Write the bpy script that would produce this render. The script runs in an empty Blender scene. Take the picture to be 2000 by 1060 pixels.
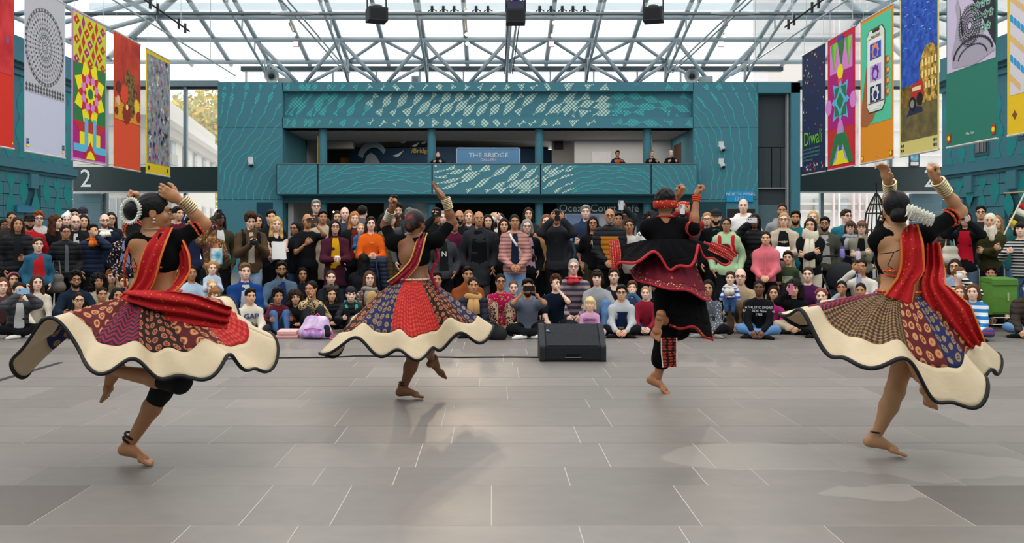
import bpy, math, random
import numpy as np
from mathutils import Vector, Matrix, Euler
random.seed(7); rng = np.random.default_rng(7)
S = bpy.context.scene
C = S.collection
# ---------------------------------------------------------------- camera, world, exposure
F, VX, VY, CH = 1700.0, 960.0, 458.0, 1.4      # focal length in px, vanishing point, eye height (frame 2000x1060)
cam = bpy.data.cameras.new('camera'); camo = bpy.data.objects.new('camera', cam); C.objects.link(camo)
cam.sensor_width = 36; cam.lens = F / 2000 * 36
cam.shift_x = (1000 - VX) / 2000; cam.shift_y = (VY - 530) / 2000
camo.location = (0, 0, CH); camo.rotation_euler = (math.pi / 2, 0, 0); cam.clip_end = 300
S.camera = camo
w = bpy.data.worlds.new('overcast_sky'); S.world = w; w.use_nodes = True
bg = w.node_tree.nodes['Background']; bg.inputs[0].default_value = (.985, .985, .975, 1); bg.inputs[1].default_value = 1.0
S.view_settings.view_transform = 'Standard'; S.view_settings.look = 'None'
S.view_settings.gamma = 1; S.view_settings.use_curve_mapping = False
S.view_settings.exposure = 0.95

def P(x, y, D):                                  # a pixel at depth D -> world point
    return Vector(((x - VX) / F * D, D, CH + (VY - y) / F * D))
def PX(x, D): return (x - VX) / F * D
def PZ(y, D): return CH + (VY - y) / F * D

# ---------------------------------------------------------------- materials
def lin(c):
    if isinstance(c, str):
        c = c.lstrip('#'); c = [int(c[i:i + 2], 16) / 255 for i in (0, 2, 4)]
        c = [v / 12.92 if v <= .04045 else ((v + .055) / 1.055) ** 2.4 for v in c]
    return (c[0], c[1], c[2], 1)
_M = {}
def mat(col, rough=.75, pat=None, col2=None, sc=1.0, bump=0.0, metal=0.0, var=.12, coord='Object', spec=.3, thr=.5, rand=0.0):
    key = (str(col), rough, pat, str(col2), sc, bump, metal, var, coord, spec, thr, rand)
    if key in _M: return _M[key]
    m = bpy.data.materials.new((pat or 'plain') + '_material'); _M[key] = m; m.use_nodes = True
    nt = m.node_tree; N = nt.nodes; L = nt.links; b = N['Principled BSDF']
    b.inputs['Roughness'].default_value = rough; b.inputs['Metallic'].default_value = metal
    b.inputs['Specular IOR Level'].default_value = spec
    tc = N.new('ShaderNodeTexCoord'); src = tc.outputs[coord]
    def math_(op, a, bb=None, c=None):
        n = N.new('ShaderNodeMath'); n.operation = op
        for i, v in enumerate((a, bb, c)):
            if v is None: continue
            if isinstance(v, (int, float)): n.inputs[i].default_value = v
            else: L.new(v, n.inputs[i])
        return n.outputs[0]
    def mix(f, a, bb):
        n = N.new('ShaderNodeMix'); n.data_type = 'RGBA'
        for i, v in ((0, f), (6, a), (7, bb)):
            if isinstance(v, (int, float, tuple)): n.inputs[i].default_value = v
            else: L.new(v, n.inputs[i])
        return n.outputs[2]
    def noise(s, det=3, vec=None):
        n = N.new('ShaderNodeTexNoise'); n.inputs['Scale'].default_value = s; n.inputs['Detail'].default_value = det
        L.new(vec or src, n.inputs['Vector']); return n.outputs['Fac']
    sep = N.new('ShaderNodeSeparateXYZ'); L.new(src, sep.inputs[0]); sx, sy, sz = sep.outputs
    c1 = lin(col); c2 = lin(col2) if col2 is not None else None
    h = None; color = c1
    def thresh(v, t=thr, w=.02):
        n = N.new('ShaderNodeMapRange'); n.inputs[1].default_value = t - w; n.inputs[2].default_value = t + w
        L.new(v, n.inputs[0]); return n.outputs[0]
    if pat == 'stripe':
        s = math_('SINE', math_('MULTIPLY', sz, 6.283 * sc)); color = mix(thresh(s, thr * 2 - 1, .1), c1, c2)
    elif pat == 'vstripe':
        s = math_('SINE', math_('MULTIPLY', sx, 6.283 * sc)); color = mix(thresh(s, thr * 2 - 1, .1), c1, c2)
    elif pat == 'plaid':
        a = thresh(math_('SINE', math_('MULTIPLY', sz, 6.283 * sc)), .5, .1); d = thresh(math_('SINE', math_('MULTIPLY', sx, 6.283 * sc)), .5, .1)
        color = mix(math_('MULTIPLY', math_('ADD', a, d), .5), c1, c2)
    elif pat in ('spots', 'leopard', 'floral'):
        v = N.new('ShaderNodeTexVoronoi'); v.inputs['Scale'].default_value = sc; L.new(src, v.inputs['Vector'])
        d = v.outputs['Distance']
        if pat == 'leopard':
            a = math_('MULTIPLY', thresh(d, .28, .03), math_('SUBTRACT', 1, thresh(d, .5, .03)))
            color = mix(a, c1, c2)
        else: color = mix(thresh(d, thr * .6, .04), c2, c1)
        if pat == 'floral':
            v2 = N.new('ShaderNodeTexVoronoi'); v2.inputs['Scale'].default_value = sc * 1.7; L.new(src, v2.inputs['Vector'])
            color = mix(math_('MULTIPLY', math_('SUBTRACT', 1, thresh(v2.outputs['Distance'], .25, .04)), .8), color, v2.outputs['Color'])
    elif pat == 'blotch':
        color = mix(thresh(noise(sc, 4), thr, .12), c1, c2)
    elif pat == 'puffer':
        s = math_('ABSOLUTE', math_('SINE', math_('MULTIPLY', sz, 3.1416 * sc))); h = math_('POWER', s, .5)
        color = mix(math_('MULTIPLY', math_('SUBTRACT', 1, h), .7), c1, tuple(v * .35 for v in c1[:3]) + (1,))
        bump = bump or .6
    elif pat == 'paisley':            # block-print: rows of drops, UV driven
        uv = N.new('ShaderNodeMapping'); L.new(tc.outputs['UV'], uv.inputs[0]); uv.inputs['Scale'].default_value = (sc, sc, 1)
        v = N.new('ShaderNodeTexVoronoi'); v.inputs['Scale'].default_value = 1; v.inputs['Randomness'].default_value = .25; L.new(uv.outputs[0], v.inputs['Vector'])
        d = v.outputs['Distance']; ring = math_('MULTIPLY', thresh(d, .22, .04), math_('SUBTRACT', 1, thresh(d, .37, .04)))
        dot = math_('SUBTRACT', 1, thresh(d, .13, .04))
        color = mix(math_('MAXIMUM', ring, dot), c1, c2)
    elif pat == 'zigzag':
        uv = N.new('ShaderNodeSeparateXYZ'); L.new(tc.outputs['UV'], uv.inputs[0])
        t = math_('PINGPONG', math_('MULTIPLY', uv.outputs[0], sc), .5)
        s = math_('SINE', math_('MULTIPLY', math_('ADD', math_('MULTIPLY', uv.outputs[1], sc), t), 12.566))
        color = mix(thresh(s, 0, .15), c1, c2)
    elif pat == 'weave':
        uv = N.new('ShaderNodeMapping'); L.new(tc.outputs['UV'], uv.inputs[0]); uv.inputs['Scale'].default_value = (sc, sc, 1)
        ch = N.new('ShaderNodeTexVoronoi'); ch.inputs['Scale'].default_value = 1; ch.inputs['Randomness'].default_value = .1; ch.distance = 'MANHATTAN'
        L.new(uv.outputs[0], ch.inputs['Vector']); color = mix(thresh(ch.outputs['Distance'], thr, .1), c2, c1)
    elif pat == 'dots':               # mural: grid of dabs in object XZ
        ux = math_('PINGPONG', math_('MULTIPLY', math_('ADD', sx, sz), sc), .5); uz = math_('PINGPONG', math_('MULTIPLY', math_('SUBTRACT', sz, sx), sc), .5)
        d = math_('ADD', math_('POWER', math_('SUBTRACT', ux, .25), 2), math_('POWER', math_('SUBTRACT', uz, .25), 2))
        color = mix(thresh(math_('MAXIMUM', math_('ABSOLUTE', math_('SUBTRACT', ux, .25)), math_('ABSOLUTE', math_('SUBTRACT', uz, .25))), .19, .02), c1, c2)
    if var:
        nn = noise(6.0 / max(sc, .3) if pat is None else 5, 4)
        f = N.new('ShaderNodeMapRange'); f.inputs[3].default_value = 1 - var; f.inputs[4].default_value = 1 + var; L.new(nn, f.inputs[0])
        fac = f.outputs[0]
        if rand:
            oi = N.new('ShaderNodeObjectInfo'); fac = math_('MULTIPLY', fac, math_('ADD', math_('MULTIPLY', oi.outputs['Random'], 2 * rand), 1 - rand))
        mul = N.new('ShaderNodeVectorMath'); mul.operation = 'SCALE'; L.new(fac, mul.inputs['Scale'])
        if isinstance(color, tuple): mul.inputs[0].default_value = color[:3]
        else: L.new(color, mul.inputs[0])
        color = mul.outputs[0]
    if isinstance(color, tuple): b.inputs['Base Color'].default_value = color
    else: L.new(color, b.inputs['Base Color'])
    if bump:
        bn = N.new('ShaderNodeBump'); bn.inputs['Strength'].default_value = min(bump, 1); bn.inputs['Distance'].default_value = .02
        L.new(h if h is not None else noise(18 * sc, 3), bn.inputs['Height']); L.new(bn.outputs[0], b.inputs['Normal'])
    return m
def emat(col, strength):
    key = ('e', str(col), strength)
    if key in _M: return _M[key]
    m = bpy.data.materials.new('glow_material'); _M[key] = m; m.use_nodes = True
    b = m.node_tree.nodes['Principled BSDF']; b.inputs['Base Color'].default_value = lin(col)
    b.inputs['Emission Color'].default_value = lin(col); b.inputs['Emission Strength'].default_value = strength
    return m
def glassmat(tint=(.96, .98, 1), haze=.12, rough=.05):
    key = ('g', tint, haze)
    if key in _M: return _M[key]
    m = bpy.data.materials.new('pane_glass'); _M[key] = m; m.use_nodes = True; nt = m.node_tree; N = nt.nodes; L = nt.links
    N.remove(N['Principled BSDF']); out = N['Material Output']
    t = N.new('ShaderNodeBsdfTransparent'); t.inputs[0].default_value = (*tint, 1)
    tr = N.new('ShaderNodeBsdfTranslucent'); tr.inputs[0].default_value = (.9, .93, .95, 1)
    g = N.new('ShaderNodeBsdfGlossy'); g.inputs['Roughness'].default_value = rough
    m1 = N.new('ShaderNodeMixShader'); m1.inputs[0].default_value = haze; L.new(t.outputs[0], m1.inputs[1]); L.new(tr.outputs[0], m1.inputs[2])
    m2 = N.new('ShaderNodeMixShader'); m2.inputs[0].default_value = .03; L.new(m1.outputs[0], m2.inputs[1]); L.new(g.outputs[0], m2.inputs[2])
    L.new(m2.outputs[0], out.inputs[0]); return m

# ---------------------------------------------------------------- mesh building
class G:                                          # collects verts / faces (with material slot index), becomes ONE mesh
    def __init__(s): s.v = []; s.f = []; s.n = 0; s.uv = []
    def add(s, v, f, m=0):
        v = np.asarray(v, float).reshape(-1, 3); s.v.append(v)
        for a in (f if isinstance(f, list) else [f]):
            a = np.asarray(a, int)
            if a.size: s.f.append((a + s.n, m))
        s.n += len(v); return s
    def box(s, lo, hi, m=0):
        x0, y0, z0 = lo; x1, y1, z1 = hi
        return s.add([(x, y, z) for z in (z0, z1) for y in (y0, y1) for x in (x0, x1)],
                     [[0, 2, 3, 1], [4, 5, 7, 6], [0, 1, 5, 4], [2, 6, 7, 3], [0, 4, 6, 2], [1, 3, 7, 5]], m)
    def tube(s, pts, r, n=8, m=0, cap=True, sq=(1, 1), up=None):
        v, f = tube(pts, r, n, cap, sq, up); return s.add(v, f, m)
    def poly(s, pts, m=0):                        # flat convex polygon
        pts = np.asarray(pts, float); return s.add(pts, [np.array([[0, i, i + 1] for i in range(1, len(pts) - 1)])], m)
    def fan(s, ring, centre, m=0):                # star-shaped polygon
        n = len(ring); return s.add(list(ring) + [centre], [np.array([[i, (i + 1) % n, n] for i in range(n)])], m)
    def ell(s, c, r, nu=10, nv=7, m=0, R=None):
        v, f = ellip(c, r, nu, nv, R); return s.add(v, f, m)
    def lathe(s, prof, n=16, m=0, c=(0, 0, 0)):
        a = np.linspace(0, 2 * math.pi, n, endpoint=False); pr = np.asarray(prof, float)
        v = np.concatenate([np.stack([c[0] + r * np.cos(a), c[1] + r * np.sin(a), np.full(n, c[2] + z)], 1) for r, z in pr])
        q = [[i * n + j, i * n + (j + 1) % n, (i + 1) * n + (j + 1) % n, (i + 1) * n + j] for i in range(len(pr) - 1) for j in range(n)]
        return s.add(v, [np.array(q)], m)
    def xf(s, M):
        M = np.array(M); s.v = [v @ M[:3, :3].T + M[:3, 3] for v in s.v]; return s
    def join(s, o, dm=0, M=None):
        if M is not None: M = np.array(M)
        for v in o.v: pass
        V = np.concatenate(o.v) if o.v else np.zeros((0, 3))
        if M is not None: V = V @ M[:3, :3].T + M[:3, 3]
        s.v.append(V)
        for a, m in o.f: s.f.append((a + s.n, m + dm))
        s.n += len(V); return s
    def mesh(s, name, mats, smooth=False):
        me = bpy.data.meshes.new(name); V = np.concatenate(s.v).astype(np.float32)
        idx = []; tot = []; mi = []
        for a, m in s.f:
            a = np.atleast_2d(a); idx.append(a.ravel()); tot.append(np.full(len(a), a.shape[1])); mi.append(np.full(len(a), m))
        idx = np.concatenate(idx).astype(np.int32); tot = np.concatenate(tot).astype(np.int32); mi = np.concatenate(mi).astype(np.int32)
        me.vertices.add(len(V)); me.vertices.foreach_set('co', V.ravel())
        me.loops.add(len(idx)); me.loops.foreach_set('vertex_index', idx)
        me.polygons.add(len(tot)); st = np.concatenate([[0], np.cumsum(tot)[:-1]]).astype(np.int32)
        me.polygons.foreach_set('loop_start', st); me.polygons.foreach_set('loop_total', tot); me.polygons.foreach_set('material_index', mi)
        me.polygons.foreach_set('use_smooth', np.full(len(tot), bool(smooth)))
        for m in (mats if isinstance(mats, (list, tuple)) else [mats]): me.materials.append(m)
        if s.uv:
            U = np.concatenate(s.uv)[idx].astype(np.float32); l = me.uv_layers.new(name='UVMap'); l.data.foreach_set('uv', U.ravel())
        me.update(calc_edges=True); return me
    def obj(s, name, mats=None, parent=None, smooth=False, **kw):
        return link(name, s.mesh(name, mats, smooth), parent, **kw)
def link(name, me, parent=None, loc=None, label=None, cat=None, group=None, kind=None):
    o = bpy.data.objects.new(name, me); C.objects.link(o)
    if parent: o.parent = parent
    if loc is not None: o.location = loc
    for k, v in (('label', label), ('category', cat), ('group', group), ('kind', kind)):
        if v: o[k] = v
    return o
def thing(name, label=None, cat=None, loc=(0, 0, 0), rz=0, group=None, kind=None):
    o = link(name, None, None, loc, label, cat, group, kind); o.rotation_euler = (0, 0, rz); o.empty_display_size = .1; return o
def norm(v): v = np.asarray(v, float); return v / (np.linalg.norm(v) + 1e-12)
def tube(pts, r, n=8, cap=True, sq=(1, 1), up=None):
    pts = np.asarray(pts, float); k = len(pts); r = np.full(k, r, float) if np.isscalar(r) else np.asarray(r, float)
    T = np.gradient(pts, axis=0); T /= np.linalg.norm(T, axis=1)[:, None] + 1e-12
    u = np.asarray(up if up is not None else ((0, 0, 1) if abs(T[0][2]) < .9 else (0, 1, 0)), float)
    a = np.linspace(0, 2 * math.pi, n, endpoint=False); V = []
    for i in range(k):
        x = np.cross(u, T[i]); x /= np.linalg.norm(x) + 1e-12; y = np.cross(T[i], x); u = y if up is None else u
        V.append(pts[i] + r[i] * (sq[0] * np.cos(a)[:, None] * x + sq[1] * np.sin(a)[:, None] * y))
    V = np.concatenate(V); i, j = np.meshgrid(np.arange(k - 1), np.arange(n), indexing='ij'); i = i.ravel(); j = j.ravel(); j2 = (j + 1) % n
    f = [np.stack([i * n + j, i * n + j2, (i + 1) * n + j2, (i + 1) * n + j], 1)]
    if cap:
        V = np.concatenate([V, pts[:1], pts[-1:]]); c0 = k * n; jj = np.arange(n); j2 = (jj + 1) % n
        f.append(np.stack([j2, jj, np.full(n, c0)], 1)); f.append(np.stack([(k - 1) * n + jj, (k - 1) * n + j2, np.full(n, c0 + 1)], 1))
    return V, f
def ellip(c, r, nu=10, nv=7, R=None):
    V = [(0, 0, 1)] + [(math.sin(p) * math.cos(t), math.sin(p) * math.sin(t), math.cos(p)) for p in np.linspace(0, math.pi, nv + 1)[1:-1] for t in np.linspace(0, 2 * math.pi, nu, endpoint=False)] + [(0, 0, -1)]
    V = np.array(V) * np.asarray(r, float)
    if R is not None: V = V @ np.array(R)[:3, :3].T
    V = V + np.asarray(c, float); q = []; t = []; n = len(V) - 1
    for j in range(nu):
        j2 = (j + 1) % nu; t.append([0, 1 + j, 1 + j2]); t.append([n, n - nu + j2, n - nu + j])
        for i in range(nv - 2): q.append([1 + i * nu + j, 1 + (i + 1) * nu + j, 1 + (i + 1) * nu + j2, 1 + i * nu + j2])
    return V, [np.array(q), np.array(t)]
def boxobj(name, lo, hi, m, parent=None, **kw): return G().box(lo, hi).obj(name, m, parent, **kw)
UNITBOX = {}
def ubox(name, lo, hi, m, parent=None, **kw):     # alike pieces share one unit-cube mesh per material
    if m.name not in UNITBOX: UNITBOX[m.name] = G().box((-.5, -.5, -.5), (.5, .5, .5)).mesh('block', m)
    o = link(name, UNITBOX[m.name], parent, [(a + b) / 2 for a, b in zip(lo, hi)], **kw)
    o.scale = [abs(b - a) for a, b in zip(lo, hi)]; return o
def text(name, s, size, loc, m, parent=None, rot=(math.pi / 2, 0, 0), ext=.004, align='CENTER', sx=1, **kw):
    cu = bpy.data.curves.new('t', 'FONT'); cu.body = s; cu.size = size; cu.extrude = ext; cu.align_x = align; cu.align_y = 'CENTER'; cu.resolution_u = 3
    o = bpy.data.objects.new('t', cu); C.objects.link(o); dg = bpy.context.evaluated_depsgraph_get()
    me = bpy.data.meshes.new_from_object(o.evaluated_get(dg)); bpy.data.objects.remove(o); bpy.data.curves.remove(cu)
    me.materials.clear(); me.materials.append(m); t = link(name, me, parent, loc, **kw); t.rotation_euler = rot; t.scale = (sx, 1, 1); return t

# ---------------------------------------------------------------- implicit surfaces (round cones, smooth union) -> quads
def rc(a, b, ra, rb=None, sy=1.0, k=None, rot=None, sub=False):
    return dict(a=np.asarray(a, float), b=np.asarray(b, float), ra=ra, rb=ra if rb is None else rb, sy=sy, k=k, rot=rot, sub=sub)
def el(c, r, k=None, sub=False, R=None):
    return dict(c=np.asarray(c, float), r=np.asarray(r, float), k=k, sub=sub, R=R)
def surfnet(prims, h, k=.03, disp=None, clip=None):
    lo = np.full(3, 1e9); hi = -lo
    for p in prims:
        if p.get('sub'): continue
        if 'c' in p: m = np.max(p['r']); a = p['c'] - m; b = p['c'] + m
        else: m = max(p['ra'], p['rb']); a = np.minimum(p['a'], p['b']) - m; b = np.maximum(p['a'], p['b']) + m
        lo = np.minimum(lo, a); hi = np.maximum(hi, b)
    lo -= 2.5 * h; hi += 2.5 * h; n = np.ceil((hi - lo) / h).astype(int) + 1
    ax = [lo[i] + h * np.arange(n[i]) for i in range(3)]
    Fd = np.full(n, 1.0, np.float32)
    for p in prims:
        kk = p['k'] if p['k'] is not None else k; pad = kk + 3 * h
        if 'c' in p: m = np.max(p['r']); a = p['c'] - m - pad; b = p['c'] + m + pad
        else: m = max(p['ra'], p['rb']) + pad; a = np.minimum(p['a'], p['b']) - m; b = np.maximum(p['a'], p['b']) + m
        i0 = np.maximum(np.floor((a - lo) / h).astype(int), 0); i1 = np.minimum(np.ceil((b - lo) / h).astype(int) + 1, n)
        if (i1 <= i0).any(): continue
        sl = tuple(slice(i0[i], i1[i]) for i in range(3))
        x = ax[0][sl[0]][:, None, None]; y = ax[1][sl[1]][None, :, None]; z = ax[2][sl[2]][None, None, :]
        if 'c' in p:
            dx, dy, dz = x - p['c'][0], y - p['c'][1], z - p['c'][2]; r = p['r']
            if p['R'] is not None:
                R = np.array(p['R'])[:3, :3]; dx, dy, dz = (R[0, 0] * dx + R[1, 0] * dy + R[2, 0] * dz, R[0, 1] * dx + R[1, 1] * dy + R[2, 1] * dz, R[0, 2] * dx + R[1, 2] * dy + R[2, 2] * dz)
            q = np.sqrt((dx / r[0]) ** 2 + (dy / r[1]) ** 2 + (dz / r[2]) ** 2); d = (q - 1) * np.min(r) * (1 + .0 * q)
        else:
            A, B, sy = p['a'], p['b'], p['sy']; ab = (B - A) * (1, sy, 1); dd = ab @ ab + 1e-12
            dx, dy, dz = x - A[0], (y - A[1]) * sy, z - A[2]
            t = np.clip((dx * ab[0] + dy * ab[1] + dz * ab[2]) / dd, 0, 1)
            d = np.sqrt((dx - t * ab[0]) ** 2 + (dy - t * ab[1]) ** 2 + (dz - t * ab[2]) ** 2) - (p['ra'] + t * (p['rb'] - p['ra']))
        g = Fd[sl]
        if p.get('sub'):
            d = -d; q = np.clip(.5 - .5 * (d - g) / kk, 0, 1) if kk > 0 else None
            hh = np.maximum(kk - np.abs(g - d), 0) / kk; Fd[sl] = np.maximum(g, d) + hh * hh * kk * .25
        else:
            hh = np.maximum(kk - np.abs(g - d), 0) / kk; Fd[sl] = np.minimum(g, d) - hh * hh * kk * .25
    if disp is not None or clip is not None:
        X, Y, Z = np.meshgrid(*ax, indexing='ij', sparse=True)
        if disp is not None: Fd = Fd + disp(X, Y, Z)
        if clip is not None: Fd = np.maximum(Fd, clip(X, Y, Z))
    s = Fd < 0; cnt = np.zeros(n - 1, np.int8)
    offs = [(i, j, l) for i in (0, 1) for j in (0, 1) for l in (0, 1)]
    for o in offs: cnt += s[o[0]:n[0] - 1 + o[0], o[1]:n[1] - 1 + o[1], o[2]:n[2] - 1 + o[2]]
    act = (cnt > 0) & (cnt < 8); idx = np.argwhere(act); vid = np.full(n - 1, -1, int); vid[act] = np.arange(len(idx))
    cv = np.stack([Fd[idx[:, 0] + o[0], idx[:, 1] + o[1], idx[:, 2] + o[2]] for o in offs], 1)
    acc = np.zeros((len(idx), 3)); c = np.zeros(len(idx)); O = np.array(offs, float)
    for i in range(8):
        for j in range(i + 1, 8):
            if np.abs(O[i] - O[j]).sum() != 1: continue
            m = (cv[:, i] < 0) != (cv[:, j] < 0); t = cv[m, i] / (cv[m, i] - cv[m, j])
            acc[m] += O[i] + t[:, None] * (O[j] - O[i]); c[m] += 1
    V = lo + h * (idx + acc / c[:, None]); Q = []
    for a in range(3):
        b_, c_ = [(1, 2), (2, 0), (0, 1)][a]
        s0 = [slice(None)] * 3; s1 = [slice(None)] * 3; s0[a] = slice(0, -1); s1[a] = slice(1, None)
        A, B = s[tuple(s0)], s[tuple(s1)]; e = np.argwhere(A != B)
        if not len(e): continue
        e = e[(e[:, b_] > 0) & (e[:, c_] > 0) & (e[:, b_] < n[b_] - 1) & (e[:, c_] < n[c_] - 1)]
        ub = np.zeros(3, int); ub[b_] = 1; uc = np.zeros(3, int); uc[c_] = 1
        q = np.stack([vid[tuple((e - ub - uc).T)], vid[tuple((e - uc).T)], vid[tuple(e.T)], vid[tuple((e - ub).T)]], 1)
        fl = ~A[tuple(e.T)]; q[fl] = q[fl][:, ::-1]; Q.append(q)
    return V, np.concatenate(Q)
# ================================================================= floor
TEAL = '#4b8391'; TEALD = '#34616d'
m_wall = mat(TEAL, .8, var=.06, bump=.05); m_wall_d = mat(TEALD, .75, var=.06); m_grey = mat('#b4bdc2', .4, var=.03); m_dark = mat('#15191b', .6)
m_beam = mat('#2c3a3b', .55, var=.05); m_white = mat('#dcdcda', .7, var=.04); m_black = mat('#101113', .55, spec=.4)
def floor_material():
    m = mat('#78726c', .42, bump=.02, var=.12, rand=.13, sc=.9); nt = m.node_tree; N = nt.nodes; L = nt.links; b = N['Principled BSDF']
    b.inputs['Specular IOR Level'].default_value = .5
    geo = N.new('ShaderNodeNewGeometry')
    def nz(s, d=4):
        n = N.new('ShaderNodeTexNoise'); n.inputs['Scale'].default_value = s; n.inputs['Detail'].default_value = d; L.new(geo.outputs['Position'], n.inputs[0]); return n
    old = b.inputs['Base Color'].links[0].from_socket
    # dried puddle: a pale tide-marked patch with its own ragged outline
    sep = N.new('ShaderNodeSeparateXYZ'); wob = nz(2.3, 3); mapv = N.new('ShaderNodeVectorMath'); mapv.operation = 'MULTIPLY_ADD'
    mapv.inputs[1].default_value = (.55, .5, 0); L.new(wob.outputs['Color'], mapv.inputs[0]); L.new(geo.outputs['Position'], mapv.inputs[2]); L.new(mapv.outputs[0], sep.inputs[0])
    def mth(op, a, c=None):
        n = N.new('ShaderNodeMath'); n.operation = op
        for i, v in enumerate((a, c)):
            if v is None: continue
            if isinstance(v, (int, float)): n.inputs[i].default_value = v
            else: L.new(v, n.inputs[i])
        return n.outputs[0]
    def blob(cx, cy, rx, ry):
        return mth('SQRT', mth('ADD', mth('POWER', mth('DIVIDE', mth('SUBTRACT', sep.outputs[0], cx), rx), 2), mth('POWER', mth('DIVIDE', mth('SUBTRACT', sep.outputs[1], cy), ry), 2)))
    d = mth('MINIMUM', blob(2.05, 5.75, .72, .36), mth('MINIMUM', blob(3.0, 5.55, .7, .3), blob(2.45, 5.0, .35, .18)))
    r = N.new('ShaderNodeMapRange'); r.inputs[1].default_value = 1.03; r.inputs[2].default_value = .97; L.new(d, r.inputs[0])
    mx = N.new('ShaderNodeMix'); mx.data_type = 'RGBA'; L.new(mth('MULTIPLY', r.outputs[0], .30), mx.inputs[0]); L.new(old, mx.inputs[6]); mx.inputs[7].default_value = lin('#aaa49a')
    L.new(mx.outputs[2], b.inputs['Base Color'])
    rr = N.new('ShaderNodeMapRange'); rr.inputs[3].default_value = .30; rr.inputs[4].default_value = .55; L.new(nz(1.3).outputs[0], rr.inputs[0]); L.new(rr.outputs[0], b.inputs['Roughness'])
    return m
m_floor = floor_material(); m_grout = mat('#b5afa5', .8)
fl = G().box((-20, -6, -.3), (21, 12.6, -.0012)).obj('floor', m_grout, kind='structure')
G().box((-20, 12.606, -.2), (21, 42, 0)).obj('far_paving', m_floor, fl)
G().box((-20, -6, -.2), (21, 3.0, 0)).obj('near_paving', m_floor, fl)
rows = [3.0, 3.523, 4.19, 4.857, 5.242, 5.848, 6.364]; pat = [.667, .385, .606, .516]; i = 0
while rows[-1] < 12.0: rows.append(rows[-1] + pat[i % 4]); i += 1
rows[-1] = 12.6
known = {2: [-2.23, -1.22, -.78, 0.0, 1.014, 2.33], 3: [-1.9, -1.0, -.555, .44, 1.21, 1.55, 2.65], 1: [-1.45, -.93, .42, .9, 1.6], 4: [-2.5, -1.31, -.46, .72, 1.35], 5: [-1.9, -1.05, -.27, .6, 1.6]}
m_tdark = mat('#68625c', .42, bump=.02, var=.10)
for ri in range(len(rows) - 1):
    d0, d1 = rows[ri], rows[ri + 1]; ext = d1 * .66 + .4; xs = list(known.get(ri, []))
    if not xs: xs = [random.uniform(-.6, .2)]
    while xs[0] > -ext: xs.insert(0, xs[0] - random.choice((.6, .78, .9, 1.1, 1.25)))
    while xs[-1] < ext: xs.append(xs[-1] + random.choice((.6, .78, .9, 1.1, 1.25)))
    for a, b in zip(xs[:-1], xs[1:]):
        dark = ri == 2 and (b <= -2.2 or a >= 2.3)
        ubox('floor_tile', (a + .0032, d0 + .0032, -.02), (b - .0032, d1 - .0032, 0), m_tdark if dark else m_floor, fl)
# ================================================================= bridge building
D0 = 32.0; ZG = 0
bw = thing('wall_back', kind='structure', loc=(0, 0, 0))
def pbox(name, x0, x1, y0, y1, Da, Db, m, parent, ground=False, **kw):
    z0 = 0 if ground else PZ(y1, Da); return boxobj(name, (PX(x0, Da), Da, z0), (PX(x1, Da), Db, PZ(y0, Da)), m, parent, **kw)
pbox('pier_left', 425, 552, 161, 0, D0, 36.2, m_wall, bw, True)
pbox('pier_right', 1354, 1481, 161, 0, D0, 36.2, m_wall, bw, True)
pbox('top_band', 551, 1355, 161, 178, D0, D0 + .8, m_wall, bw)
pbox('recess_panel', 545, 1361, 170, 236, D0 + .32, D0 + .8, m_wall, bw)
pbox('lower_band', 551, 1355, 229, 250, D0, D0 + .8, m_wall, bw)
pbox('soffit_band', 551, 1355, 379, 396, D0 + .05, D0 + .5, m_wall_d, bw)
boxobj('roof_deck', (PX(551, D0), D0 + .75, 5.6), (PX(1355, D0), 36.2, PZ(170, D0)), m_wall_d, bw)
m_line = mat('#214a55', .8)
for (x0, x1) in ((425, 551), (1355, 1481)):
    for y in (248, 389): pbox('panel_joint', x0, x1, y, y + .8, D0 - .006, D0 + .01, m_line, bw)
# tall service bay on the right of the bridge building
bay = thing('door_1', kind='structure')
pbox('bay_frame', 1545, 1563, 161, 0, D0 - .1, 36.2, m_wall, bay, True); pbox('bay_lintel', 1481, 1563, 161, 181, D0 - .1, D0 + .4, m_wall, bay)
m_char = mat('#3b4347', .6, var=.05); m_char2 = mat('#2c3236', .6)
pbox('upper_shutter', 1481, 1546, 180, 287, D0 + .35, D0 + .5, m_char, bay)
for a, b in ((1482, 1490), (1491, 1506), (1508, 1524), (1525, 1534)): pbox('door_leaf', a, b, 288, 366, D0 + .3, D0 + .4, m_char, bay)
pbox('door_backing', 1481, 1546, 286, 368, D0 + .42, D0 + .5, m_char2, bay); pbox('transom', 1481, 1546, 366, 369, D0 + .2, D0 + .4, mat('#8d9498', .5), bay)
pbox('lower_shutter', 1481, 1546, 368, 400, D0 + .35, D0 + .5, m_char, bay)
pbox('rail', 1537, 1541, 182, 420, D0 + .1, D0 + .3, mat('#a9adb0', .5), bay); pbox('rail', 1542, 1545, 182, 420, D0, D0 + .3, mat('#4a3f39', .6), bay)
pbox('low_glass', 1481, 1546, 400, 0, D0 + .35, D0 + .4, mat('#5f7378', .15, spec=.6), bay, True)
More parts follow.
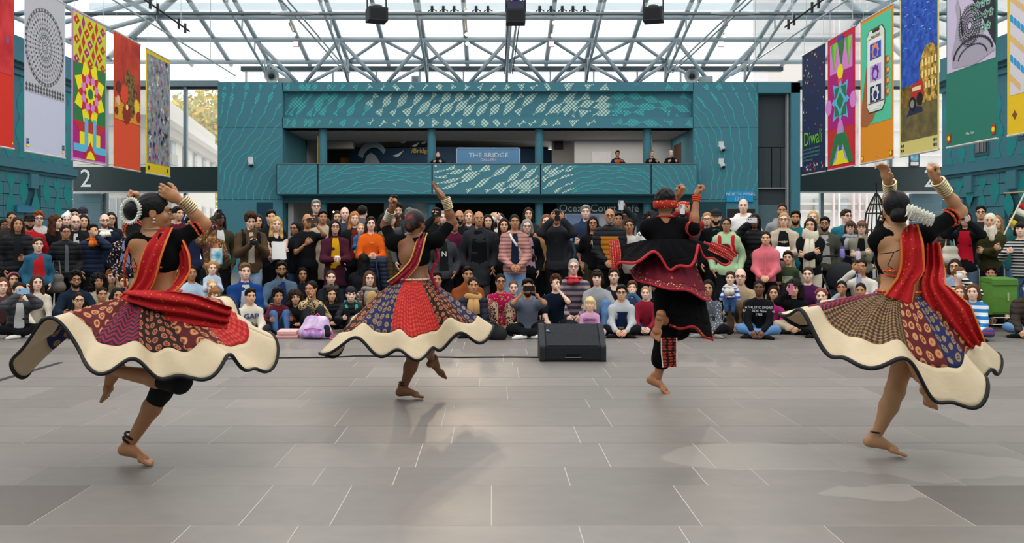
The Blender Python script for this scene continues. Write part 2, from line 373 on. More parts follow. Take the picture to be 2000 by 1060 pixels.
# gallery interior
gl = thing('gallery_room', 'white gallery room behind the teal balcony', 'gallery')
Db = 31.5; zc_, zf_ = PZ(250, D0), PZ(380, 31.5) + .1
xl, xr = PX(551, D0), PX(1355, D0)
m_gw = mat('#c9c9c8', .8, var=.03); m_navy = mat('#12324a', .6, var=.12); m_gd = mat('#3c3d3f', .8)
boxobj('gallery_floor', (xl, Db + .3, zf_ - .04), (xr, 38.9, zf_), mat('#5a5b5c', .6), gl)
boxobj('gallery_ceiling', (xl, D0 + .01, zc_), (xr, 40, zc_ + .15), mat('#b9b6b2', .8), gl)
boxobj('end_wall', (xl - .1, D0 + .02, zf_), (xl, 40, zc_), m_gw, gl); boxobj('end_wall', (xr, D0 + .02, zf_), (xr + .1, 40, zc_), m_gw, gl)
boxobj('rear_wall', (xl, 39, zf_), (-2, 39.2, zc_), m_gd, gl); boxobj('rear_wall', (-2, 39, zf_), (PX(1080, 36), 39.2, zc_), mat('#24272b', .8), gl)
boxobj('white_partition', (PX(1122, 36), 36, zf_), (xr, 36.2, zc_), m_gw, gl); boxobj('grey_partition', (PX(1078, 36.5), 36.5, zf_), (PX(1124, 36.5), 36.7, zc_), mat('#86827e', .8), gl)
boxobj('vent_grille', (PX(1083, 36.4), 36.4, PZ(291, 36.4)), (PX(1100, 36.4), 36.5, PZ(273, 36.4)), m_dark, gl)
boxobj('hatch', (PX(1156, 36), 35.97, PZ(318, 36)), (PX(1193, 36), 36, PZ(296, 36)), mat('#d8d8d6', .7), gl)
boxobj('open_doorway', (xr - .02, 34, zf_), (xr + .01, 35.4, zc_ - .3), mat('#4a2c22', .7), gl)
boxobj('bulkhead', (PX(600, 36), 36, PZ(290, 36)), (PX(690, 36), 36.3, zc_), mat('#8c8782', .8), gl)
boxobj('orange_poster', (PX(665, 38), 38, PZ(318, 38)), (PX(683, 38), 38.05, PZ(308, 38)), mat('#b86a20', .7), gl)
# curved navy wall with wave and gulls
g = G(); n = 24; A = [(PX(680 + (1085 - 680) * t, 37.2), 37.4 - 1.3 * math.sin(math.pi * t), 0) for t in np.linspace(0, 1, n)]
V = [(x, y, z) for z in (zf_, zc_ - .28) for x, y, _ in A]; g.add(V, [np.array([[i, i + 1, n + i + 1, n + i] for i in range(n - 1)])])
cv = g.obj('curved_navy_wall', m_navy, gl)
def yc(px): t = (px - 680) / (1085 - 680); return 37.4 - 1.3 * math.sin(math.pi * min(max(t, 0), 1)) - .03
def decal(name, pts, m, parent, c=None):
    r = [(PX(x, yc(x)), yc(x), PZ(y, yc(x))) for x, y in pts]; c = c or np.mean(pts, 0); G().fan(r, (PX(c[0], yc(c[0])), yc(c[0]), PZ(c[1], yc(c[0])))).obj(name, m, parent)
m_pale = mat('#8f9aa2', .7)
a = np.linspace(2.9, .55, 16); outer = [(728 + 30 * math.cos(t), 312 - 36 * math.sin(t)) for t in a]; inner = [(730 + 22 * math.cos(t), 316 - 28 * math.sin(t)) for t in a]
g = G(); V = [(PX(x, yc(x)), yc(x), PZ(y, yc(x))) for x, y in outer + inner]; g.add(V, [np.array([[i, i + 1, 17 + i, 16 + i] for i in range(15)])]).obj('wave_print', m_pale, gl)
decal('wave_print', [(712, 318), (716, 304), (725, 298), (733, 303), (742, 318)], m_pale, gl)
for cx, cy, s in ((790, 276, 10), (812, 283, 9), (829, 278, 7), (778, 302, 12)):
    decal('gull_print', [(cx - s, cy + 2), (cx - s * .2, cy - 1), (cx + s * .9, cy - s * .7), (cx + s * .2, cy + 2), (cx - s * .2, cy + s * .4)], mat('#b9c2c8', .7), gl)
text('wall_lettering', '/Bridge', .27, (PX(822, 36.2), yc(822) - .1, PZ(295, 36.2)), mat('#b39a3a', .7), gl)
for x in (591, 692, 800, 915, 980, 1183, 1296): # downlights
    G().lathe([(0.0, 0), (.13, 0), (.15, .01)], 14, c=(PX(x, 33), 33, PZ(251, 32.5) - .02)).obj('downlight', emat('#fff4e4', 9), gl)
L_ = bpy.data.lights.new('gallery_light', 'AREA'); L_.energy = 90; L_.shape = 'RECTANGLE'; L_.size = 13; L_.size_y = 2; L_.color = (1, .93, .85)
lo = link('gallery_light', L_, gl, (.5, 34.5, zc_ - .05))
# columns
for x in (631, 843, 1053, 1264):
    c = G().lathe([(.155, 0), (.155, PZ(250, D0 + .3) + .02)], 20, c=(PX(x, D0 + .4), D0 + .4, 0)).obj('gallery_column', m_wall, None, True, label='round teal column running through the gallery at panel joint %d' % 1, cat='column', group='teal gallery columns')
    c['label'] = 'slim round teal column rising behind a balcony panel joint'
for x in (620, 1272): pbox('yellow_edge_strip', x, x + 1.5, 265, 320, D0 + .5, D0 + .55, mat('#c9b21e', .6), gl)
# gallery sign
sg = thing('gallery_sign', 'pale blue sign reading THE BRIDGE GALLERY standing on the balcony', 'sign')
Ds = 31.9; pbox('sign_panel', 892, 1015, 289, 330, Ds, Ds + .06, mat('#5d8db5', .5, var=.03), sg)
for e in ((891, 893, 288, 322), (1014, 1016, 288, 322), (891, 1016, 288, 290)): pbox('sign_frame', *e, Ds - .02, Ds + .06, mat('#9fb4c4', .4), sg)
text('sign_lettering', 'THE BRIDGE', .24, (PX(954, Ds), Ds - .012, PZ(303.5, Ds)), m_white, sg, sx=1.1); text('sign_lettering', 'GALLERY', .13, (PX(954, Ds), Ds - .012, PZ(312, Ds)), m_white, sg, sx=1.1)
def cocktail(x, D, up, label):
    t = thing('draped_table', label, 'table', (PX(x, D), D, zf_), group='draped cocktail tables')
    p = [(.42, 0), (.2, .55), (.06, 1.12), (0, 1.13)] if not up else [(.30, 0), (.07, .45), (.1, .6), (.48, 1.08), (.5, 1.1), (0, 1.11)]
    G().lathe(p, 20).obj('table_cover', m_black, t, True)
cocktail(791, 33.2, False, 'black cone-shaped covered stand beside the gallery gulls print'); cocktail(1091, 33.2, True, 'black stretch-covered high table flaring up in the gallery')
# gallery chair
ch = thing('wire_chair', 'round-backed white wire chair behind the balcony', 'chair', (PX(599, 33.4), 33.4, zf_))
g = G(); a = np.linspace(0, math.pi, 12); g.tube([(.4 * math.cos(t), .1, .55 + .52 * math.sin(t)) for t in a], .015, 6)
for x in (-.25, -.12, 0, .12, .25): g.tube([(x, .1, .55), (x, .1, .55 + .52 * math.sqrt(max(0, 1 - (x / .4) ** 2)))], .008, 5)
g.obj('backrest', m_white, ch); G().box((-.35, -.4, .42), (.35, .15, .5)).obj('seat', m_white, ch)
for sx in (-.3, .3):
    for sy in (-.35, .1): G().tube([(sx, sy, .45), (sx * 1.1, sy, 0)], .015, 6).obj('leg', m_white, ch)
# balcony
Db = 31.5
bal = thing('balcony', 'teal balcony front with a painted fish-scale mural', 'balcony')
edges = [540, 621, 844, 1056, 1272, 1362]
for a, b in zip(edges[:-1], edges[1:]): pbox('balcony_panel', a + 1, b - 1.2, 320, 380, Db, Db + .2, m_wall, bal)
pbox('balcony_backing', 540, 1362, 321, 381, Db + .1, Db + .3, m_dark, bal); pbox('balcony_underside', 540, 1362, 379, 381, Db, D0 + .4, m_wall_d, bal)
pbox('handrail', 540, 1362, 318.6, 320.2, Db - .02, Db + .22, mat('#6a7477', .4), bal)
# ground floor: dark cafe front
gf = thing('cafe_front', 'dark ground-floor cafe front under the balcony', 'shop front')
boxobj('rear_wall', (PX(540, D0), 36.1, 0), (PX(1370, D0), 36.2, 2.85), m_dark, gf); boxobj('side_wall', (PX(555, D0), D0 + .6, 0), (PX(566, D0), 36, 2.7), mat('#b8bab9', .7), gf)
boxobj('ceiling_panel', (PX(555, D0), D0 + .4, 2.75), (PX(1355, D0), 36, 2.84), m_dark, gf)
boxobj('cafe_wall', (PX(1088, D0 + .9), D0 + .9, 0), (PX(1356, D0 + .9), D0 + 1.1, 2.75), mat('#2c4a54', .6), gf)
boxobj('poster_panel', (PX(750, 33.5), 33.5, 0.6), (PX(842, 33.5), 33.55, PZ(395, 33.5)), mat('#6f9bb4', .6, pat='blotch', col2='#cfd6d8', sc=1.2), gf)
Dc = D0 + .88; text('cafe_lettering', 'Ocean Court Café', .40, (PX(1170, Dc), Dc - .01, PZ(407, Dc)), mat('#dfe5e6', .6), gf)
pbox('service_hatch', 1103, 1243, 417, 470, Dc - .01, Dc + .02, mat('#c5c9c8', .6), gf); pbox('hatch_opening', 1107, 1170, 420, 470, Dc - .03, Dc, mat('#8ba4cf', .4), gf); pbox('hatch_opening', 1200, 1239, 420, 470, Dc - .03, Dc, mat('#7a5347', .6), gf)
for x in (652, 705): G().ell((PX(x, 35), 35, PZ(414, 35)), (.04, .04, .04)).obj('small_lamp', emat('#ffe0b0', 12), gf)
pbox('doorway', 501, 533, 395, 0, D0 - .01, D0 + .1, mat('#123e52', .5), gf, True); pbox('doorway', 1364, 1418, 394, 0, D0 - .01, D0 + .1, mat('#1d434d', .6), gf, True); pbox('doorway', 1420, 1475, 408, 0, D0 - .01, D0 + .1, mat('#2a211c', .6), gf, True)
nw = thing('wing_sign', 'bright blue NORTH WING sign on the teal wall', 'sign')
pbox('sign_panel', 1419, 1471, 373, 394, D0 - .08, D0, mat('#1e9bd0', .5, var=.02), nw); text('sign_lettering', 'NORTH WING', .155, (PX(1445, D0), D0 - .09, PZ(379.5, D0)), m_white, nw, sx=1.05)
for x in (1439, 1449): pbox('sign_symbol', x - 3, x + 3, 384, 391, D0 - .09, D0 - .07, m_white, nw); pbox('symbol_inset', x - 2.3, x + 2.3, 384.8, 390.2, D0 - .095, D0 - .07, mat('#1e9bd0', .5, var=.02), nw)
def seccam(x, y, D, label):
    t = thing('security_camera', label, 'camera', P(x, y, D)); G().box((-.09, -.06, -.0), (.09, .0, .2)).obj('bracket', m_white, t)
    G().ell((0.03, -.1, -.06), (.11, .11, .11)).obj('dome', mat('#cfd4d6', .3), t, True); G().ell((.05, -.14, -.12), (.075, .075, .06)).obj('lens', m_black, t, True)
seccam(1408, 287, D0, 'white dome camera above the North Wing sign'); seccam(1408, 320, D0, 'small white camera just above the North Wing sign, below the dome camera'); seccam(490, 317, D0, 'small white camera on the teal pier beside the autumn trees')
# mural: ribbons painted along a flow, lens-shaped chains with dabs in the middle, thin net lines at the ends
def interp2(x, y, xs, ys, T):
    x = min(max(x, xs[0]), xs[-1]); y = min(max(y, ys[0]), ys[-1])
    return np.interp(y, ys, [np.interp(x, xs, r) for r in T])
def flow_up(x, y):
    if x < 556: return interp2(x, y, [425, 480, 556], [161, 230, 300, 340, 390], [[88, 84, 70], [78, 66, 55], [58, 45, 38], [80, 62, 48], [92, 88, 76]])
    if x > 1350: return interp2(x, y, [1350, 1420, 1480], [161, 230, 300, 390], [[-38, -58, -66], [-45, -68, -78], [-78, -88, -90], [-96, -104, -112]])
    return np.interp(x, [551, 700, 900, 1000, 1100, 1200, 1300, 1360], [64, 53, 50, 45, 32, 10, -16, -40]) + 8 * math.sin(y * .09 + x * .02)
def flow_bal(x, y): return np.interp(x, [540, 600, 700, 800, 900, 1000, 1060, 1150, 1250, 1310, 1362], [58, 40, 12, -8, 22, 32, 40, 10, -18, -52, -68]) + 6 * math.sin(y * .12 + x * .03)
def mural(flow, rects, sep, zone, parent, name):
    X0 = min(r[0] for r in rects); X1 = max(r[1] for r in rects); Y0 = min(r[2] for r in rects); Y1 = max(r[3] for r in rects)
    pts = np.zeros((0, 2)); lines = []
    for sy_ in np.arange(Y0 + 3, Y1, sep * .75):
        for sx_ in np.arange(X0 + 3, X1, sep * .75):
            sp = sep * (1.0 if zone(sx_, sy_) > .3 else .62)
            if len(pts) and np.min(np.hypot(*(pts - (sx_, sy_)).T)) < sp: continue
            seg = []
            for sgn in (1, -1):
                x, y = sx_, sy_; part = []
                for _ in range(160):
                    th = math.radians(flow(x, y)); x += sgn * 2.5 * math.cos(th); y -= sgn * 2.5 * math.sin(th)
                    if not (X0 - 3 < x < X1 + 3 and Y0 - 3 < y < Y1 + 3): break
                    if len(pts) and np.min(np.abs(pts - (x, y)).sum(1)) < sp * .6: part.append((x, y)); break
                    part.append((x, y))
                seg = (part[::-1] + [(sx_, sy_)] + seg) if sgn == -1 else part
            if len(seg) > 6: lines.append(np.array(seg)); pts = np.concatenate([pts, np.array(seg)])
    gs = {}
    for li, ln in enumerate(lines):
        T = np.gradient(ln, axis=0); T /= np.linalg.norm(T, axis=1)[:, None]; Nn = np.stack([-T[:, 1], T[:, 0]], 1); ph = random.uniform(0, 3.14); lam = random.uniform(30, 44)
        z = np.array([zone(*p) for p in ln]); s = np.arange(len(ln)) * 2.5
        wd = .75 + z * 6.6 * np.abs(np.sin(math.pi * s / lam + ph)) ** 1.4
        off = np.where(z < .2, 1.6 * np.sin(s * .16 + ph), 0); ln2 = ln + Nn * off[:, None]; A = ln2 + Nn * wd[:, None]; B = ln2 - Nn * wd[:, None]
        for i in range(len(ln) - 1):
            cx, cy = ln2[i]; q = [A[i], A[i + 1], B[i + 1], B[i]]
            for r in rects:
                if all(r[0] <= p[0] <= r[1] and r[2] <= p[1] <= r[3] for p in q):
                    mi = 2 if z[i] < .12 else (0 if 720 < cx < 1190 else 1)
                    gs.setdefault(r, G()).add([(PX(p[0], r[4]), r[4] - .006 - 4e-5 * li, PZ(p[1], r[4])) for p in q], np.array([[0, 1, 2, 3]]), mi); break
    for r, g in gs.items(): g.obj(name, [mat('#cfe9da', .7, pat='dots', col2=TEAL, sc=3.6, var=.03), mat('#4cc0bc', .7, pat='dots', col2=TEAL, sc=3.6, var=.03), mat('#3fb2ae', .7, var=.03)], parent, kind='stuff')
def zone_up(x, y):
    if y > 252: return 0
    if x < 551: return max(0, min(1, (225 - y) / 40)) * .62
    if x > 1355: return max(0, min(1, (215 - y) / 45)) * .75 * max(0, min(1, (1490 - x) / 90))
    return min(1, .6 + abs(x - 551) / 500) if x < 800 else 1
mural(flow_up, [(552, 1354, 178.5, 229, D0 + .32), (426, 1480, 162, 178, D0), (552, 1354, 231, 249, D0), (426, 551, 178, 392, D0), (1355, 1480, 178, 392, D0)], 18, zone_up, bw, 'mural')
mural(flow_bal, [(a + 2, b - 2, 321, 379, Db) for a, b in zip(edges[:-1], edges[1:])], 15, lambda x, y: max(0, min(1, (x - 830) / 80)) * max(0, min(1, (1130 - x) / 70)) * .72, bal, 'mural')
# ================================================================= side walls
def side_wall(name, X, sgn, xcorner, winy):
    t = thing(name, kind='structure'); xo = X + sgn * .5; Dn, Df = 12.0, X / ((xcorner - VX) / F)
    def sb(nm, a, b, z0, z1, m, out=0.0): lo = [min(X - sgn * out, xo), a, z0]; hi = [max(X - sgn * out, xo), b, z1]; return ubox(nm, lo, hi, m, t)
    boxobj('wall_body', (min(X, xo), Dn, 3.62), (max(X, xo), Df, 7.4), m_wall, t); boxobj('wall_core', (min(X + sgn * .06, xo), Dn, 0), (max(X + sgn * .06, xo), Df, 3.7), m_wall_d, t)
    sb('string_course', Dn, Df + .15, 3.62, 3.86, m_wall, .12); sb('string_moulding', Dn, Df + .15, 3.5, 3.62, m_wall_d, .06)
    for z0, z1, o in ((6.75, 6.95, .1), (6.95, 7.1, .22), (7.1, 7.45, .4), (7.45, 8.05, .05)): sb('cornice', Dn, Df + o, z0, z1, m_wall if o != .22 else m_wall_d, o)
    wins = winy; zz = .02
    k = 0
    while zz < 3.45:
        d = Df
        while d > Dn:
            ln = 1.25 if not (d == Df and k % 2) else .62; a = max(d - ln, Dn)
            for w0, w1, w2 in wins:
                if zz < w2 - .2 and zz > .4:
                    if w0 < d <= w1: a = w0
                    elif a < w1 < d: a = w1
            if not any(w0 < (a + d) / 2 < w1 and zz < w2 - .2 and zz > .4 for w0, w1, w2 in wins): sb('wall_block', a + .012, d - .012, zz + .012, zz + .376, m_wall)
            d = a
        zz += .388; k += 1
    for w0, w1, w2 in wins:
        f = boxobj('window', (min(X + sgn * .2, xo), w0, .6), (max(X + sgn * .2, xo), w1, w2), mat('#1b2226', .2, spec=.6), t)
        for zz_ in (.6, 1.4, 2.2, w2 - .06): ubox('window_bar', (X + sgn * .14 - .02, w0, zz_), (X + sgn * .14 + .06, w1, zz_ + .06), mat('#9aa2a4', .6), f)
        ubox('window_bar', (X + sgn * .14 - .02, (w0 + w1) / 2 - .03, .6), (X + sgn * .14 + .06, (w0 + w1) / 2 + .03, w2), mat('#9aa2a4', .6), f)
        sb('keystone', (w0 + w1) / 2 - .25, (w0 + w1) / 2 + .25, w2, 3.5, m_wall, .1)
    g = G(); m_blob = mat('#1f9394', .75, var=.04)      # painted chains of leaf shapes
    for d in np.arange(24.0, Df - .4, .78):
        ph = d * .35; hi = 6.6 if sgn < 0 else 5.6
        for z0 in np.arange(1.9 + .5 * (int(d / .78) % 2), hi, .98):
            for part in range(8):
                u0, u1 = part / 8, (part + 1) / 8; w0, w1 = [.025 + .25 * math.sin(math.pi * u) ** 1.3 for u in (u0, u1)]
                sh = lambda u: .12 * math.sin((z0 + u * .98) * 1.4 + ph)
                xx = X - sgn * .008
                if 3.3 < z0 + .98 * u0 < 3.88: continue
                g.add([(xx, d + sh(u0) - w0, z0 + 0.98 * u0), (xx, d + sh(u0) + w0, z0 + 0.98 * u0), (xx, d + sh(u1) + w1, z0 + 0.98 * u1), (xx, d + sh(u1) - w1, z0 + 0.98 * u1)], np.array([[0, 1, 2, 3]]))
    g.obj('leaf_mural', m_blob, t); return t
XL, XR = -15.9, 17.1
wl = side_wall('wall_left', XL, -1, 143, [(29.6, 30.7, 3.0), (26.2, 27.3, 3.0), (22.5, 23.6, 3.0)])
wr = side_wall('wall_right', XR, 1, 1840, [(30.6, 31.6, 2.9), (28.0, 29.0, 2.9), (24, 25, 2.9)])
for w0, z0 in ((29.9, 4.15), (27.35, 4.45)):            # small upper sash windows on the right wall
    f = boxobj('upper_window', (XR - .03, w0, z0), (XR + .1, w0 + .9, z0 + 1.1), m_wall_d, wr); boxobj('upper_pane', (XR - .05, w0 + .12, z0 + .12), (XR, w0 + .78, z0 + 1.0), mat('#20282c', .2, spec=.6), f)
    for a in (.3, .55): ubox('glazing_bar', (XR - .07, w0 + a, z0 + .12), (XR - .05, w0 + a + .03, z0 + 1), mat('#a7adad', .6), f)
    ubox('glazing_bar', (XR - .07, w0 + .12, z0 + .55), (XR - .05, w0 + .78, z0 + .59), mat('#a7adad', .6), f)
bs = thing('blue_wayfinding_sign', 'small blue sign on the rusticated teal wall', 'sign'); boxobj('sign_panel', (XL + .02, 29.0, PZ(415, 29.5)), (XL + .1, 30.1, PZ(402, 29.5)), mat('#1f7fa5', .5), bs); boxobj('sign_edge', (XL + .02, 29.0, PZ(402, 29.5)), (XL + .12, 30.1, PZ(401, 29.5)), mat('#2fa0c8', .5), bs)
# rear closing walls behind the camera keep the hall's light coming from the roof
rw = boxobj('wall_rear', (-20, -6.3, 0), (21, -6, 8), m_wall, None, kind='structure')
boxobj('wall_front_left', (XL - .5, -6, 0), (XL, 12, 7.4), m_wall, None, kind='structure'); boxobj('wall_front_right', (XR, -6, 0), (XR + .5, 12, 7.4), m_wall, None, kind='structure')
# link bridges with the bold 2
D2 = 35.0
for nm, x0, x1, tx, lab in (('l', 143, 426, 168, 'dark link bridge with white 2 beside the autumn trees'), ('r', 1561, 1841, 1815, 'dark link bridge with white 2 below the Diwali banner')):
    t = thing('link_bridge', lab, 'bridge'); xa, xb = (x0, 476) if nm == 'l' else (1503, x1); pbox('bridge_beam', xa, xb, 325.5, 374, D2, D2 + .5, m_beam, t); pbox('bridge_edge', x0, x1, 374, 376, D2 - .02, D2 + .5, mat('#b9bdbd', .5), t)
    text('bridge_numeral', '2', 1.02, (PX(tx, D2), D2 - .02, PZ(350, D2)), mat('#c8d4d4', .6), t, sx=.95)
# glazed end screens
m_mull = mat('#7c8a90', .4, metal=.3); Dg = 36.0
wn = 0
for x0, x1, muls in ((143, 426, (205, 361)), (1561, 1841, (1606, 1740))):
    wn += 1; t = thing('window_%d' % wn, kind='structure'); xs = [x0] + list(muls) + [x1]
    for a, b in zip(xs[:-1], xs[1:]):
        for y0, y1 in ((166, 330), (372, 520)): pbox('glass_pane', a, b, y0, y1, Dg, Dg + .02, glassmat((.93, .95, .95), .08), t)
    for mx in muls: pbox('mullion', mx - 3, mx + 3, 160, 520, Dg - .12, Dg + .1, m_mull, t)
    pbox('eave_beam', x0, x1, 157, 167, Dg - .3, Dg + .3, mat('#7d8e93', .5), t); pbox('eave_dark_trim', x0, x1, 167, 174, Dg + .0, Dg + .25, mat('#3a4448', .6), t)  # eave beam with a darker grey strip directly below it
    m_pb = mat('#58727c', .8, var=.05); pa = (143, 196) if wn == 1 else (1782, 1841)
    for i in range(9): pbox('return_wall_block', pa[0], pa[1], 378 + i * 18, 395.4 + i * 18, Dg - .4, Dg - .1, m_pb, t)
# outside, left: pale stone building and autumn trees
m_stone = mat('#c4bdb4', .8, var=.06); m_stone2 = mat('#a49b92', .8, var=.05)
ob = thing('stone_building', 'pale classical stone building outside, before the autumn trees', 'building', (PX(420, 62), 62, 0), math.radians(9.8))
G().box((-13, -22, 0), (0, 0, PZ(322, 62))).obj('wall', m_stone, ob)
for z, h, o in ((PZ(322, 62), .5, .4), (PZ(322, 62) + .5, .35, .9), (PZ(322, 62) + .85, 1.2, .0)): G().box((-13, -22 - o, z), (o, o, z + h)).obj('cornice', m_stone2 if o == .4 else m_stone, ob)
for k in range(6):
    y = -20 + k * 3.5; 
    for z in (1.0, 4.6): f = G().box((-.02, y, z), (.06, y + 1.3, z + 2.2)).obj('window', m_stone2, ob); G().box((.05, y + .15, z + .15), (.08, y + 1.15, z + 2.05)).obj('pane', mat('#5c6a74', .25), f)
fw = thing('white_stone_block', 'white rusticated stone block outside, under the link bridge beside the autumn trees', 'building', (0, 0, 0))
for i in range(10): ubox('stone_block', (PX(150, 38.4), 38.4, .5 * i), (PX(335, 38.4), 39.2, .5 * i + .47), m_stone, fw)
for x in (215, 285): w_ = G().box((PX(x, 38.3), 38.3, 1.1), (PX(x + 22, 38.3), 38.45, 3.0)).obj('window', mat('#98a0a4', .3), fw); ubox('window_bar', (PX(x + 10, 38.2), 38.25, 1.1), (PX(x + 12, 38.2), 38.3, 3), m_white, w_)
def tree(x, D, h, rad, col, col2, label):
    t = thing('autumn_tree', label, 'tree', (PX(x, D), D, 0)); G().tube([(0, 0, 0), (.1, 0, h * .4), (-.1, .1, h * .8)], [.35, .25, .08], 8).obj('trunk', mat('#4a3b2c', .9), t)
    n = 6000; c = rng.normal(0, 1, (n, 3)); c /= np.linalg.norm(c, axis=1)[:, None]; c *= (rng.uniform(.1, 1, n) ** .6)[:, None] * np.array([rad, rad, h * .38]); c[:, 2] += h * .62
    a = rng.normal(0, 1, (n, 3)); a /= np.linalg.norm(a, axis=1)[:, None]; b = np.cross(a, rng.normal(0, 1, (n, 3))); b /= np.linalg.norm(b, axis=1)[:, None]; s = rng.uniform(.18, .36, n)[:, None]
    V = np.stack([c - a * s, c + b * s * .6, c + a * s, c - b * s * .6], 1).reshape(-1, 3); q = np.arange(4 * n).reshape(-1, 4)
    g = G(); g.add(V, [q[:n // 2]], 0); g.f.append((q[n // 2:], 1)); g.obj('foliage', [mat(col, .8), mat(col2, .8)], t, kind='stuff')
tree(408, 76, 14.0, 6, '#d8b83a', '#a9a03a', 'golden autumn tree behind the pale stone building'); tree(335, 92, 16.2, 6.5, '#cdbb4c', '#8f9a3e', 'taller yellow-green tree behind the stone building'); tree(395, 122, 21, 8, '#b3a53a', '#7f8f38', 'olive-yellow tree standing far behind the golden one')
# outside, right: white building with scaffolding tubes
rb = thing('white_building', 'white stuccoed building with drain pipes outside the glazing', 'building'); Dw = 52
G().box((PX(1500, Dw), Dw, 0), (PX(2000, Dw), Dw + 3, 17)).obj('wall', mat('#c9c4c0', .8, var=.03), rb)
for y in (300, 250, 190, 395, 410): pbox('moulding', 1520, 1990, y, y + 5, Dw - .3, Dw, m_stone, rb)
for x in (1590, 1640, 1712, 1776, 1815):
    for y0, y1 in ((318, 342), (200, 240), (262, 290), (388, 412)): f = pbox('window', x, x + 17, y0, y1, Dw - .15, Dw, m_stone2, rb); pbox('pane', x + 2, x + 15, y0 + 2, y1 - 2, Dw - .2, Dw, mat('#9ba5ab', .3), f)
sc = rb
for x in (1650, 1661, 1690, 1702, 1716): G().tube([(PX(x, 50), 51.6, 0), (PX(x, 50), 51.6, 16)], .07, 6).obj('pipe', mat('#dcd8d8' if x % 2 else '#e0c4c2', .6), sc)
ic = thing('information_screen', 'small blue information screen on the link bridge under the night painting banner', 'screen'); pbox('screen_case', 1777, 1796, 294, 325, 34.9, 35, m_black, ic); pbox('screen_picture', 1779, 1794, 300, 314, 34.88, 34.95, mat('#2c7fa8', .4, pat='blotch', col2='#9bd0d8', sc=3), ic); pbox('screen_caption', 1779, 1794, 316, 323, 34.88, 34.95, m_white, ic)
# ================================================================= glazed roof
rf = thing('ceiling', kind='structure'); XC = .63
def zr(D): return 8.45 + .26 * (36 - D)
def dhip(a): return 32.2 + (a - 13.07) / .95
def ahip(D): return 13.07 + .95 * (D - 32.2)
def zside(a): return zr(dhip(a))
PD = [35.8, 33.9, 32.2, 30.4, 28.6, 26.8]
for D in PD:
    a = min(ahip(D), 17); G().tube([(XC - a, D, zr(D)), (XC + a, D, zr(D))], .095, 10).obj('purlin', m_grey, rf, True)
RX = [XC + 1.64 * k for k in range(-8, 9)]
for k, X in zip(range(-8, 9), RX):
    dn = max(dhip(abs(X - XC)), 26.4); G().tube([(X, 36.3, zr(36.3) + .1), (X, dn, zr(dn) + .1)], .09, 10).obj('rafter', m_grey, rf, True)
    if k % 2 == 0 and abs(k) < 8:
        c = [(X, 36.0, zr(36) - .75), (X, 34.9, zr(34.9) - .55), (X, dn, zr(dn) - .55)]; G().tube(c, .055, 8).obj('lower_chord', m_grey, rf, True)
        for D in (35.4, 33.9, 32.2, 30.4): 
            if D > dn: G().tube([(X, D, zr(D)), (X, D - .1, zr(D) - .55)], .035, 6).obj('chord_post', m_grey, rf, True)
        G().tube([(X, 35.9, zr(36)), (X, 36.1, 6.9)], .06, 8).obj('eave_post', m_grey, rf, True)
for k in range(-7, 8, 2):                                 # struts springing from the bridge roof
    X = XC + 1.64 * k; nd = (X, 34.7, 7.28)
    if abs(k) > 5: continue
    for s in (-1, 1):
        G().tube([nd, (X + s * 1.64, 33.9, zr(33.9))], .08, 8).obj('strut', m_grey, rf, True); G().tube([nd, (X + s * 1.64, 35.8, zr(35.8) - .05)], .07, 8).obj('strut', m_grey, rf, True)
    G().lathe([(0, -.3), (.12, -.25), (.1, .1), (0, .14)], 10, c=nd).obj('strut_shoe', m_grey, rf, True)
for k in (-3, -1, 1, 3):
    X = XC + 1.64 * k
    for s in (-1, 1): G().tube([(X, 33.9, zr(33.9) + .02), (X + s * 1.64, 35.8, zr(35.8) - .02)], .065, 8).obj('wind_brace', m_grey, rf, True)
for s in (-1, 1):                                        # hips and side slopes
    G().tube([(XC + s * ahip(D), D, zr(D) + .08) for D in (36.4, 32, 28, 24, 20)], .13, 10).obj('hip_rafter', m_grey, rf, True)
    for a in (13.1, 14.75, 16.3):
        G().tube([(XC + s * a, min(dhip(a), 36), zside(a)), (XC + s * a, 13, zside(a))], .09, 10).obj('side_purlin', m_grey, rf, True)
    for D in (32.2, 30.4, 28.6, 26.8, 25, 23.2, 21.4, 19.6):
        a0 = ahip(D); G().tube([(XC + s * max(a0, 9.5), D, zside(max(a0, 9.5)) + .06), (XC + s * 16.4, D, zside(16.4) + .06)], .085, 10).obj('side_rafter', m_grey, rf, True)
m_pane = glassmat((.80, .825, .835), .10)
def pane(pts): 
    g = G(); a = np.array(pts, float); b = a + (0, 0, .03); n = len(a)
    g.poly(a[::-1]); g.poly(b)
    for i in range(n): g.add([a[i], a[(i + 1) % n], b[(i + 1) % n], b[i]], np.array([[0, 1, 2, 3]]))
    g.obj('roof_pane', m_pane, rf)
rowsD = [36.3] + PD[1:]
for d1, d0 in zip(rowsD[:-1], rowsD[1:]):
    edges_x = [XC + 1.64 * k for k in range(-9, 10)]
    for xa, xb in zip(edges_x[:-1], edges_x[1:]):
        aa, ab = ahip(d1), ahip(d0); cl = lambda x, a: min(max(x, XC - a), XC + a)
        q = [(cl(xa, aa), d1), (cl(xb, aa), d1), (cl(xb, ab), d0), (cl(xa, ab), d0)]
        if abs(q[0][0] - q[1][0]) < .05: continue
        if abs(q[2][0] - q[3][0]) < .02: q = q[:3]
        pane([(x, d, zr(d) + .2) for x, d in q])
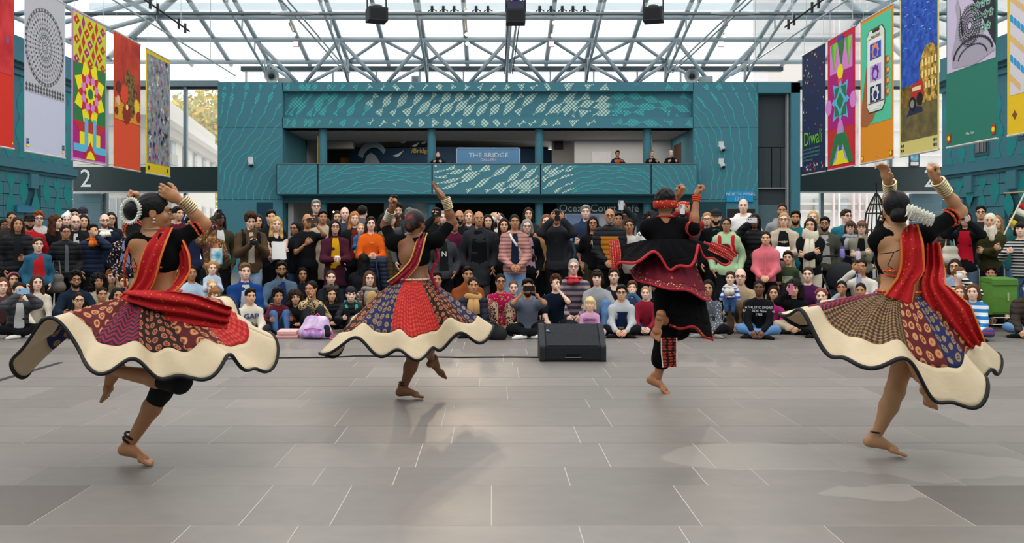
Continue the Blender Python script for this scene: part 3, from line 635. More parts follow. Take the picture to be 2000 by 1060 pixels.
for s in (-1, 1):
    for a, b in ((9.8, 11.45), (11.45, 13.1), (13.1, 14.75), (14.75, 16.3)):
        for d1, d0 in zip((34, 32.2, 30.4, 28.6, 26.8, 25, 23.2, 21.4), (32.2, 30.4, 28.6, 26.8, 25, 23.2, 21.4, 19.6)):
            d1a = min(d1, dhip(a)); d1b = min(d1, dhip(b))
            if d1b <= d0 + .05: continue
            q = [(a, max(d1a, d0)), (b, d1b), (b, d0), (a, d0)]
            if q[0][1] <= d0 + .02: q = q[1:]
            pane([(XC + s * x, d, zside(x) + .2) for x, d in q])
# clerestory over the bridge building
cl_ = thing('window_3', kind='structure')
boxobj('head_beam', (PX(470, 36.4), 36.4, PZ(138, 36.4)), (PX(1530, 36.4), 36.7, PZ(129, 36.4)), mat('#4a5459', .5), cl_); boxobj('sill', (PX(425, 36.3), 36.3, 7.0), (PX(1562, 36.3), 36.6, PZ(159.5, 36.3)), mat('#a8adb0', .5), cl_)
for a, b in zip(range(480, 1500, 85), range(565, 1585, 85)): pbox('glass_pane', a, min(b, 1530), 138, 160, 36.5, 36.52, glassmat((.97, .98, 1), .08), cl_); pbox('glazing_bar', a - 1.5, a + 1.5, 138, 160, 36.42, 36.55, m_grey, cl_)
# tie rods and the cross tube
tr = rf
for X in (-5.86, .69, 7.26):
    for o in (-.09, .09): G().tube([(X + o, 35.4, 7.98), (X + o, 26, 8.02), (X + o, 14, 8.1)], .028, 6).obj('tie_rod', m_grey, tr, True)
    g = G(); g.tube([(X - .75, 26, 8.0), (X - .3, 26, 8.0), (X + .3, 26, 8.0), (X + .75, 26, 8.0)], [.05, .17, .17, .05], 10, sq=(1, .45)).obj('hub_plate', m_grey, tr, True); G().tube([(X, 35.4, 8.0), (X, 35.6, zr(35.6))], .04, 6).obj('hanger', m_grey, tr)
G().tube([(-15.5, 26, 8.0), (17, 26, 8.0)], .055, 8).obj('cross_tube', mat('#6f7b80', .4, metal=.3), tr, True)
G().box((-12, 25.96, 8.1), (14, 26.04, 8.32)).obj('cable_tray_mesh', glassmat((.86, .9, .92), .2), tr)
for o in (-.16, -.06, .05, .15): G().tube([(.69 + o, 35.2, 7.9), (.69 + o * 1.3, 22, 8.0)], .02, 5).obj('cable_bundle', m_black if o in (-.16, .15) else m_grey, tr)
for i, x in enumerate((844, 866, 887, 930, 953, 1054, 1076, 1098, 1119, 1141)):
    p = P(x, 18.5, 26); t = thing('track_light', 'small clamp light on the roof cross tube', 'light', p, group='small clamp lights on the cross tube'); G().box((-.04, -.04, -.1), (.04, .04, .1)).obj('lamp_body', m_black, t); G().tube([(-.12, 0, -.06), (0, 0, .02), (.14, 0, -.05)], .018, 5).obj('clamp', m_black, t)
# hanging loudspeakers
def hang(x, y, D, yaw, label, moving=False):
    t = thing('hanging_loudspeaker', label, 'loudspeaker', P(x, y, D), yaw); G().box((-.22, -.2, -.17), (.22, .22, .13)).obj('cabinet', mat('#24272a', .7), t)
    g = G()
    for sx_ in (-.22, .22): g.tube([(sx_, 0, .1), (sx_, .05, .55)], .02, 5)
    g.tube([(-.22, .05, .52), (.22, .05, .52)], .02, 5); g.obj('yoke', m_black, t); G().tube([(0, .05, .5), (0, .05, 2.6)], .03, 6).obj('drop_pole', m_grey, t)
    G().ell((0, -.03, .16), (.13, .13, .06)).obj('driver_housing', mat('#3a3e42', .5), t, True); G().box((-.17, -.21, -.13), (.17, -.195, .09)).obj('grille', mat('#1a1c1e', .8), t)
    if moving: G().ell((0, -.1, .5), (.2, .16, .16)).obj('moving_head', m_black, t, True); G().lathe([(0, 0), (.12, 0), (.14, .02)], 16).xf(Matrix.Translation((0, -.27, .5)) @ Matrix.Rotation(math.pi / 2, 4, 'X')).obj('violet_lens', emat('#7a5ce0', 1.5), t); G().box((-.2, -.18, .13), (.2, .2, .32)).obj('lamp_base', mat('#2b2c44', .5), t)
hang(736, 28, 20, .35, 'black loudspeaker hung on a yoke nearer the mandala banners'); hang(1007, 32, 20, 0, 'black loudspeaker hung below a violet stage light', True); hang(1276, 28, 20, -.3, 'black loudspeaker hung on a yoke nearer the Diwali banner')
# warm spotlights on the rafters
def spot(x, y, D, on, label):
    t = thing('roof_spotlight', label, 'spotlight', P(x, y, D), group='roof spotlights'); G().lathe([(0, .1), (.05, .1), (.075, 0), (.08, -.05)], 14).xf(Matrix.Rotation(-.9, 4, 'X')).obj('lamp_housing', m_grey, t, True)
    G().lathe([(0, -.045), (.075, -.045)], 14).xf(Matrix.Rotation(-.9, 4, 'X')).obj('lens', emat('#ffcf96', 14 if on else 2), t)
    if on:
        l = bpy.data.lights.new('beam', 'SPOT'); l.energy = 160; l.color = (1, .78, .55); l.spot_size = 1.0; l.spot_blend = .8; l.shadow_soft_size = .1; b = link('beam', l, t, (0, -.2, -.1)); b.rotation_euler = (math.radians(-62) + math.pi/2 - math.pi/2, 0, 0); b.rotation_euler = (-math.radians(58), 0, 0)
for x, y, D, on, lab in ((912, 22, 31.8, True, 'glowing warm spotlight beside the roof cross tube'), (912, 66, 33.4, True, 'bright warm spotlight, upper of a close pair on one roof rafter'), (913, 84, 33.9, True, 'bright warm spotlight, lower of a close pair on one roof rafter'), (562, 40, 32.4, False, 'small dim spotlight above a warm one on the mandala banner side'), (574, 66, 33.4, True, 'single warm roof spotlight on the mandala banner side'), (1082, 43, 32.4, False, 'upper dim spotlight on the rafter beside the hanging stage light'), (1079, 68, 33.4, False, 'lower dim spotlight on the rafter beside the hanging stage light'), (1423, 53, 32.9, True, 'single warm roof spotlight on the Diwali banner side'), (1415, 69, 33.5, False, 'dim spotlight under the warm one on the Diwali banner side')): spot(x, y, D, on, lab)
for x, lab in ((578, 'square lamp panel of nine cells on the mandala banner side'), (1077, 'square lamp panel of nine cells beside the hanging stage light'), (1408, 'square lamp panel of nine cells on the Diwali banner side')):
    t = thing('lamp_panel', lab, 'lamp', P(x, 86, 33.8)); G().box((-.11, 0, -.11), (.11, .05, .11)).obj('panel_frame', mat('#6a4c42', .6), t)
    for i in range(3):
        for j in range(3): G().box((-.095 + .067 * i, -.01, -.095 + .067 * j), (-.04 + .067 * i, 0, -.04 + .067 * j)).obj('lamp_cell', emat('#fff0dc', 1.5), t)
def horn(x, D, yaw, lab):
    t = thing('horn_speaker', lab, 'loudspeaker', (PX(x, D), D, PZ(161, D)), yaw); G().lathe([(.28, 0), (.22, .04), (.1, .2), (.07, .35), (0, .36)], 16).xf(Matrix.Translation((0, -.2, .22)) @ Matrix.Rotation(-math.pi / 2, 4, 'X')).obj('horn', mat('#b0b4b4', .5), t, True)
    G().ell((0, -.12, .22), (.1, .05, .1)).obj('horn_throat', m_black, t, True); G().box((-.15, .1, .0), (.15, .4, .3)).obj('bracket', mat('#8f9494', .5), t); G().box((.25, .1, 0), (.75, .3, .22)).obj('floodlight', mat('#a9adac', .5), t)
horn(530, 33.2, .3, 'pale horn speaker on the bridge roof beside the autumn trees'); horn(1352, 33.2, -.3, 'pale horn speaker on the bridge roof beside the tall service bay')
rb_ = thing('roof_box', 'small grey equipment box on the bridge roof edge', 'box', (PX(811, 32.6), 32.6, PZ(161, 32.6))); G().box((-.14, 0, -.02), (.14, .25, .26)).obj('box_body', mat('#9aa1a3', .5), rb_); G().box((-.1, -.01, .03), (.1, 0, .2)).obj('box_cover', mat('#6e767a', .5), rb_)
for (a, b, D, lab) in (((278, -4), (370, 61), 16, 'thin suspended lighting bar above the mandala banners'), ((1612, -4), (1533, 53), 16, 'thin suspended lighting bar above the Diwali banner')):
    t = thing('lighting_bar', lab, 'lighting bar'); p, q = np.array(P(*a, D)), np.array(P(*b, D + 2.2)); G().tube([p, q], .018, 6).obj('bar', m_black, t)
    for f in (.15, .3, .75, .9): c = p + (q - p) * f; G().box(c - (.02, .02, .1), c + (.02, .02, .1)).obj('clamp', m_black, t)
    for f in (.2, .8): c = p + (q - p) * f; G().tube([c, c + (0, 0, 2.5)], .006, 4).obj('suspension_wire', m_grey, t)
# ================================================================= hanging banners (art is flat print: thin coloured shapes lying on the cloth)
BW, BZ0, BZ1 = 1.8, 3.19, 6.80
BH = BZ1 - BZ0
class Banner:
    # u runs 0..1 across as read in the photograph (left edge to right edge), v runs 0..1 from bottom to top
    def __init__(s, X, Dl, Dr, label, back, n_mat=None):
        s.X = X; s.Dl = Dl; s.Dr = Dr; s.t = thing('hanging_banner', label, 'banner', (X, (Dl + Dr) / 2, 0), group='hanging banners'); s.c = (Dl + Dr) / 2
        s.f = 1 if X < 0 else -1; s.lay = 0; s.cnt = 0; s.g = {}
        G().box((-.006, min(Dl, Dr) - s.c, BZ0), (.006, max(Dl, Dr) - s.c, BZ1)).obj('banner_cloth', back, s.t)
        for z in (BZ0, BZ1): G().tube([(0, Dl - s.c, z), (0, Dr - s.c, z)], .022, 8).obj('banner_rod', mat('#c9c6c2', .4), s.t)
        for d in (Dl, Dr): 
            e = .15 if Dl < Dr else -.15; dd = d - s.c + (e if d == Dl else -e); G().tube([(0, dd, BZ1), (0, dd, 7.6)], .006, 4).obj('suspension_wire', m_grey, s.t)
    def pt(s, u, v, l): return (s.f * (.009 + .0022 * l + 6e-6 * s.cnt), s.Dl + (s.Dr - s.Dl) * u - s.c, BZ0 + BH * v)
    def poly(s, pts, m, l=1, c=None):
        s.cnt += 1; c = c if c is not None else np.mean(np.array(pts), 0); s.g.setdefault((m.name, l), (G(), m))[0].fan([s.pt(u, v, l) for u, v in pts], s.pt(c[0], c[1], l))
    def rect(s, u0, u1, v0, v1, m, l=1): s.poly([(u0, v0), (u1, v0), (u1, v1), (u0, v1)], m, l)
    def disc(s, u, v, r, m, l=2, n=20, ry=None):
        k = BW / BH; s.poly([(u + r * math.cos(t), v + (ry or r) * k * math.sin(t)) for t in np.linspace(0, 2 * math.pi, n, endpoint=False)], m, l)
    def ring(s, u, v, r0, r1, m, l=2, n=40):
        k = BW / BH; g = s.g.setdefault((m.name, l), (G(), m))[0]; a = np.linspace(0, 2 * math.pi, n, endpoint=False)
        V = [s.pt(u + r * math.cos(t), v + r * k * math.sin(t), l) for r in (r0, r1) for t in a]; g.add(V, [np.array([[i, (i + 1) % n, n + (i + 1) % n, n + i] for i in range(n)])])
    def star(s, u, v, r0, r1, n, m, l=2, ph=0.0):
        k = BW / BH; s.poly([(u + (r1 if i % 2 else r0) * math.cos(ph + math.pi * i / n), v + (r1 if i % 2 else r0) * k * math.sin(ph + math.pi * i / n)) for i in range(2 * n)], m, l, (u, v))
    def text(s, body, size, u, v, m, align='CENTER', sx=1.0, l=3):
        p = s.pt(u, v, l); text('banner_lettering', body, size, p, m, s.t, rot=(math.pi / 2, 0, s.f * math.pi / 2), ext=.001, align=align, sx=sx)
    def done(s):
        for (n_, l), (g, m) in s.g.items(): g.obj('banner_print', m, s.t, kind='stuff' if len(g.f) > 1 else None)
fm = lambda c, **k: mat(c, .8, var=.03, **k)
XB, XBR = -10.0, 9.4
def bl(x): return XB * F / (x - VX)
def br(x): return XBR * F / (x - VX)
RED, YEL, GRN, LIM, PNK, MAG, SKY = [fm(c) for c in ('#c4302b', '#f2e413', '#2c7a43', '#c6d42c', '#dd86cf', '#b01a7d', '#5fb8df')]
# left row
b = Banner(XB, bl(-52), bl(27), 'bright red banner with crimson upper photo beside the mandala banner', fm('#d8301f')); b.rect(0, .96, .42, 1, mat('#b81f28', .8, pat='blotch', col2='#d63a3c', sc=2)); b.disc(.82, .62, .05, fm('#9a4a6a')); b.star(.95, .03, .02, .01, 6, YEL); b.done()
b = Banner(XB, bl(48), bl(127), 'pale lilac banner printed with a grey mandala', fm('#c9cbe0'))
gr1, gr2, gr3 = fm('#8d8c90'), fm('#58575c'), fm('#bdbcc2'); b.rect(0, .965, .36, 1, gr3, 1); cx, cy = .47, .66
for r, n, L0, ww, m in ((.46, 40, .06, .02, gr2), (.405, 44, .05, .016, gr1), (.35, 36, .05, .018, gr2), (.29, 36, .05, .016, gr1), (.235, 28, .05, .016, gr2), (.18, 24, .045, .014, gr1), (.125, 16, .05, .012, gr2), (.07, 16, .05, .01, gr2)):
    for i in range(n):
        t = 2 * math.pi * i / n; k = BW / BH; p = lambda rr, tt: (min(max(cx + rr * math.cos(tt), 0), .965), min(max(cy + rr * k * math.sin(tt), .36), 1))
        b.poly([p(r - L0 / 2, t), p(r, t + ww / max(r, .1)), p(r + L0 / 2, t), p(r, t - ww / max(r, .1))], m, 2)
for r in (.475, .44, .15, .03): b.ring(cx, cy, r, min(r + .008, .48), gr2, 3)
for i in range(14):
    for v in (.375, .40): b.poly([(i * .069, v), (i * .069 + .034, v + .02), (i * .069 + .06, v), (i * .069 + .034, v - .012)], gr2, 2)
for u in (.06, .94): 
    for i in range(3): b.rect(u - .03, u + .03, .03 + i * .018, .044 + i * .018, (YEL, fm('#2b4bb0'), GRN)[i], 2)
b.text('·  ·  ·', .05, .5, .025, gr1); b.done()
b = Banner(XB, bl(140), bl(207), 'lime, red and yellow geometric lotus banner with pink edge', fm('#d48bd0'))
b.rect(.03, .97, .64, .985, LIM); b.rect(.03, .97, .26, .66, GRN, 1); b.rect(.03, .97, .02, .27, MAG, 1)
for i in range(5):
    for j in range(5):
        u = .12 + .19 * i + (.095 if j % 2 else 0); v = .68 + .065 * j
        if u < .95: b.poly([(u - .085, v), (u, v + .035), (u + .085, v), (u, v - .035)] if (i + j) % 2 == 0 else [(u - .05, v), (u, v + .05), (u + .05, v), (u, v - .05)], RED if (i + 2 * j) % 3 else MAG, 2); b.disc(u, v, .02, LIM if (i + j) % 2 == 0 else RED, 3, 8)
cx, cy = .5, .47; b.star(cx, cy, .47, .33, 8, YEL, 2, .39); b.star(cx, cy, .36, .22, 8, RED, 3, 0); b.star(cx, cy, .28, .2, 8, PNK, 4, .39); b.star(cx, cy, .21, .12, 8, RED, 5, 0); b.star(cx, cy, .16, .11, 8, YEL, 6, .39); b.disc(cx, cy, .075, GRN, 7)
b.poly([(.03, .27), (.97, .27), (.75, .18), (.25, .18)], RED, 2); b.rect(.2, .8, .09, .2, YEL, 3)
for u in (.34, .58): b.rect(u, u + .1, .07, .3, SKY, 4)
b.rect(.03, .42, .065, .115, SKY, 4); b.rect(.6, .97, .065, .115, SKY, 4); b.poly([(.3, .02), (.5, .14), (.72, .02)], RED, 5); b.poly([(.38, .02), (.42, .06), (.5, .08), (.58, .06), (.64, .02)], YEL, 6); b.done()
b = Banner(XB, bl(222), bl(274), 'orange-red banner with flowers, candle and gilded elephant figure', fm('#e0512b'))
b.rect(.02, .98, .36, .985, mat('#a32a1c', .8, pat='blotch', col2='#c9442a', sc=1.6)); b.poly([(.02, .36), (.98, .36), (.98, .44), (.5, .47), (.02, .52)], fm('#d89a2a'), 2)
b.poly([(.35, .5), (.38, .7), (.5, .76), (.62, .73), (.75, .72), (.85, .62), (.82, .5), (.7, .4), (.5, .4)], mat('#8f6f3c', .8, pat='blotch', col2='#3e2c18', sc=9), 3)
for u, v, r, c in ((.36, .56, .16, '#e0462a'), (.16, .6, .1, '#6e2a1a'), (.84, .5, .12, '#f0c81e'), (.9, .42, .1, '#b32418'), (.45, .42, .17, '#8e2a16'), (.14, .5, .08, '#e7b58a'), (.46, .47, .05, '#ffe27a'), (.08, .42, .07, '#6a3014')): b.star(u, v, r, r * .82, 12, fm(c), 4)
b.done(); 
b = Banner(XB, bl(285), bl(332), 'yellow-edged banner with grey and purple abstract painting', fm('#e2c51f')); b.rect(.04, .96, .085, .965, mat('#9fa3a8', .8, pat='blotch', col2='#6d7480', sc=5))
for i in range(130):
    u, v = random.uniform(.08, .92), random.uniform(.1, .95); c = random.choice(('#b04fa0', '#c98a5c', '#23384a', '#d7d3cf', '#4a5a66', '#b9b13c') if v > .45 else ('#1f3040', '#c08a5a', '#5a4a86', '#d7d3cf', '#a0308a')); r = random.uniform(.02, .07); b.star(u, v, r, r * .4, random.choice((4, 5, 7)), fm(c), 2 + i % 3, random.random())
for u in (.1, .88): b.rect(u - .03, u + .03, .03, .06, fm('#3b3a2a'), 2)
b.done()
# right row (far edge is the left one)
b = Banner(XBR, br(1567), br(1612), 'navy Diwali banner with tiny star motifs', fm('#1c2a50'))
for i in range(56):
    u, v = random.uniform(.06, .94), random.choice((random.uniform(.36, .98), random.uniform(.36, .98), random.uniform(.03, .08))); b.star(u, v, random.choice((.02, .035)), .012, 4, fm(random.choice(('#f08a24', '#e9e3c8', '#9bc46a', '#3d5cc4', '#d84a3a'))), 2, random.random())
b.text('Diwali', .58, .5, .285, fm('#74c832'), sx=1.0)
for i, s_ in enumerate(('Artwork by artists in response to', 'the theme "My Diwali" curated by', 'CommonGround& and designed', 'by Ali Amjad Design')): b.text(s_, .088, .05, .205 - .03 * i, fm('#4f9a8a'), 'LEFT', sx=1.12)
b.done()
b = Banner(XBR, br(1617), br(1670), 'magenta banner with pale blue star and green triangles', fm('#d81f3a')); b.rect(.05, .97, .3, .96, MAG); b.rect(.1, .93, .7, .95, PNK, 2)
for i in range(3): u = .12 + .27 * i; b.poly([(u, .95), (u + .27, .95), (u + .14, .74)], GRN if i % 2 else fm('#55b04a'), 3); b.poly([(u + .12, .95), (u + .27, .95), (u + .14, .74)], fm('#8fc64e') if i % 2 == 0 else fm('#2c7a43'), 4)
b.rect(.35, .6, .955, .985, fm('#3d4fb0'), 3); b.rect(.05, .97, .55, .72, fm('#b3157a'), 2); b.disc(.5, .72, .11, YEL, 5); b.disc(.5, .66, .1, fm('#e0473a'), 4)
b.star(.5, .5, .4, .2, 4, SKY, 3, math.pi / 4); b.star(.5, .5, .33, .17, 4, SKY, 4, 0); b.star(.5, .5, .3, .22, 4, GRN, 5, math.pi / 4); b.star(.5, .5, .25, .14, 4, SKY, 6, 0); b.star(.5, .5, .13, .1, 4, GRN, 7, math.pi / 2)
for u in (.05, .95): b.disc(u, .48, .12, PNK, 2)
b.rect(.05, .97, .03, .3, RED, 2); b.disc(.5, .28, .12, SKY, 3); b.disc(.5, .31, .1, PNK, 4); b.poly([(.05, .03), (.3, .26), (.7, .26), (.97, .03)], GRN, 3); b.poly([(.2, .03), (.42, .18), (.5, .06), (.58, .18), (.8, .03)], fm('#a99ae0'), 4, (.5, .05)); b.poly([(.2, .03), (.35, .07), (.4, .13), (.6, .13), (.66, .07), (.82, .03)], YEL, 5); b.done()
b = Banner(XBR, br(1681), br(1745), 'mint and orange banner of a hand holding a phone', fm('#e8921c')); b.rect(.03, .97, .26, .975, fm('#55c7a0'))
skn = fm('#a8643a'); ink = fm('#3a2a22'); b.poly([(.03, .26), (.05, .4), (.2, .66), (.27, .68), (.3, .45), (.55, .36), (.4, .28), (.2, .25)], skn, 2, (.2, .36))
for v in (.44, .51, .58, .65): b.poly([(.74, v - .03), (.86, v - .025), (.92, v + .005), (.86, v + .035), (.74, v + .03)], skn, 2); b.disc(.86, v + .008, .035, fm('#eab65e'), 3, 10)
def rrect(u0, u1, v0, v1, r, k=.55): return [(u0 + r, v0), (u1 - r, v0), (u1, v0 + r * k), (u1, v1 - r * k), (u1 - r, v1), (u0 + r, v1), (u0, v1 - r * k), (u0, v0 + r * k)]
b.poly(rrect(.22, .78, .335, .905, .08), ink, 4); b.poly(rrect(.235, .765, .342, .898, .075), fm('#dfe8d8'), 5); b.rect(.4, .62, .875, .897, ink, 6); b.rect(.27, .74, .41, .835, fm('#efeee6'), 6); b.rect(.25, .75, .397, .402, ink, 7); b.text('Happy Diwali!', .09, .5, .852, fm('#5a4a4a'), l=8); b.rect(.26, .66, .838, .842, RED, 7)
for v, c, c2 in ((.75, '#2a50c0', '#e08a6a'), (.6, '#c9a2e4', '#5a3a8a'), (.46, '#24356a', '#e6e6d8')): b.rect(.33, .67, v - .055, v + .055, fm(c), 7); b.star(.5, v, .12, .09, 8, fm(c2), 8); b.disc(.5, v - .01, .06, fm(c), 9)
b.poly(rrect(.3, .66, .355, .385, .03), fm('#f5f3ea'), 7)
for u in (.06, .94): b.rect(u - .045, u + .045, .02, .055, RED, 2); b.disc(u, .0375, .03, YEL, 3)
b.text('·············', .05, .5, .03, ink); b.done()
b = Banner(XBR, br(1758), br(1834), 'night painting banner with domed building and red vehicle', fm('#d9cb78')); b.rect(.04, .97, .09, 1, mat('#1d3f9c', .8, pat='blotch', col2='#2f62c4', sc=6)); b.rect(.04, .97, .09, .33, mat('#7a6a3c', .8, pat='blotch', col2='#5c5436', sc=4), 2)
b.poly([(.55, .3), (.55, .55), (.62, .6), (.7, .64), (.85, .64), (.97, .6), (.97, .3)], mat('#5b4a22', .8, pat='blotch', col2='#e0b04a', sc=7), 3, (.75, .45)); b.rect(.04, .5, .3, .43, mat('#4a3c1e', .8, pat='blotch', col2='#8a6a28', sc=5), 3)
for i in range(3):
    for j in range(5): b.rect(.6 + .08 * j, .64 + .08 * j, .38 + .07 * i, .42 + .07 * i, fm('#ffe08a'), 4)
b.poly([(.32, .33), (.32, .42), (.6, .45), (.64, .41), (.66, .34)], fm('#b82a22'), 5); b.disc(.36, .31, .09, fm('#16181c'), 6); b.disc(.55, .33, .08, fm('#16181c'), 6); b.rect(.36, .58, .385, .41, fm('#f0d8a0'), 6); b.disc(.36, .31, .05, fm('#8d8a84'), 7); b.poly([(.2, .24), (.3, .3), (.6, .28), (.62, .25)], fm('#22284a'), 4)
for i in range(50): u, v = random.uniform(.08, .9), random.uniform(.66, .98); b.rect(u, u + random.uniform(.01, .07), v, v + .004, fm(random.choice(('#6a94e0', '#16307e', '#a9c4ee'))), 3)
for u in (.08, .92):
    for i in range(2):
        for j in range(2): b.rect(u - .04 + .05 * i, u - .01 + .05 * i, .025 + .03 * j, .042 + .03 * j, fm('#2a3468'), 2)
b.done()
b = Banner(XBR, br(1849), br(1948), 'lilac and green banner with ink-drawn peacock', fm('#2d7a66')); b.rect(.02, .98, .42, 1, fm('#cdbfd8')); ink = fm('#2e2c33'); b.poly([(.45, 1), (.98, 1), (.98, .48), (.8, .6), (.68, .7), (.5, .8)], ink, 2, (.8, .8))
for i in range(7):
    for j in range(5):
        u, v = .55 + .1 * j + (.05 if i % 2 else 0), .60 + .065 * i
        if u < .95 and u - .35 > (.95 - v) * .7 - .12: b.star(u, v, .055, .04, 5, fm('#7fae9c'), 3, .3); b.star(u, v, .03, .02, 5, ink, 4); b.disc(u, v, .014, fm('#bcd6c8'), 5, 8)
body = [(.14, .44), (.12, .52), (.2, .6), (.24, .7), (.2, .78), (.24, .82), (.3, .76), (.32, .66), (.42, .62), (.7, .6), (.9, .5), (.97, .46), (.6, .42)]
b.poly(body, fm('#a9a3b2'), 4, (.4, .53)); 
for r in (.2, .16, .12, .08, .04): 
    b.ring(.5, .64, r, r + .012, ink, 6); 
    for i in range(int(40 * r / .2) + 6): t = 2 * math.pi * i / (int(40 * r / .2) + 6); b.disc(.5 + (r + .025) * math.cos(t), .64 + (r + .025) * BW / BH * math.sin(t), .008, ink, 6, 6)
for k in range(26): t = math.pi * (.05 + .9 * k / 25); b.disc(.55 + .38 * math.cos(t), .47 + .1 * math.sin(t), .018, ink, 6, 7); b.disc(.55 + .28 * math.cos(t), .46 + .07 * math.sin(t), .012, ink, 6, 6)
for k in range(5): u = .2 + .06 * k; b.poly([(u, .84), (u + .015, .92 + .015 * k), (u + .07, .95 + .015 * k), (u + .03, .92 + .01 * k)], fm('#8f8a9c'), 4)
for u in (.06, .94): b.rect(u - .04, u + .04, .025, .075, RED, 2); b.disc(u, .05, .028, YEL, 3)
b.text('Ellie Huh', .08, .5, .055, fm('#c9d8d0')); b.done()
b = Banner(XBR, br(1968), br(2085), 'yellow banner with diagonal blue and cream stripes', fm('#ecc21c')); b.rect(.06, .96, .2, 1, fm('#d9d3d8'))
for k in range(12):
    v = .12 + .1 * k
    for i in range(14): u0, u1 = .06 + .0643 * i, .06 + .0643 * (i + 1); vv = v + .45 * (.5 - u0) + .0; 
    for i in range(14):
        u0 = .06 + .0643 * i; vv = v - .35 * (u0 - .5)
        if .21 < vv < .97: b.poly([(u0, vv), (u0 + .055, vv - .018), (u0 + .055, vv + .014), (u0 + .028, vv + .03), (u0, vv + .03)], fm('#2d9bd0') if k % 2 else fm('#e4b878'), 2)
b.star(.14, .1, .05, .03, 4, fm('#8a4a2a'), 2); b.done()
for X, lab in ((XB, 'thin steel wire carrying the mandala banner row'), (XBR, 'thin steel wire carrying the Diwali banner row')):
    t = thing('banner_rail', lab, 'rail'); G().tube([(X, 12, 7.6), (X, 34, 7.6)], .025, 6).obj('rail_tube', m_grey, t); 
    for d in (13, 19, 26, 31): G().tube([(X, d, 7.6), (X, d, 10.2 if d > 19 else 10.2)], .01, 4).obj('rail_hanger', m_grey, t)
# ================================================================= people: templates
def fn(*pr, h=.01, k=.02, disp=None, clip=None): return surfnet(list(pr), h, k, disp, clip)
def head_sdf():
    p = [el((0, .014, .022), (.073, .094, .092)), el((0, -.022, -.045), (.058, .070, .068), k=.03), el((0, -.062, -.092), (.026, .024, .022), k=.03),
         rc((0, -.086, .008), (0, -.108, -.030), .009, .0125, k=.012), el((.012, -.096, -.034), (.010, .012, .009), k=.01), el((-.012, -.096, -.034), (.010, .012, .009), k=.01),
         rc((-.045, -.072, .024), (.045, -.072, .024), .014, k=.02), el((.040, -.062, -.03), (.024, .022, .024), k=.02), el((-.040, -.062, -.03), (.024, .022, .024), k=.02),
         el((0, -.086, -.062), (.024, .012, .007), k=.012), el((0, -.083, -.074), (.021, .012, .007), k=.012),
         el((.031, -.101, .0), (.019, .015, .011), k=.012, sub=True), el((-.031, -.101, .0), (.019, .015, .011), k=.012, sub=True)]
    for s in (-1, 1): p += [el((s * .075, .012, -.012), (.010, .019, .030), k=.012), el((s * .083, .008, -.010), (.006, .010, .018), k=.006, sub=True)]
    p += [rc((0, .018, -.06), (0, .034, -.19), .050, .056, k=.03)]
    return p
def face_bits(g, h=1):
    for s in (-1, 1):
        g.ell((s * .031, -.0855, .001), (.0155, .009, .0085), 10, 6, 1); g.ell((s * .031, -.0915, .001), (.0078, .0045, .0080), 8, 5, 2)
        g.tube([(s * .013, -.0925, .019), (s * .03, -.0935, .025), (s * .049, -.082, .018)], [.0035, .0045, .0025], 5, 3)
        g.tube([(s * .015, -.092, .006), (s * .031, -.0945, .0095), (s * .047, -.085, .004)], [.0015, .0022, .0015], 4, 3)
    g.ell((0, -.0955, -.0625), (.022, .0045, .0042), 10, 5, 4); g.ell((0, -.0935, -.0715), (.019, .005, .0052), 10, 5, 4)
def make_head(h):
    g = G(); v, q = surfnet(head_sdf(), h, .02); g.add(v, [q]); face_bits(g); return g
HEAD = make_head(.0122)
def hand(curl=.35, spread=.0, big=1.0, n=6):
    g = G(); g.tube([(-.02, 0, 0), (.015, .002, 0), (.05, .004, 0), (.088, .0, -.003)], [.026, .034, .042, .036], 8, sq=(1, .36), up=(0, 0, 1))
    for y, L, r in ((.030, .070, .0092), (.010, .080, .0095), (-.011, .074, .009), (-.030, .058, .008)):
        a = curl; p = np.array([.080, y, -.003]); pts = [p]; d = y * 2.0 * spread
        for f in (.44, .32, .24): p = p + L * f * np.array([math.cos(a), d, -math.sin(a)]); pts.append(p); a += curl
        g.tube(pts, [r, r * .98, r * .9, r * .7], n)
    g.tube([(.012, .026, -.004), (.040, .052, -.012), (.066, .060, -.022 - .02 * curl), (.086, .056, -.030 - .03 * curl)], [.014, .013, .011, .008], n)
    return g
HANDS = {'r': hand(.22), 'g': hand(.75), 'f': hand(1.15), 'o': hand(.05, 1.0)}
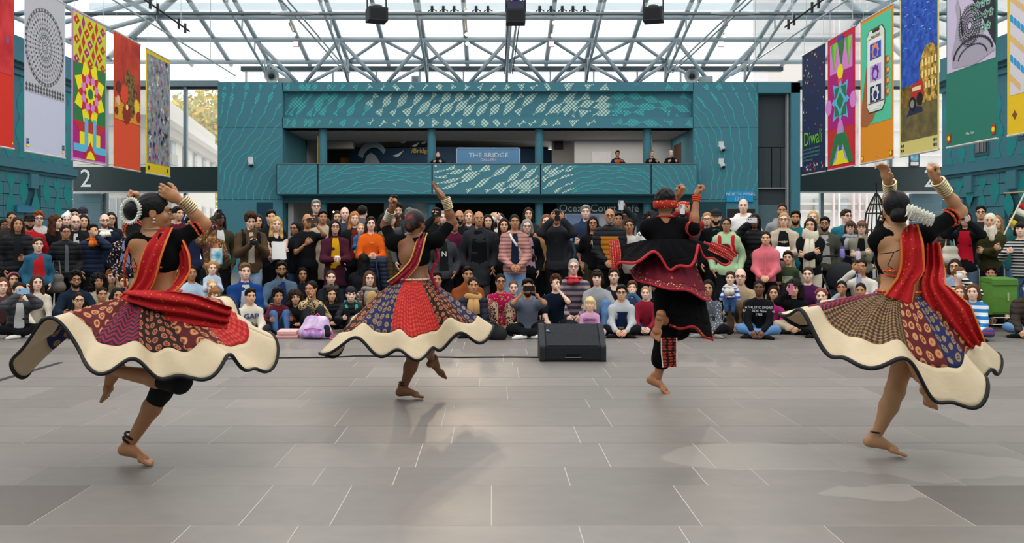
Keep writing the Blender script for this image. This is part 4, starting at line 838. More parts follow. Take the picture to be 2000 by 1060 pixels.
def hair_sdf(style):
    out = [el((0, .020, .030), (.083, .104, .097))]; cut = [el((0, -.115, -.035), (.066, .090, .122), sub=True, k=.012)]; disp = None; h = .0125
    wav = lambda A, f: (lambda X, Y, Z: A * np.sin(f * X + 3) * np.sin(f * Y) * np.sin(f * Z + 1))
    low = [el((0, .0, -.20), (.3, .3, .155), sub=True, k=.01)]
    if style == 'short': return out + [el((0, -.04, .085), (.062, .05, .03))] + cut + low, wav(.006, 70), h
    if style == 'crop': return [el((0, .018, .027), (.0775, .0985, .0945))] + [el((0, -.12, -.03), (.07, .097, .118), sub=True, k=.01)] + low, None, h
    if style == 'balding': return [el((0, .022, .0), (.080, .100, .075)), el((0, -.07, .07), (.12, .12, .075), sub=True, k=.015), el((0, .0, .12), (.07, .09, .075), sub=True, k=.01)] + cut + low, None, h
    if style == 'curlyshort': return [el((0, .020, .035), (.094, .115, .108)), el((0, -.05, .1), (.07, .05, .04))] + cut + [el((0, .0, -.21), (.3, .3, .155), sub=True, k=.01)], wav(.014, 95), h
    base = out
    side = lambda L, r, y=.02: [rc((s * .068, y, .02), (s * .078, y + .005, L), .030, r) for s in (-1, 1)]
    if style == 'bob': return base + side(-.10, .036) + [rc((0, .07, .0), (0, .07, -.11), .065, .06)] + cut, wav(.004, 60), h
    if style == 'long': return base + side(-.24, .034, .0) + [rc((0, .07, .0), (0, .085, -.30), .066, .075, sy=1.3)] + cut, wav(.005, 45), .0135
    if style == 'wavy': return [el((0, .020, .034), (.088, .108, .10))] + side(-.22, .046, .0) + [rc((0, .07, .0), (0, .085, -.26), .075, .088, sy=1.3)] + cut, wav(.011, 55), .0135
    if style == 'curly': return [el((0, .025, .03), (.110, .120, .115))] + [rc((s * .085, .02, .02), (s * .095, .01, -.12), .05, .055) for s in (-1, 1)] + [rc((0, .08, 0), (0, .09, -.14), .09, .09)] + [el((0, -.12, -.045), (.062, .085, .10), sub=True, k=.012)], wav(.016, 80), .0135
    if style == 'tied': return [el((0, .018, .027), (.079, .100, .0955)), el((0, .125, .02), (.040, .038, .040))] + [el((0, -.115, -.035), (.068, .092, .120), sub=True, k=.01)] + low, None, h
    if style == 'pony': return [el((0, .018, .027), (.079, .100, .0955)), rc((0, .11, .03), (0, .15, -.05), .025, .03), rc((0, .15, -.05), (0, .13, -.22), .03, .015)] + [el((0, -.115, -.035), (.068, .092, .120), sub=True, k=.01)] + low, None, h
    if style == 'braids': return [el((0, .018, .027), (.080, .100, .0955))] + [rc((s * .07, .0, -.07), (s * .085, -.06, -.28), .020, .014) for s in (-1, 1)] + [el((0, -.115, -.035), (.068, .092, .120), sub=True, k=.01)] + low[:0], wav(.004, 120), h
    if style == 'bunches': return out + [el((s * .1, .03, .05), (.035, .035, .045)) for s in (-1, 1)] + cut + low, wav(.006, 80), h
    if style == 'fringe': return out + [el((0, -.072, .05), (.066, .032, .035))] + side(-.08, .032) + [rc((0, .07, .0), (0, .07, -.08), .06, .055)] + [el((0, -.122, -.06), (.06, .08, .085), sub=True, k=.01)], wav(.004, 60), h
    if style == 'hijab': return [el((0, .018, .02), (.088, .108, .108)), rc((0, .02, -.06), (0, .02, -.20), .080, .11), rc((.02, -.06, -.13), (.03, -.09, -.30), .05, .04)] + [el((0, -.115, -.025), (.052, .085, .075), sub=True, k=.008)], wav(.004, 60), h
    if style == 'beanie': return [el((0, .014, .045), (.085, .106, .092)), el((0, -.02, -.10), (.3, .3, .105), sub=True, k=.004)], None, h
    if style == 'turban': return [el((0, .012, .07), (.105, .120, .072), k=.01), rc((-.08, -.03, .09), (.09, -.05, .05), .03, k=.01), rc((-.09, .0, .05), (.08, -.05, .10), .03, k=.01), el((0, -.02, -.10), (.3, .3, .125), sub=True, k=.004)], wav(.004, 60), h
_T = {}
def hair_mesh(style):
    if style not in _T:
        p, d, h = hair_sdf(style); v, q = surfnet(p, h, .02, d); _T[style] = G().add(v, [q]).mesh('hair_' + style, mat('#222222'), True)
    return _T[style]
def tmpl(name, f):
    if name not in _T: _T[name] = f().mesh(name, mat('#222222'), True)
    return _T[name]
def t_beard():
    p = [el((0, -.024, -.050), (.064, .077, .072)), el((0, -.064, -.098), (.030, .028, .026), k=.03)]
    p += [el((0, -.105, -.064), (.022, .03, .010), sub=True, k=.006), el((0, -.10, .0), (.075, .10, .050), sub=True, k=.01), el((0, .07, -.03), (.2, .085, .2), sub=True, k=.01)]
    v, q = surfnet(p, .0105, .02); return G().add(v, [q])
def t_glasses():
    g = G()
    for s in (-1, 1):
        a = np.linspace(0, 2 * math.pi, 13); g.tube([(s * .032 + .0225 * math.cos(t), -.1015 + .004 * abs(math.cos(t)), .0 + .0185 * math.sin(t)) for t in a], .0026, 5)
        g.tube([(s * .054, -.098, .006), (s * .078, -.03, .004), (s * .08, .01, -.002)], .0024, 5)
    g.tube([(-.010, -.103, .003), (0, -.106, .006), (.010, -.103, .003)], .0026, 5); return g
def t_cap():
    p = [el((0, .015, .055), (.084, .105, .080)), el((0, 0, -.10), (.3, .3, .135), sub=True, k=.004)]; v, q = surfnet(p, .0125, .01); g = G().add(v, [q])
    a = np.linspace(-1.25, 1.25, 9); V = [(.078 * math.sin(t), .01 - .09 * math.cos(t), .045) for t in a] + [(.082 * math.sin(t), .01 - (.09 + .075 * math.cos(t)) * math.cos(t) ** .3 - .0, .030) for t in a]
    g.add(V + [(x, y, z - .008) for x, y, z in V], [np.array([[i, i + 1, 10 + i, 9 + i] for i in range(8)] + [[27 + i, 28 + i, 19 + i, 18 + i] for i in range(8)] + [[9 + i, 10 + i, 28 + i, 27 + i] for i in range(8)])]); return g
def t_shoe():
    v, q = surfnet([rc((0, .03, .035), (0, -.10, .028), .040, .036, k=.02), rc((0, .035, .04), (0, .04, .085), .036, .038, k=.02), rc((0, -.1, .024), (0, -.16, .018), .034, .024, k=.02), el((0, -.06, -.3), (.4, .4, .30), sub=True, k=.004)], .0135, .02); return G().add(v, [q])
def t_sunglasses_up():
    g = G()
    for s in (-1, 1): g.ell((s * .032, -.062, .098), (.026, .008, .018), 10, 6)
    g.tube([(-.08, .0, .07), (-.06, -.05, .1), (.06, -.05, .1), (.08, 0, .07)], .004, 5); return g
def t_santa():
    v, q = surfnet([rc((0, .01, .06), (.03, .03, .15), .085, .03, k=.02), el((.06, .02, .12), (.025, .025, .025))], .0135, .01); return G().add(v, [q])
def t_headband():
    g = G(); a = np.linspace(0, math.pi, 12); g.tube([(.086 * math.cos(t), -.03 + .0 * t, .03 + .085 * math.sin(t)) for t in a], .012, 6, sq=(1, .5)); return g
def t_scarf():
    g = G(); a = np.linspace(0, 2 * math.pi, 17); g.tube([(.088 * math.cos(t), .008 + .082 * math.sin(t), -.165 + .012 * math.sin(2 * t)) for t in a], .038, 8); g.tube([(-.03, -.07, -.17), (-.045, -.13, -.25), (-.05, -.15, -.40)], [.035, .05, .05], 8, sq=(1, .45)); g.tube([(.03, -.075, -.17), (.03, -.14, -.25), (.035, -.155, -.36)], [.03, .045, .045], 8, sq=(1, .45)); return g
def t_flower(): return G().ell((.06, .07, .07), (.02, .02, .02), 8, 5)
SKIN = {'a': '#f0c4ac', 'b': '#dfab88', 'c': '#bb845f', 'd': '#704a35'}
EYEW = mat('#e8e4de', .4); IRIS = mat('#1c130e', .3)
def clothmat(spec):
    p = spec.split(); st, col = p[0], p[1]; pat = p[2] if len(p) > 2 else None; c2 = p[3] if len(p) > 3 else None; sc = float(p[4]) if len(p) > 4 else 1.0
    if st == 'puffer' and pat is None: return mat(col, .6, pat='puffer', sc=13.0, spec=.15)
    if st == 'puffers' and pat is None: return mat(col, .6, pat='puffer', sc=17.0, spec=.15)
    return mat(col, .9, pat=pat, col2=c2, sc=sc, bump=.25 if pat is None else 0, spec=.08)
def ik(a, w, l1, l2, pole):
    d = w - a; L = np.linalg.norm(d)
    if L > (l1 + l2) * .985: w = a + d / L * (l1 + l2) * .985; d = w - a; L = np.linalg.norm(d)
    x = d / L; p = norm(pole - x * (pole @ x)); c = (l1 * l1 + L * L - l2 * l2) / (2 * L); s = math.sqrt(max(l1 * l1 - c * c, 0)); return a + x * c + p * s, w
FIT = {'tee': .006, 'shirt': .010, 'knit': .014, 'hoodie': .020, 'jacket': .024, 'coat': .028, 'puffer': .036, 'puffers': .030, 'dress': .010, 'kurta': .012, 'blazer': .018, 'vest': .006}
def handxf(wr, el_, side, hs, thumb=(0, -.55, .85)):
    x = norm(wr - el_); y = np.asarray(thumb, float); y = norm(y - x * (y @ x)); z = np.cross(x, y)
    M = np.eye(4); M[:3, 0] = x * hs; M[:3, 1] = y * hs; M[:3, 2] = z * hs * (-1 if side > 0 else 1); M[:3, 3] = wr; return M
ALL = []
def person(x, y, D, kind, pose, skin, hair, top, bot, extra, label, hr=None, z0=0.0, yaw=None, hy=0.0, hp=0.0, lean=None, H=None, fine=True, group='spectators'):
    """kind: M/W/K/T (man, woman, child, toddler) + s/x/k/n (standing, cross-legged, knees up, kneeling)"""
    sx_, st = kind[0], kind[1]; hs = {'M': 1.02, 'W': .97, 'K': .90, 'T': .80}[sx_]; hh = .23 * hs
    X = PX(x, D); zc = PZ(y, D) ; ztop = zc + hh / 2
    seat = st != 's'
    H = H or ((ztop - z0) / .535 if seat else ztop - z0); H = min(max(H, .75), 1.95 if not seat else 1.85)
    if yaw is None: yaw = .75 * math.atan2(.6 - X, D - 6.5)
    t = thing('person', label, 'person', (X, D, 0), yaw, group=group)
    male = sx_ == 'M'; kid = sx_ in 'KT'; wd = {'M': 1.0, 'W': .92, 'K': .95, 'T': 1.1}[sx_]
    zs = zc - hh / 2 - .052 * H; zh = z0 + (.075 * H if seat else .515 * H)
    sw = H * (.105 if male else .094 if sx_ == 'W' else .098); ly = lean if lean is not None else (-.05 * H if seat else -.005 * H); by = .12 * H * .0
    A = lambda *p: np.array(p, float)
    pel = A(0, 0, zh); wai = A(0, ly * .3, zh + .36 * (zs - zh)); che = A(0, ly * .75, zh + .76 * (zs - zh)); sho = A(0, ly, zs); headp = A(0, ly - .018, zc)
    rp, rw, rch, rs = .084 * H * wd, .074 * H * wd, .088 * H * wd, .036 * H
    if sx_ == 'W': rw *= .95; rp *= 1.06
    l1, l2 = .172 * H, .148 * H
    arms = {}
    for s, pc in ((-1, pose[0]), (1, pose[1])):
        a = A(s * sw * .95, ly, zs - .036 * H)
        T = {'d': A(s * 1.2 * sw, ly - .03 * H, zs - .31 * H), 'w': A(s * .035 * H, ly - .17 * H, zs - .20 * H), 'c': A(s * .032 * H, ly - .18 * H, zs - .10 * H), 'f': A(s * .045 * H, ly - .20 * H, zc - .03 * H), 'h': A(s * .06 * H, ly - .16 * H, zc + .01 * H),
             'x': A(-s * .45 * sw, ly - .135 * H - .01 * (s > 0), zs - .155 * H - .012 * s * H), 'p': A(s * 1.1 * sw, ly - .05 * H, zs - .285 * H), 'm': A(s * .02 * H, ly - .115 * H, zc - hh * .44), 'q': A(s * .04 * H, ly - .14 * H, zs - .275 * H),
             'l': A(s * .05 * H, ly - .19 * H, max(zs - .27 * H, z0 + .10)), 'k': A(s * .13 * H, ly - .22 * H, z0 + .17 * H), 'u': A(s * .05 * H, -.12 * H, ztop + .06), 'r': A(s * .09 * H, -.25 * H, zs - .10 * H), 'b': A(s * 1.2 * sw, ly + .05 * H, max(z0 + .06, zs - .31 * H)), 'v': A(s * .10 * H, -.42, z0 + 1.09)}[pc]
        pole = A(s * .55, .45, -.7) if pc not in 'dpbv' else A(s * .5, 1, -.1) if pc != 'v' else A(s * .15, 1, .1)
        e, wv = ik(a, T, l1, l2, pole); arms[s] = (a, e, wv, pc)
    # legs
    legs = {}
    for s in (-1, 1):
        hp_ = A(s * .050 * H, 0, zh)
        if st == 's': kn, an = A(s * .056 * H, -.012 * H, z0 + .28 * H), A(s * .06 * H, .015 * H, z0 + .05 * H)
        elif st == 'x': kn, an = A(s * .158 * H, -.155 * H, z0 + .085 * H), A(-s * .055 * H, -.225 * H - .02 * (s > 0), z0 + .045 * H)
        elif st == 'k': kn, an = A(s * .075 * H, -.20 * H, z0 + .245 * H), A(s * .065 * H, -.29 * H, z0 + .05 * H)
        elif st == 'h': kn, an = A(s * .055 * H, -.19 * H, zh + .005 * H), A(s * .055 * H, -.21 * H, zh - .21 * H)
        else: kn, an = A(s * .085 * H, -.15 * H, z0 + .06 * H), A(s * .06 * H, .03 * H, z0 + .045 * H)
        legs[s] = (hp_, kn, an)
    thg, knr, ank = .050 * H * (1.0 if not kid else .95), .034 * H, .023 * H
    ph = (x * 7.3 + y) % 6.28
    def torso(add, low=True):
        p = [rc(wai, che, rw + add, rch + add, sy=1.42), rc(che, sho - A(0, 0, .045 * H), rch + add, .060 * H + add * .7, sy=1.42), rc(A(-sw * .86, ly, zs - .034 * H), A(0, ly + .01, zs + .004 * H), rs * .92 + add * .6, rs * 1.0 + add * .5, sy=1.1), rc(A(sw * .86, ly, zs - .034 * H), A(0, ly + .01, zs + .004 * H), rs * .92 + add * .6, rs * 1.0 + add * .5, sy=1.1)]
        if low: p.append(rc(pel, wai, rp + add, rw + add, sy=1.40))
        return p
    # body: one continuous surface with neck, arms, legs and feet
    pr = torso(-.004) + [rc(sho - A(0, 0, .02), headp + A(0, .03, -.10 * hs), .036 * H if not kid else .034 * H, .048 * hs, k=.03)]
    for s in (-1, 1):
        a, e, wv, pc = arms[s]; hp_, kn, an = legs[s]
        pr += [rc(a, e, .029 * H, .023 * H), rc(e, wv, .023 * H, .0165 * H), rc(hp_, kn, thg - .004, knr - .004), rc(kn, an, knr - .004, ank - .003)]
        if st == 's': pr.append(rc(an + A(0, .01, -.018 * H), an + A(0, -.09 * H, -.03 * H), .022 * H, .016 * H))
    g = G(); v, q = surfnet(pr, .035 if fine else .042, .03); g.add(v, [q])
    MH = Matrix.Translation(Vector(headp)) @ Matrix.Rotation(hy, 4, 'Z') @ Matrix.Rotation(hp, 4, 'X') @ Matrix.Diagonal((hs * (1.0 if not kid else 1.03), hs, hs, 1))
    g.join(HEAD, 0, MH)
    for s in (-1, 1):
        a, e, wv, pc = arms[s]; kind_h = 'g' if pc in 'fchru' else ('f' if pc in 'x' else 'r'); g.join(HANDS[kind_h], 0, handxf(wv, e, s, H / 1.72 * (.98 if not kid else 1.02), (0, -1, .1) if pc in 'dpb' else (0, -.3, .95) if pc not in 'ql' else (-s * 1.0, -.3, .4)))
    hst, hc = (hair.split() + ['#241812'])[:2]
    g.obj('body', [mat(SKIN[skin], .55, var=.05, spec=.35), EYEW, IRIS, mat(hc if hst not in ('hijab', 'beanie', 'turban') else '#241812', .8), mat({'a': '#b86a62', 'b': '#a85a50', 'c': '#844438', 'd': '#5a2e28'}[skin], .5)], t, True)
    def att(name, me, m, M=MH):
        o = link(name, me, t); o.matrix_local = M if isinstance(M, Matrix) else Matrix(M)
        if not o.material_slots: return o
        o.material_slots[0].link = 'OBJECT'; o.material_slots[0].material = m; return o
    if hst != 'bald': att({'hijab': 'headscarf', 'beanie': 'beanie', 'turban': 'turban'}.get(hst, 'hair'), hair_mesh(hst), mat(hc, .6, bump=.5, sc=3.0, var=.25, spec=.15) if hst != 'turban' else mat('#b3261e', .8, pat='spots', col2='#e8a030', sc=30))
    # clothing
    tst, tcol = top.split()[:2]; add = FIT[tst]; fold = .0045 if tst in ('tee', 'shirt', 'knit', 'dress', 'kurta', 'vest') else .007
    dsp = lambda Xg, Yg, Zg: fold * (np.sin(21 * Xg + 9 * Zg + ph) * np.sin(17 * Zg - 7 * Xg + 2 * ph) + .6 * np.sin(34 * Zg + 11 * Yg + ph))
    pr = torso(add); hm = .5
    if tst in ('coat', 'dress', 'kurta') and not seat: pr.append(rc(pel, A(0, 0, z0 + (.33 if tst == 'coat' else .26) * H), rp + add, rp + add + .02, sy=1.3))
    elif tst in ('jacket', 'puffer', 'hoodie', 'blazer', 'puffers') and not seat: pr.append(rc(pel, pel - A(0, 0, .035 * H), rp + add, rp + add * .9, sy=1.35))
    elif seat and tst in ('coat', 'kurta', 'dress'): pr.append(rc(pel, pel + A(0, -.12 * H, 0), rp + add, rp, sy=1.2))
    if tst in ('jacket', 'puffer', 'coat', 'blazer', 'puffers'): pr.append(rc(sho + A(0, .02, .005), sho + A(0, .012, .040 * H), .050 * H + add * .3, .042 * H, sy=1.0))
    if tst == 'hoodie': pr += [rc(A(-.05 * H, ly + .045 * H, zs + .015 * H), A(.05 * H, ly + .045 * H, zs + .015 * H), .035 * H)]
    for s in (-1, 1):
        a, e, wv, pc = arms[s]
        if tst == 'vest': pass
        elif tst == 'tee' or 'short' in extra: pr.append(rc(a, a + (e - a) * .72, .033 * H + add, .031 * H + add))
        else: pr += [rc(a, e, .031 * H + add * .8, .027 * H + add * .75), rc(e, wv - (wv - e) * .06, .027 * H + add * .75, .021 * H + add * .5)]
    pr.append(rc(sho + A(0, -.012, .055 * H), headp + A(0, -.02, 0), .033 * H, .04, sub=True, k=.01))
    hem = None
    if not seat:
        hz = {'tee': zh - .035 * H, 'vest': zh - .02 * H, 'coat': z0 + .34 * H, 'dress': z0 + .27 * H, 'kurta': z0 + .30 * H}.get(tst, zh - .05 * H)
        if tst not in ('coat', 'dress', 'kurta'): pr.append(rc(pel, pel - A(0, 0, .07 * H), rp + add + .004, rp + add * .9, sy=1.32))
        hem = lambda Xg, Yg, Zg: np.where(np.abs(Xg) < sw * 1.03, hz - Zg, -1.0) + 0 * Yg
    v, q = surfnet(pr, .0225 if fine else .030, .03, dsp, hem); nm = {'tee': 't_shirt', 'shirt': 'shirt', 'knit': 'jumper', 'hoodie': 'hoodie', 'jacket': 'jacket', 'coat': 'coat', 'puffer': 'puffer_jacket', 'puffers': 'puffer_jacket', 'dress': 'dress', 'kurta': 'kurta', 'blazer': 'blazer', 'vest': 'sleeveless_top'}[tst]
    G().add(v, [q]).obj(nm, clothmat(top), t, True)
    inner = extra.get('inner')
    if inner and tst in ('jacket', 'coat', 'puffer', 'blazer', 'hoodie', 'puffers', 'shirt', 'knit'):   # open front showing the layer beneath
        fr = []
        for zf in np.linspace(0, 1, 9):
            zz = zs + .012 * H - zf * (zs - zh) * 1.0; c = pel + (sho - pel) * ((zz - zh) / (zs - zh)); rr = np.interp(zz, [zh, wai[2], che[2], zs - .03 * H, zs + .02 * H], [rp, rw, rch, .066 * H, .04 * H]) + add * 1.05 + .006
            fr.append((c, rr, zz, (.026 + .022 * zf ** .6) * H * extra.get('open', 1.0)))
        V = []; 
        for c, rr, zz, wv_ in fr:
            for u in np.linspace(-1, 1, 5): xx = u * wv_; V.append((xx, c[1] - math.sqrt(max(rr * rr - xx * xx, .0001)) / 1.40 - .004, zz))
        V = np.array(V); G().add(V, [np.array([[i * 5 + j, (i + 1) * 5 + j, (i + 1) * 5 + j + 1, i * 5 + j + 1] for i in range(8) for j in range(4)])]).obj('inner_top', clothmat('tee ' + inner), t, True)
    b0 = bot.split()[0]; bm = clothmat('x ' + bot if not bot.startswith('skirt') else bot)
    if bot.startswith('skirt') and not seat: pr = [rc(pel + A(0, 0, .04 * H), A(0, 0, z0 + .12 * H), rp, rp + .05, sy=1.2)]
    else:
        pr = [rc(pel, pel + A(0, 0, .05 * H), rp + .004, rw + .004, sy=1.36)]
        for s in (-1, 1): hp_, kn, an = legs[s]; pr += [rc(hp_, kn, thg + .010, knr + .013), rc(kn, an + (kn - an) * .04, knr + .013, ank + .014)]
        if bot.startswith('skirt'): pr += [rc(legs[-1][1], legs[1][1], .08, k=.08), rc(legs[-1][2], legs[1][2], .06, k=.08), rc(pel, pel + A(0, -.2 * H, .03), .1, k=.08)]
    v, q = surfnet(pr, .028 if fine else .037, .03, lambda Xg, Yg, Zg: .005 * np.sin(30 * Zg + 13 * Xg + ph) * np.sin(19 * Yg + 9 * Xg)); 
    v[:, 2] = np.maximum(v[:, 2], (z0 if st != 'h' else 0) + .004); G().add(v, [q]).obj('skirt' if bot.startswith('skirt') else 'trousers', bm, t, True)
    if sx_ != 'T' or st == 's' or True:
        for s in (-1, 1):
            hp_, kn, an = legs[s]; sc = H / 1.72 * (1.0 if not kid else .98)
            yaw_s = {'s': s * .2, 'x': -s * 1.25, 'k': s * .1, 'n': math.pi, 'h': s * .1}[st]
            att('shoe', tmpl('shoe', t_shoe), clothmat('x ' + extra.get('shoe', '#1b1a1a')), Matrix.Translation((an[0], an[1], z0 + .002 if st == 'x' else an[2] - .05 * H if st == 'h' else max(an[2] - .05 * H, z0))) @ Matrix.Rotation(yaw_s, 4, 'Z') @ Matrix.Scale(sc, 4))
    E = extra
    if 'beard' in E: att('beard', tmpl('beard', t_beard), mat(E['beard'] if isinstance(E['beard'], str) else hc, .8, bump=.4))
    if 'gl' in E: att('glasses', tmpl('glasses', t_glasses), mat(E['gl'] if isinstance(E['gl'], str) else '#1a1614', .3))
    if 'cap' in E: att('cap', tmpl('cap', t_cap), mat(E['cap'], .8))
    if 'sung' in E: att('sunglasses', tmpl('sunglasses_up', t_sunglasses_up), mat('#2a2422', .2))
    if 'santa' in E: att('bobble_hat', tmpl('bobble_hat', t_santa), mat(E['santa'], .8))
    if 'band' in E: att('headband', tmpl('headband', t_headband), mat(E['band'], .7))
    if 'clip' in E: att('hair_clip', tmpl('hair_clip', t_flower), mat(E['clip'], .6))
    if 'scarf' in E: att('scarf', tmpl('scarf', t_scarf), clothmat('x ' + E['scarf']), Matrix.Translation(Vector(headp) + Vector((0, 0, -.165 * hs * (1 - E.get('scl', 1.0))))) @ Matrix.Diagonal((hs * 1.05, hs * 1.05, hs * E.get('scl', 1.0), 1)))
    if 'strap' in E:      # bag strap across the chest or over both shoulders
        gg = G(); o_ = .03
        fy = lambda zz: ly - math.sqrt(max((np.interp(zz, [zh, wai[2], che[2], zs], [rp, rw, rch, .07 * H]) + add) ** 2 - .0006, .001)) / 1.4 - .012
        if E.get('cross'): gg.tube([(-sw * .55, ly - .01, zs + .03 + add), (-sw * .35, fy(zs - .03), zs - .04), (0, fy(che[2]), che[2]), (sw * .75, fy(wai[2]) + .05, wai[2])], .018, 6, sq=(1, .4), up=(0, 1, 0))
        else:
            for s in (-1, 1): gg.tube([(s * sw * .62, ly + .05, zs + .035 + add), (s * sw * .62, fy(zs - .02) + .02, zs - .01), (s * sw * .6, fy(che[2]) + .02, che[2]), (s * sw * .85, fy(wai[2]) + .06, wai[2] + .03)], .024, 6, sq=(1, .4), up=(0, 1, 0))
        gg.obj('bag_strap', clothmat('x ' + E['strap']), t, True)
    if 'pack' in E: v, q = surfnet([rc((0, ly + .20, zs - .02), (0, ly + .20, zs - .32), .11, .13, sy=.9)], .03); G().add(v, [q]).obj('backpack', clothmat('x ' + E['pack']), t, True)
    if 'text' in E:
        s_, siz, colr = E['text'][:3]; dz = E['text'][3] if len(E['text']) > 3 else 0; zt = che[2] - .03 * H + dz; rr = np.interp(zt, [zh, wai[2], che[2], zs], [rp, rw, rch, .066 * H]) + add + .010; yc_ = ly * np.interp(zt, [zh, wai[2], che[2], zs], [0, .3, .75, 1])
        o = text('printed_lettering', s_, siz, (0, yc_ - rr / 1.42 - .006, zt), mat(colr, .7), t, ext=.006)
    if 'panel' in E:      # contrast panel on the chest
        V = []; pc_, zlo, zhi, hw = E['panel']
        for zf in np.linspace(zlo, zhi, 7):
            zz = zh + zf * (zs - zh); rr = np.interp(zz, [zh, wai[2], che[2], zs], [rp, rw, rch, .075 * H]) + add + .011; yc_ = ly * np.interp(zz, [zh, wai[2], che[2], zs], [0, .3, .75, 1])
            for u in np.linspace(-1, 1, 7): xx = u * hw * H; V.append((xx, yc_ - math.sqrt(max(rr * rr - xx * xx, .0004)) / 1.40 - .003, zz))
        G().add(V, [np.array([[i * 7 + j, i * 7 + j + 1, (i + 1) * 7 + j + 1, (i + 1) * 7 + j] for i in range(6) for j in range(6)])]).obj('chest_panel', clothmat(pc_ if ' ' in pc_ and pc_.split()[0] in FIT else 'x ' + pc_), t, True)
    ALL.append(t)
    # held things stay separate objects, placed where the hands are
    if 'hold' in E:
        R = Matrix.Translation((X, D, 0)) @ Matrix.Rotation(yaw, 4, 'Z'); ht = E['hold']; 
        tip = {s: arms[s][2] + norm(arms[s][2] - arms[s][1]) * .075 * H / 1.72 for s in (-1, 1)}; mid = (tip[-1] + tip[1]) / 2
        for item in (ht if isinstance(ht, list) else [ht]):
            nm, col, where, lab = item[:4]; p = {'m': mid, 'l': tip[-1], 'r': tip[1]}[where[0]].copy(); held(nm, col, R @ Vector(p), yaw, lab, where[1:])
    return t
def held(nm, col, loc, yaw, lab, opt=''):
    cat = {'phone': 'phone', 'camera': 'camera', 'cup': 'cup', 'papers': 'papers', 'gift': 'bag', 'card': 'card', 'flag': 'flag'}.get(nm, nm)
    t = thing({'phone': 'phone', 'papers': 'paper_sheaf', 'cup': 'paper_cup', 'gift': 'gift_bag', 'flag': 'hand_flag'}.get(nm, nm), lab, cat, loc, yaw)
    if nm == 'phone':
        w_, h_ = (.038, .078) if 'w' not in opt else (.078, .038); G().box((-w_, -.012, -h_), (w_, -.003, h_)).obj('phone_case', mat(col, .4), t); G().box((-w_ * .93, -.003, -h_ * .96), (w_ * .93, -.001, h_ * .96)).obj('screen', mat('#1c2226', .1, spec=.6), t)
        for dz in (.0, -.024): G().lathe([(0, 0), (.009, 0), (.009, -.004)], 10).xf(Matrix.Translation((-w_ * .55, -.0125, h_ * .72 + dz if h_ > w_ else h_ * .4)) @ Matrix.Rotation(math.pi / 2, 4, 'X')).obj('lens', mat('#0c0d0f', .15), t)
    elif nm == 'camera':
        G().box((-.065, -.03, -.045), (.065, .02, .04)).obj('camera_body', mat(col, .5), t); G().box((-.025, -.03, .04), (.025, .015, .06)).obj('viewfinder', mat(col, .5), t)
        G().lathe([(.03, .0), (.032, .05), (.028, .055), (.0, .045)], 16).xf(Matrix.Translation((0, -.03, 0)) @ Matrix.Rotation(math.pi / 2, 4, 'X')).obj('lens', mat('#1a1b1d', .2), t, True); G().lathe([(.033, .048), (.028, .057)], 16).xf(Matrix.Translation((0, -.03, 0)) @ Matrix.Rotation(math.pi / 2, 4, 'X')).obj('lens_ring', mat('#b8b8b8' if 's' in opt else '#2a2a2c', .3), t, True)
    elif nm == 'cup':
        G().lathe([(0, -.05), (.028, -.05), (.038, .045), (.0, .045)], 14).obj('cup_wall', mat(col, .6), t, True); G().lathe([(.041, .044), (.041, .052), (.03, .058), (0, .058)], 14).obj('lid', mat('#efece6', .5), t, True)
    elif nm == 'papers':
        for i in range(3): G().box((-.105, -.006 - .004 * i, -.15), (.105, -.004 - .004 * i, .13)).xf(Matrix.Translation((0, -.05, .03)) @ Matrix.Rotation(.07 * (i - 1), 4, 'Y') @ Matrix.Rotation(-.9 if 'f' in opt else -.2, 4, 'X')).obj('sheet', mat(col, .8, var=.02), t)
    elif nm == 'gift':
        G().box((-.08, -.05, -.24), (.08, .03, 0)).obj('bag_body', mat(col, .7, pat='blotch', col2='#f2efe6', sc=9), t); G().tube([(-.04, -.01, 0), (-.03, -.01, .07), (.03, -.01, .07), (.04, -.01, 0)], .005, 5).obj('bag_handle', mat('#cc3333', .7), t)
# ================================================================= the crowd (pixel of head centre, depth, what they wear)
CR = []
def c(x, y, D, kind, pose, skin, hair, top, bot, label, kw=None, **extra): CR.append([x, y, D, kind, pose, skin, hair, top, bot, extra, label, kw or {}])
DK, BLK, JEAN, NAVY = '#1c1d20', '#141416', '#4b6a8c', '#1c2433'
# --- standing
c(34, 438, 13.54, 'Ws', 'dw', 'c', 'long #2c1a10', 'puffer #17181b', BLK, 'woman with long brown hair in black puffer jacket beside boy in blue cardigan', inner='#202124')
c(23, 427, 14.40, 'Ms', 'dd', 'c', 'crop #1d1512', 'jacket #33302c', DK, 'man behind the long-haired woman in the black puffer')
c(8, 441, 14.90, 'Ws', 'dd', 'd', 'bob #120d0b', 'jacket #3a3330', DK, 'dark-haired woman half hidden by the long-haired woman in black puffer')
c(57, 433, 14.10, 'Ms', 'dd', 'c', 'short #1a1210', 'jacket #b3202a', DK, 'man in black cap and red jacket behind the boy in blue', beard=True, cap='#17181a')
c(75, 427, 14.90, 'Ms', 'pp', 'a', 'curlyshort #8a4a28', 'hoodie #b9b9b6', JEAN, 'ginger curly-haired man in glasses and pale grey hoodie', gl=True)
c(109, 433, 14.54, 'Ws', 'dd', 'a', 'wavy #4a2a1a', 'knit #191a1c', DK, 'brown-haired woman turned aside with a white hair clip', dict(hy=.9), clip='#f2f0ea')
c(74, 477, 13.08, 'Ks', 'dd', 'a', 'short #4a2f1e', 'jacket #2f5f78', '#1e1f22', 'boy in teal-blue cardigan over red T-shirt', inner='#b8242a', open=1.4)
c(128, 453, 13.58, 'Ks', 'pp', 'c', 'tied #140e0c', 'puffer #1a1b1e', BLK, 'girl in glasses and long black padded coat', gl=True, inner='#5b5d62', open=.4)
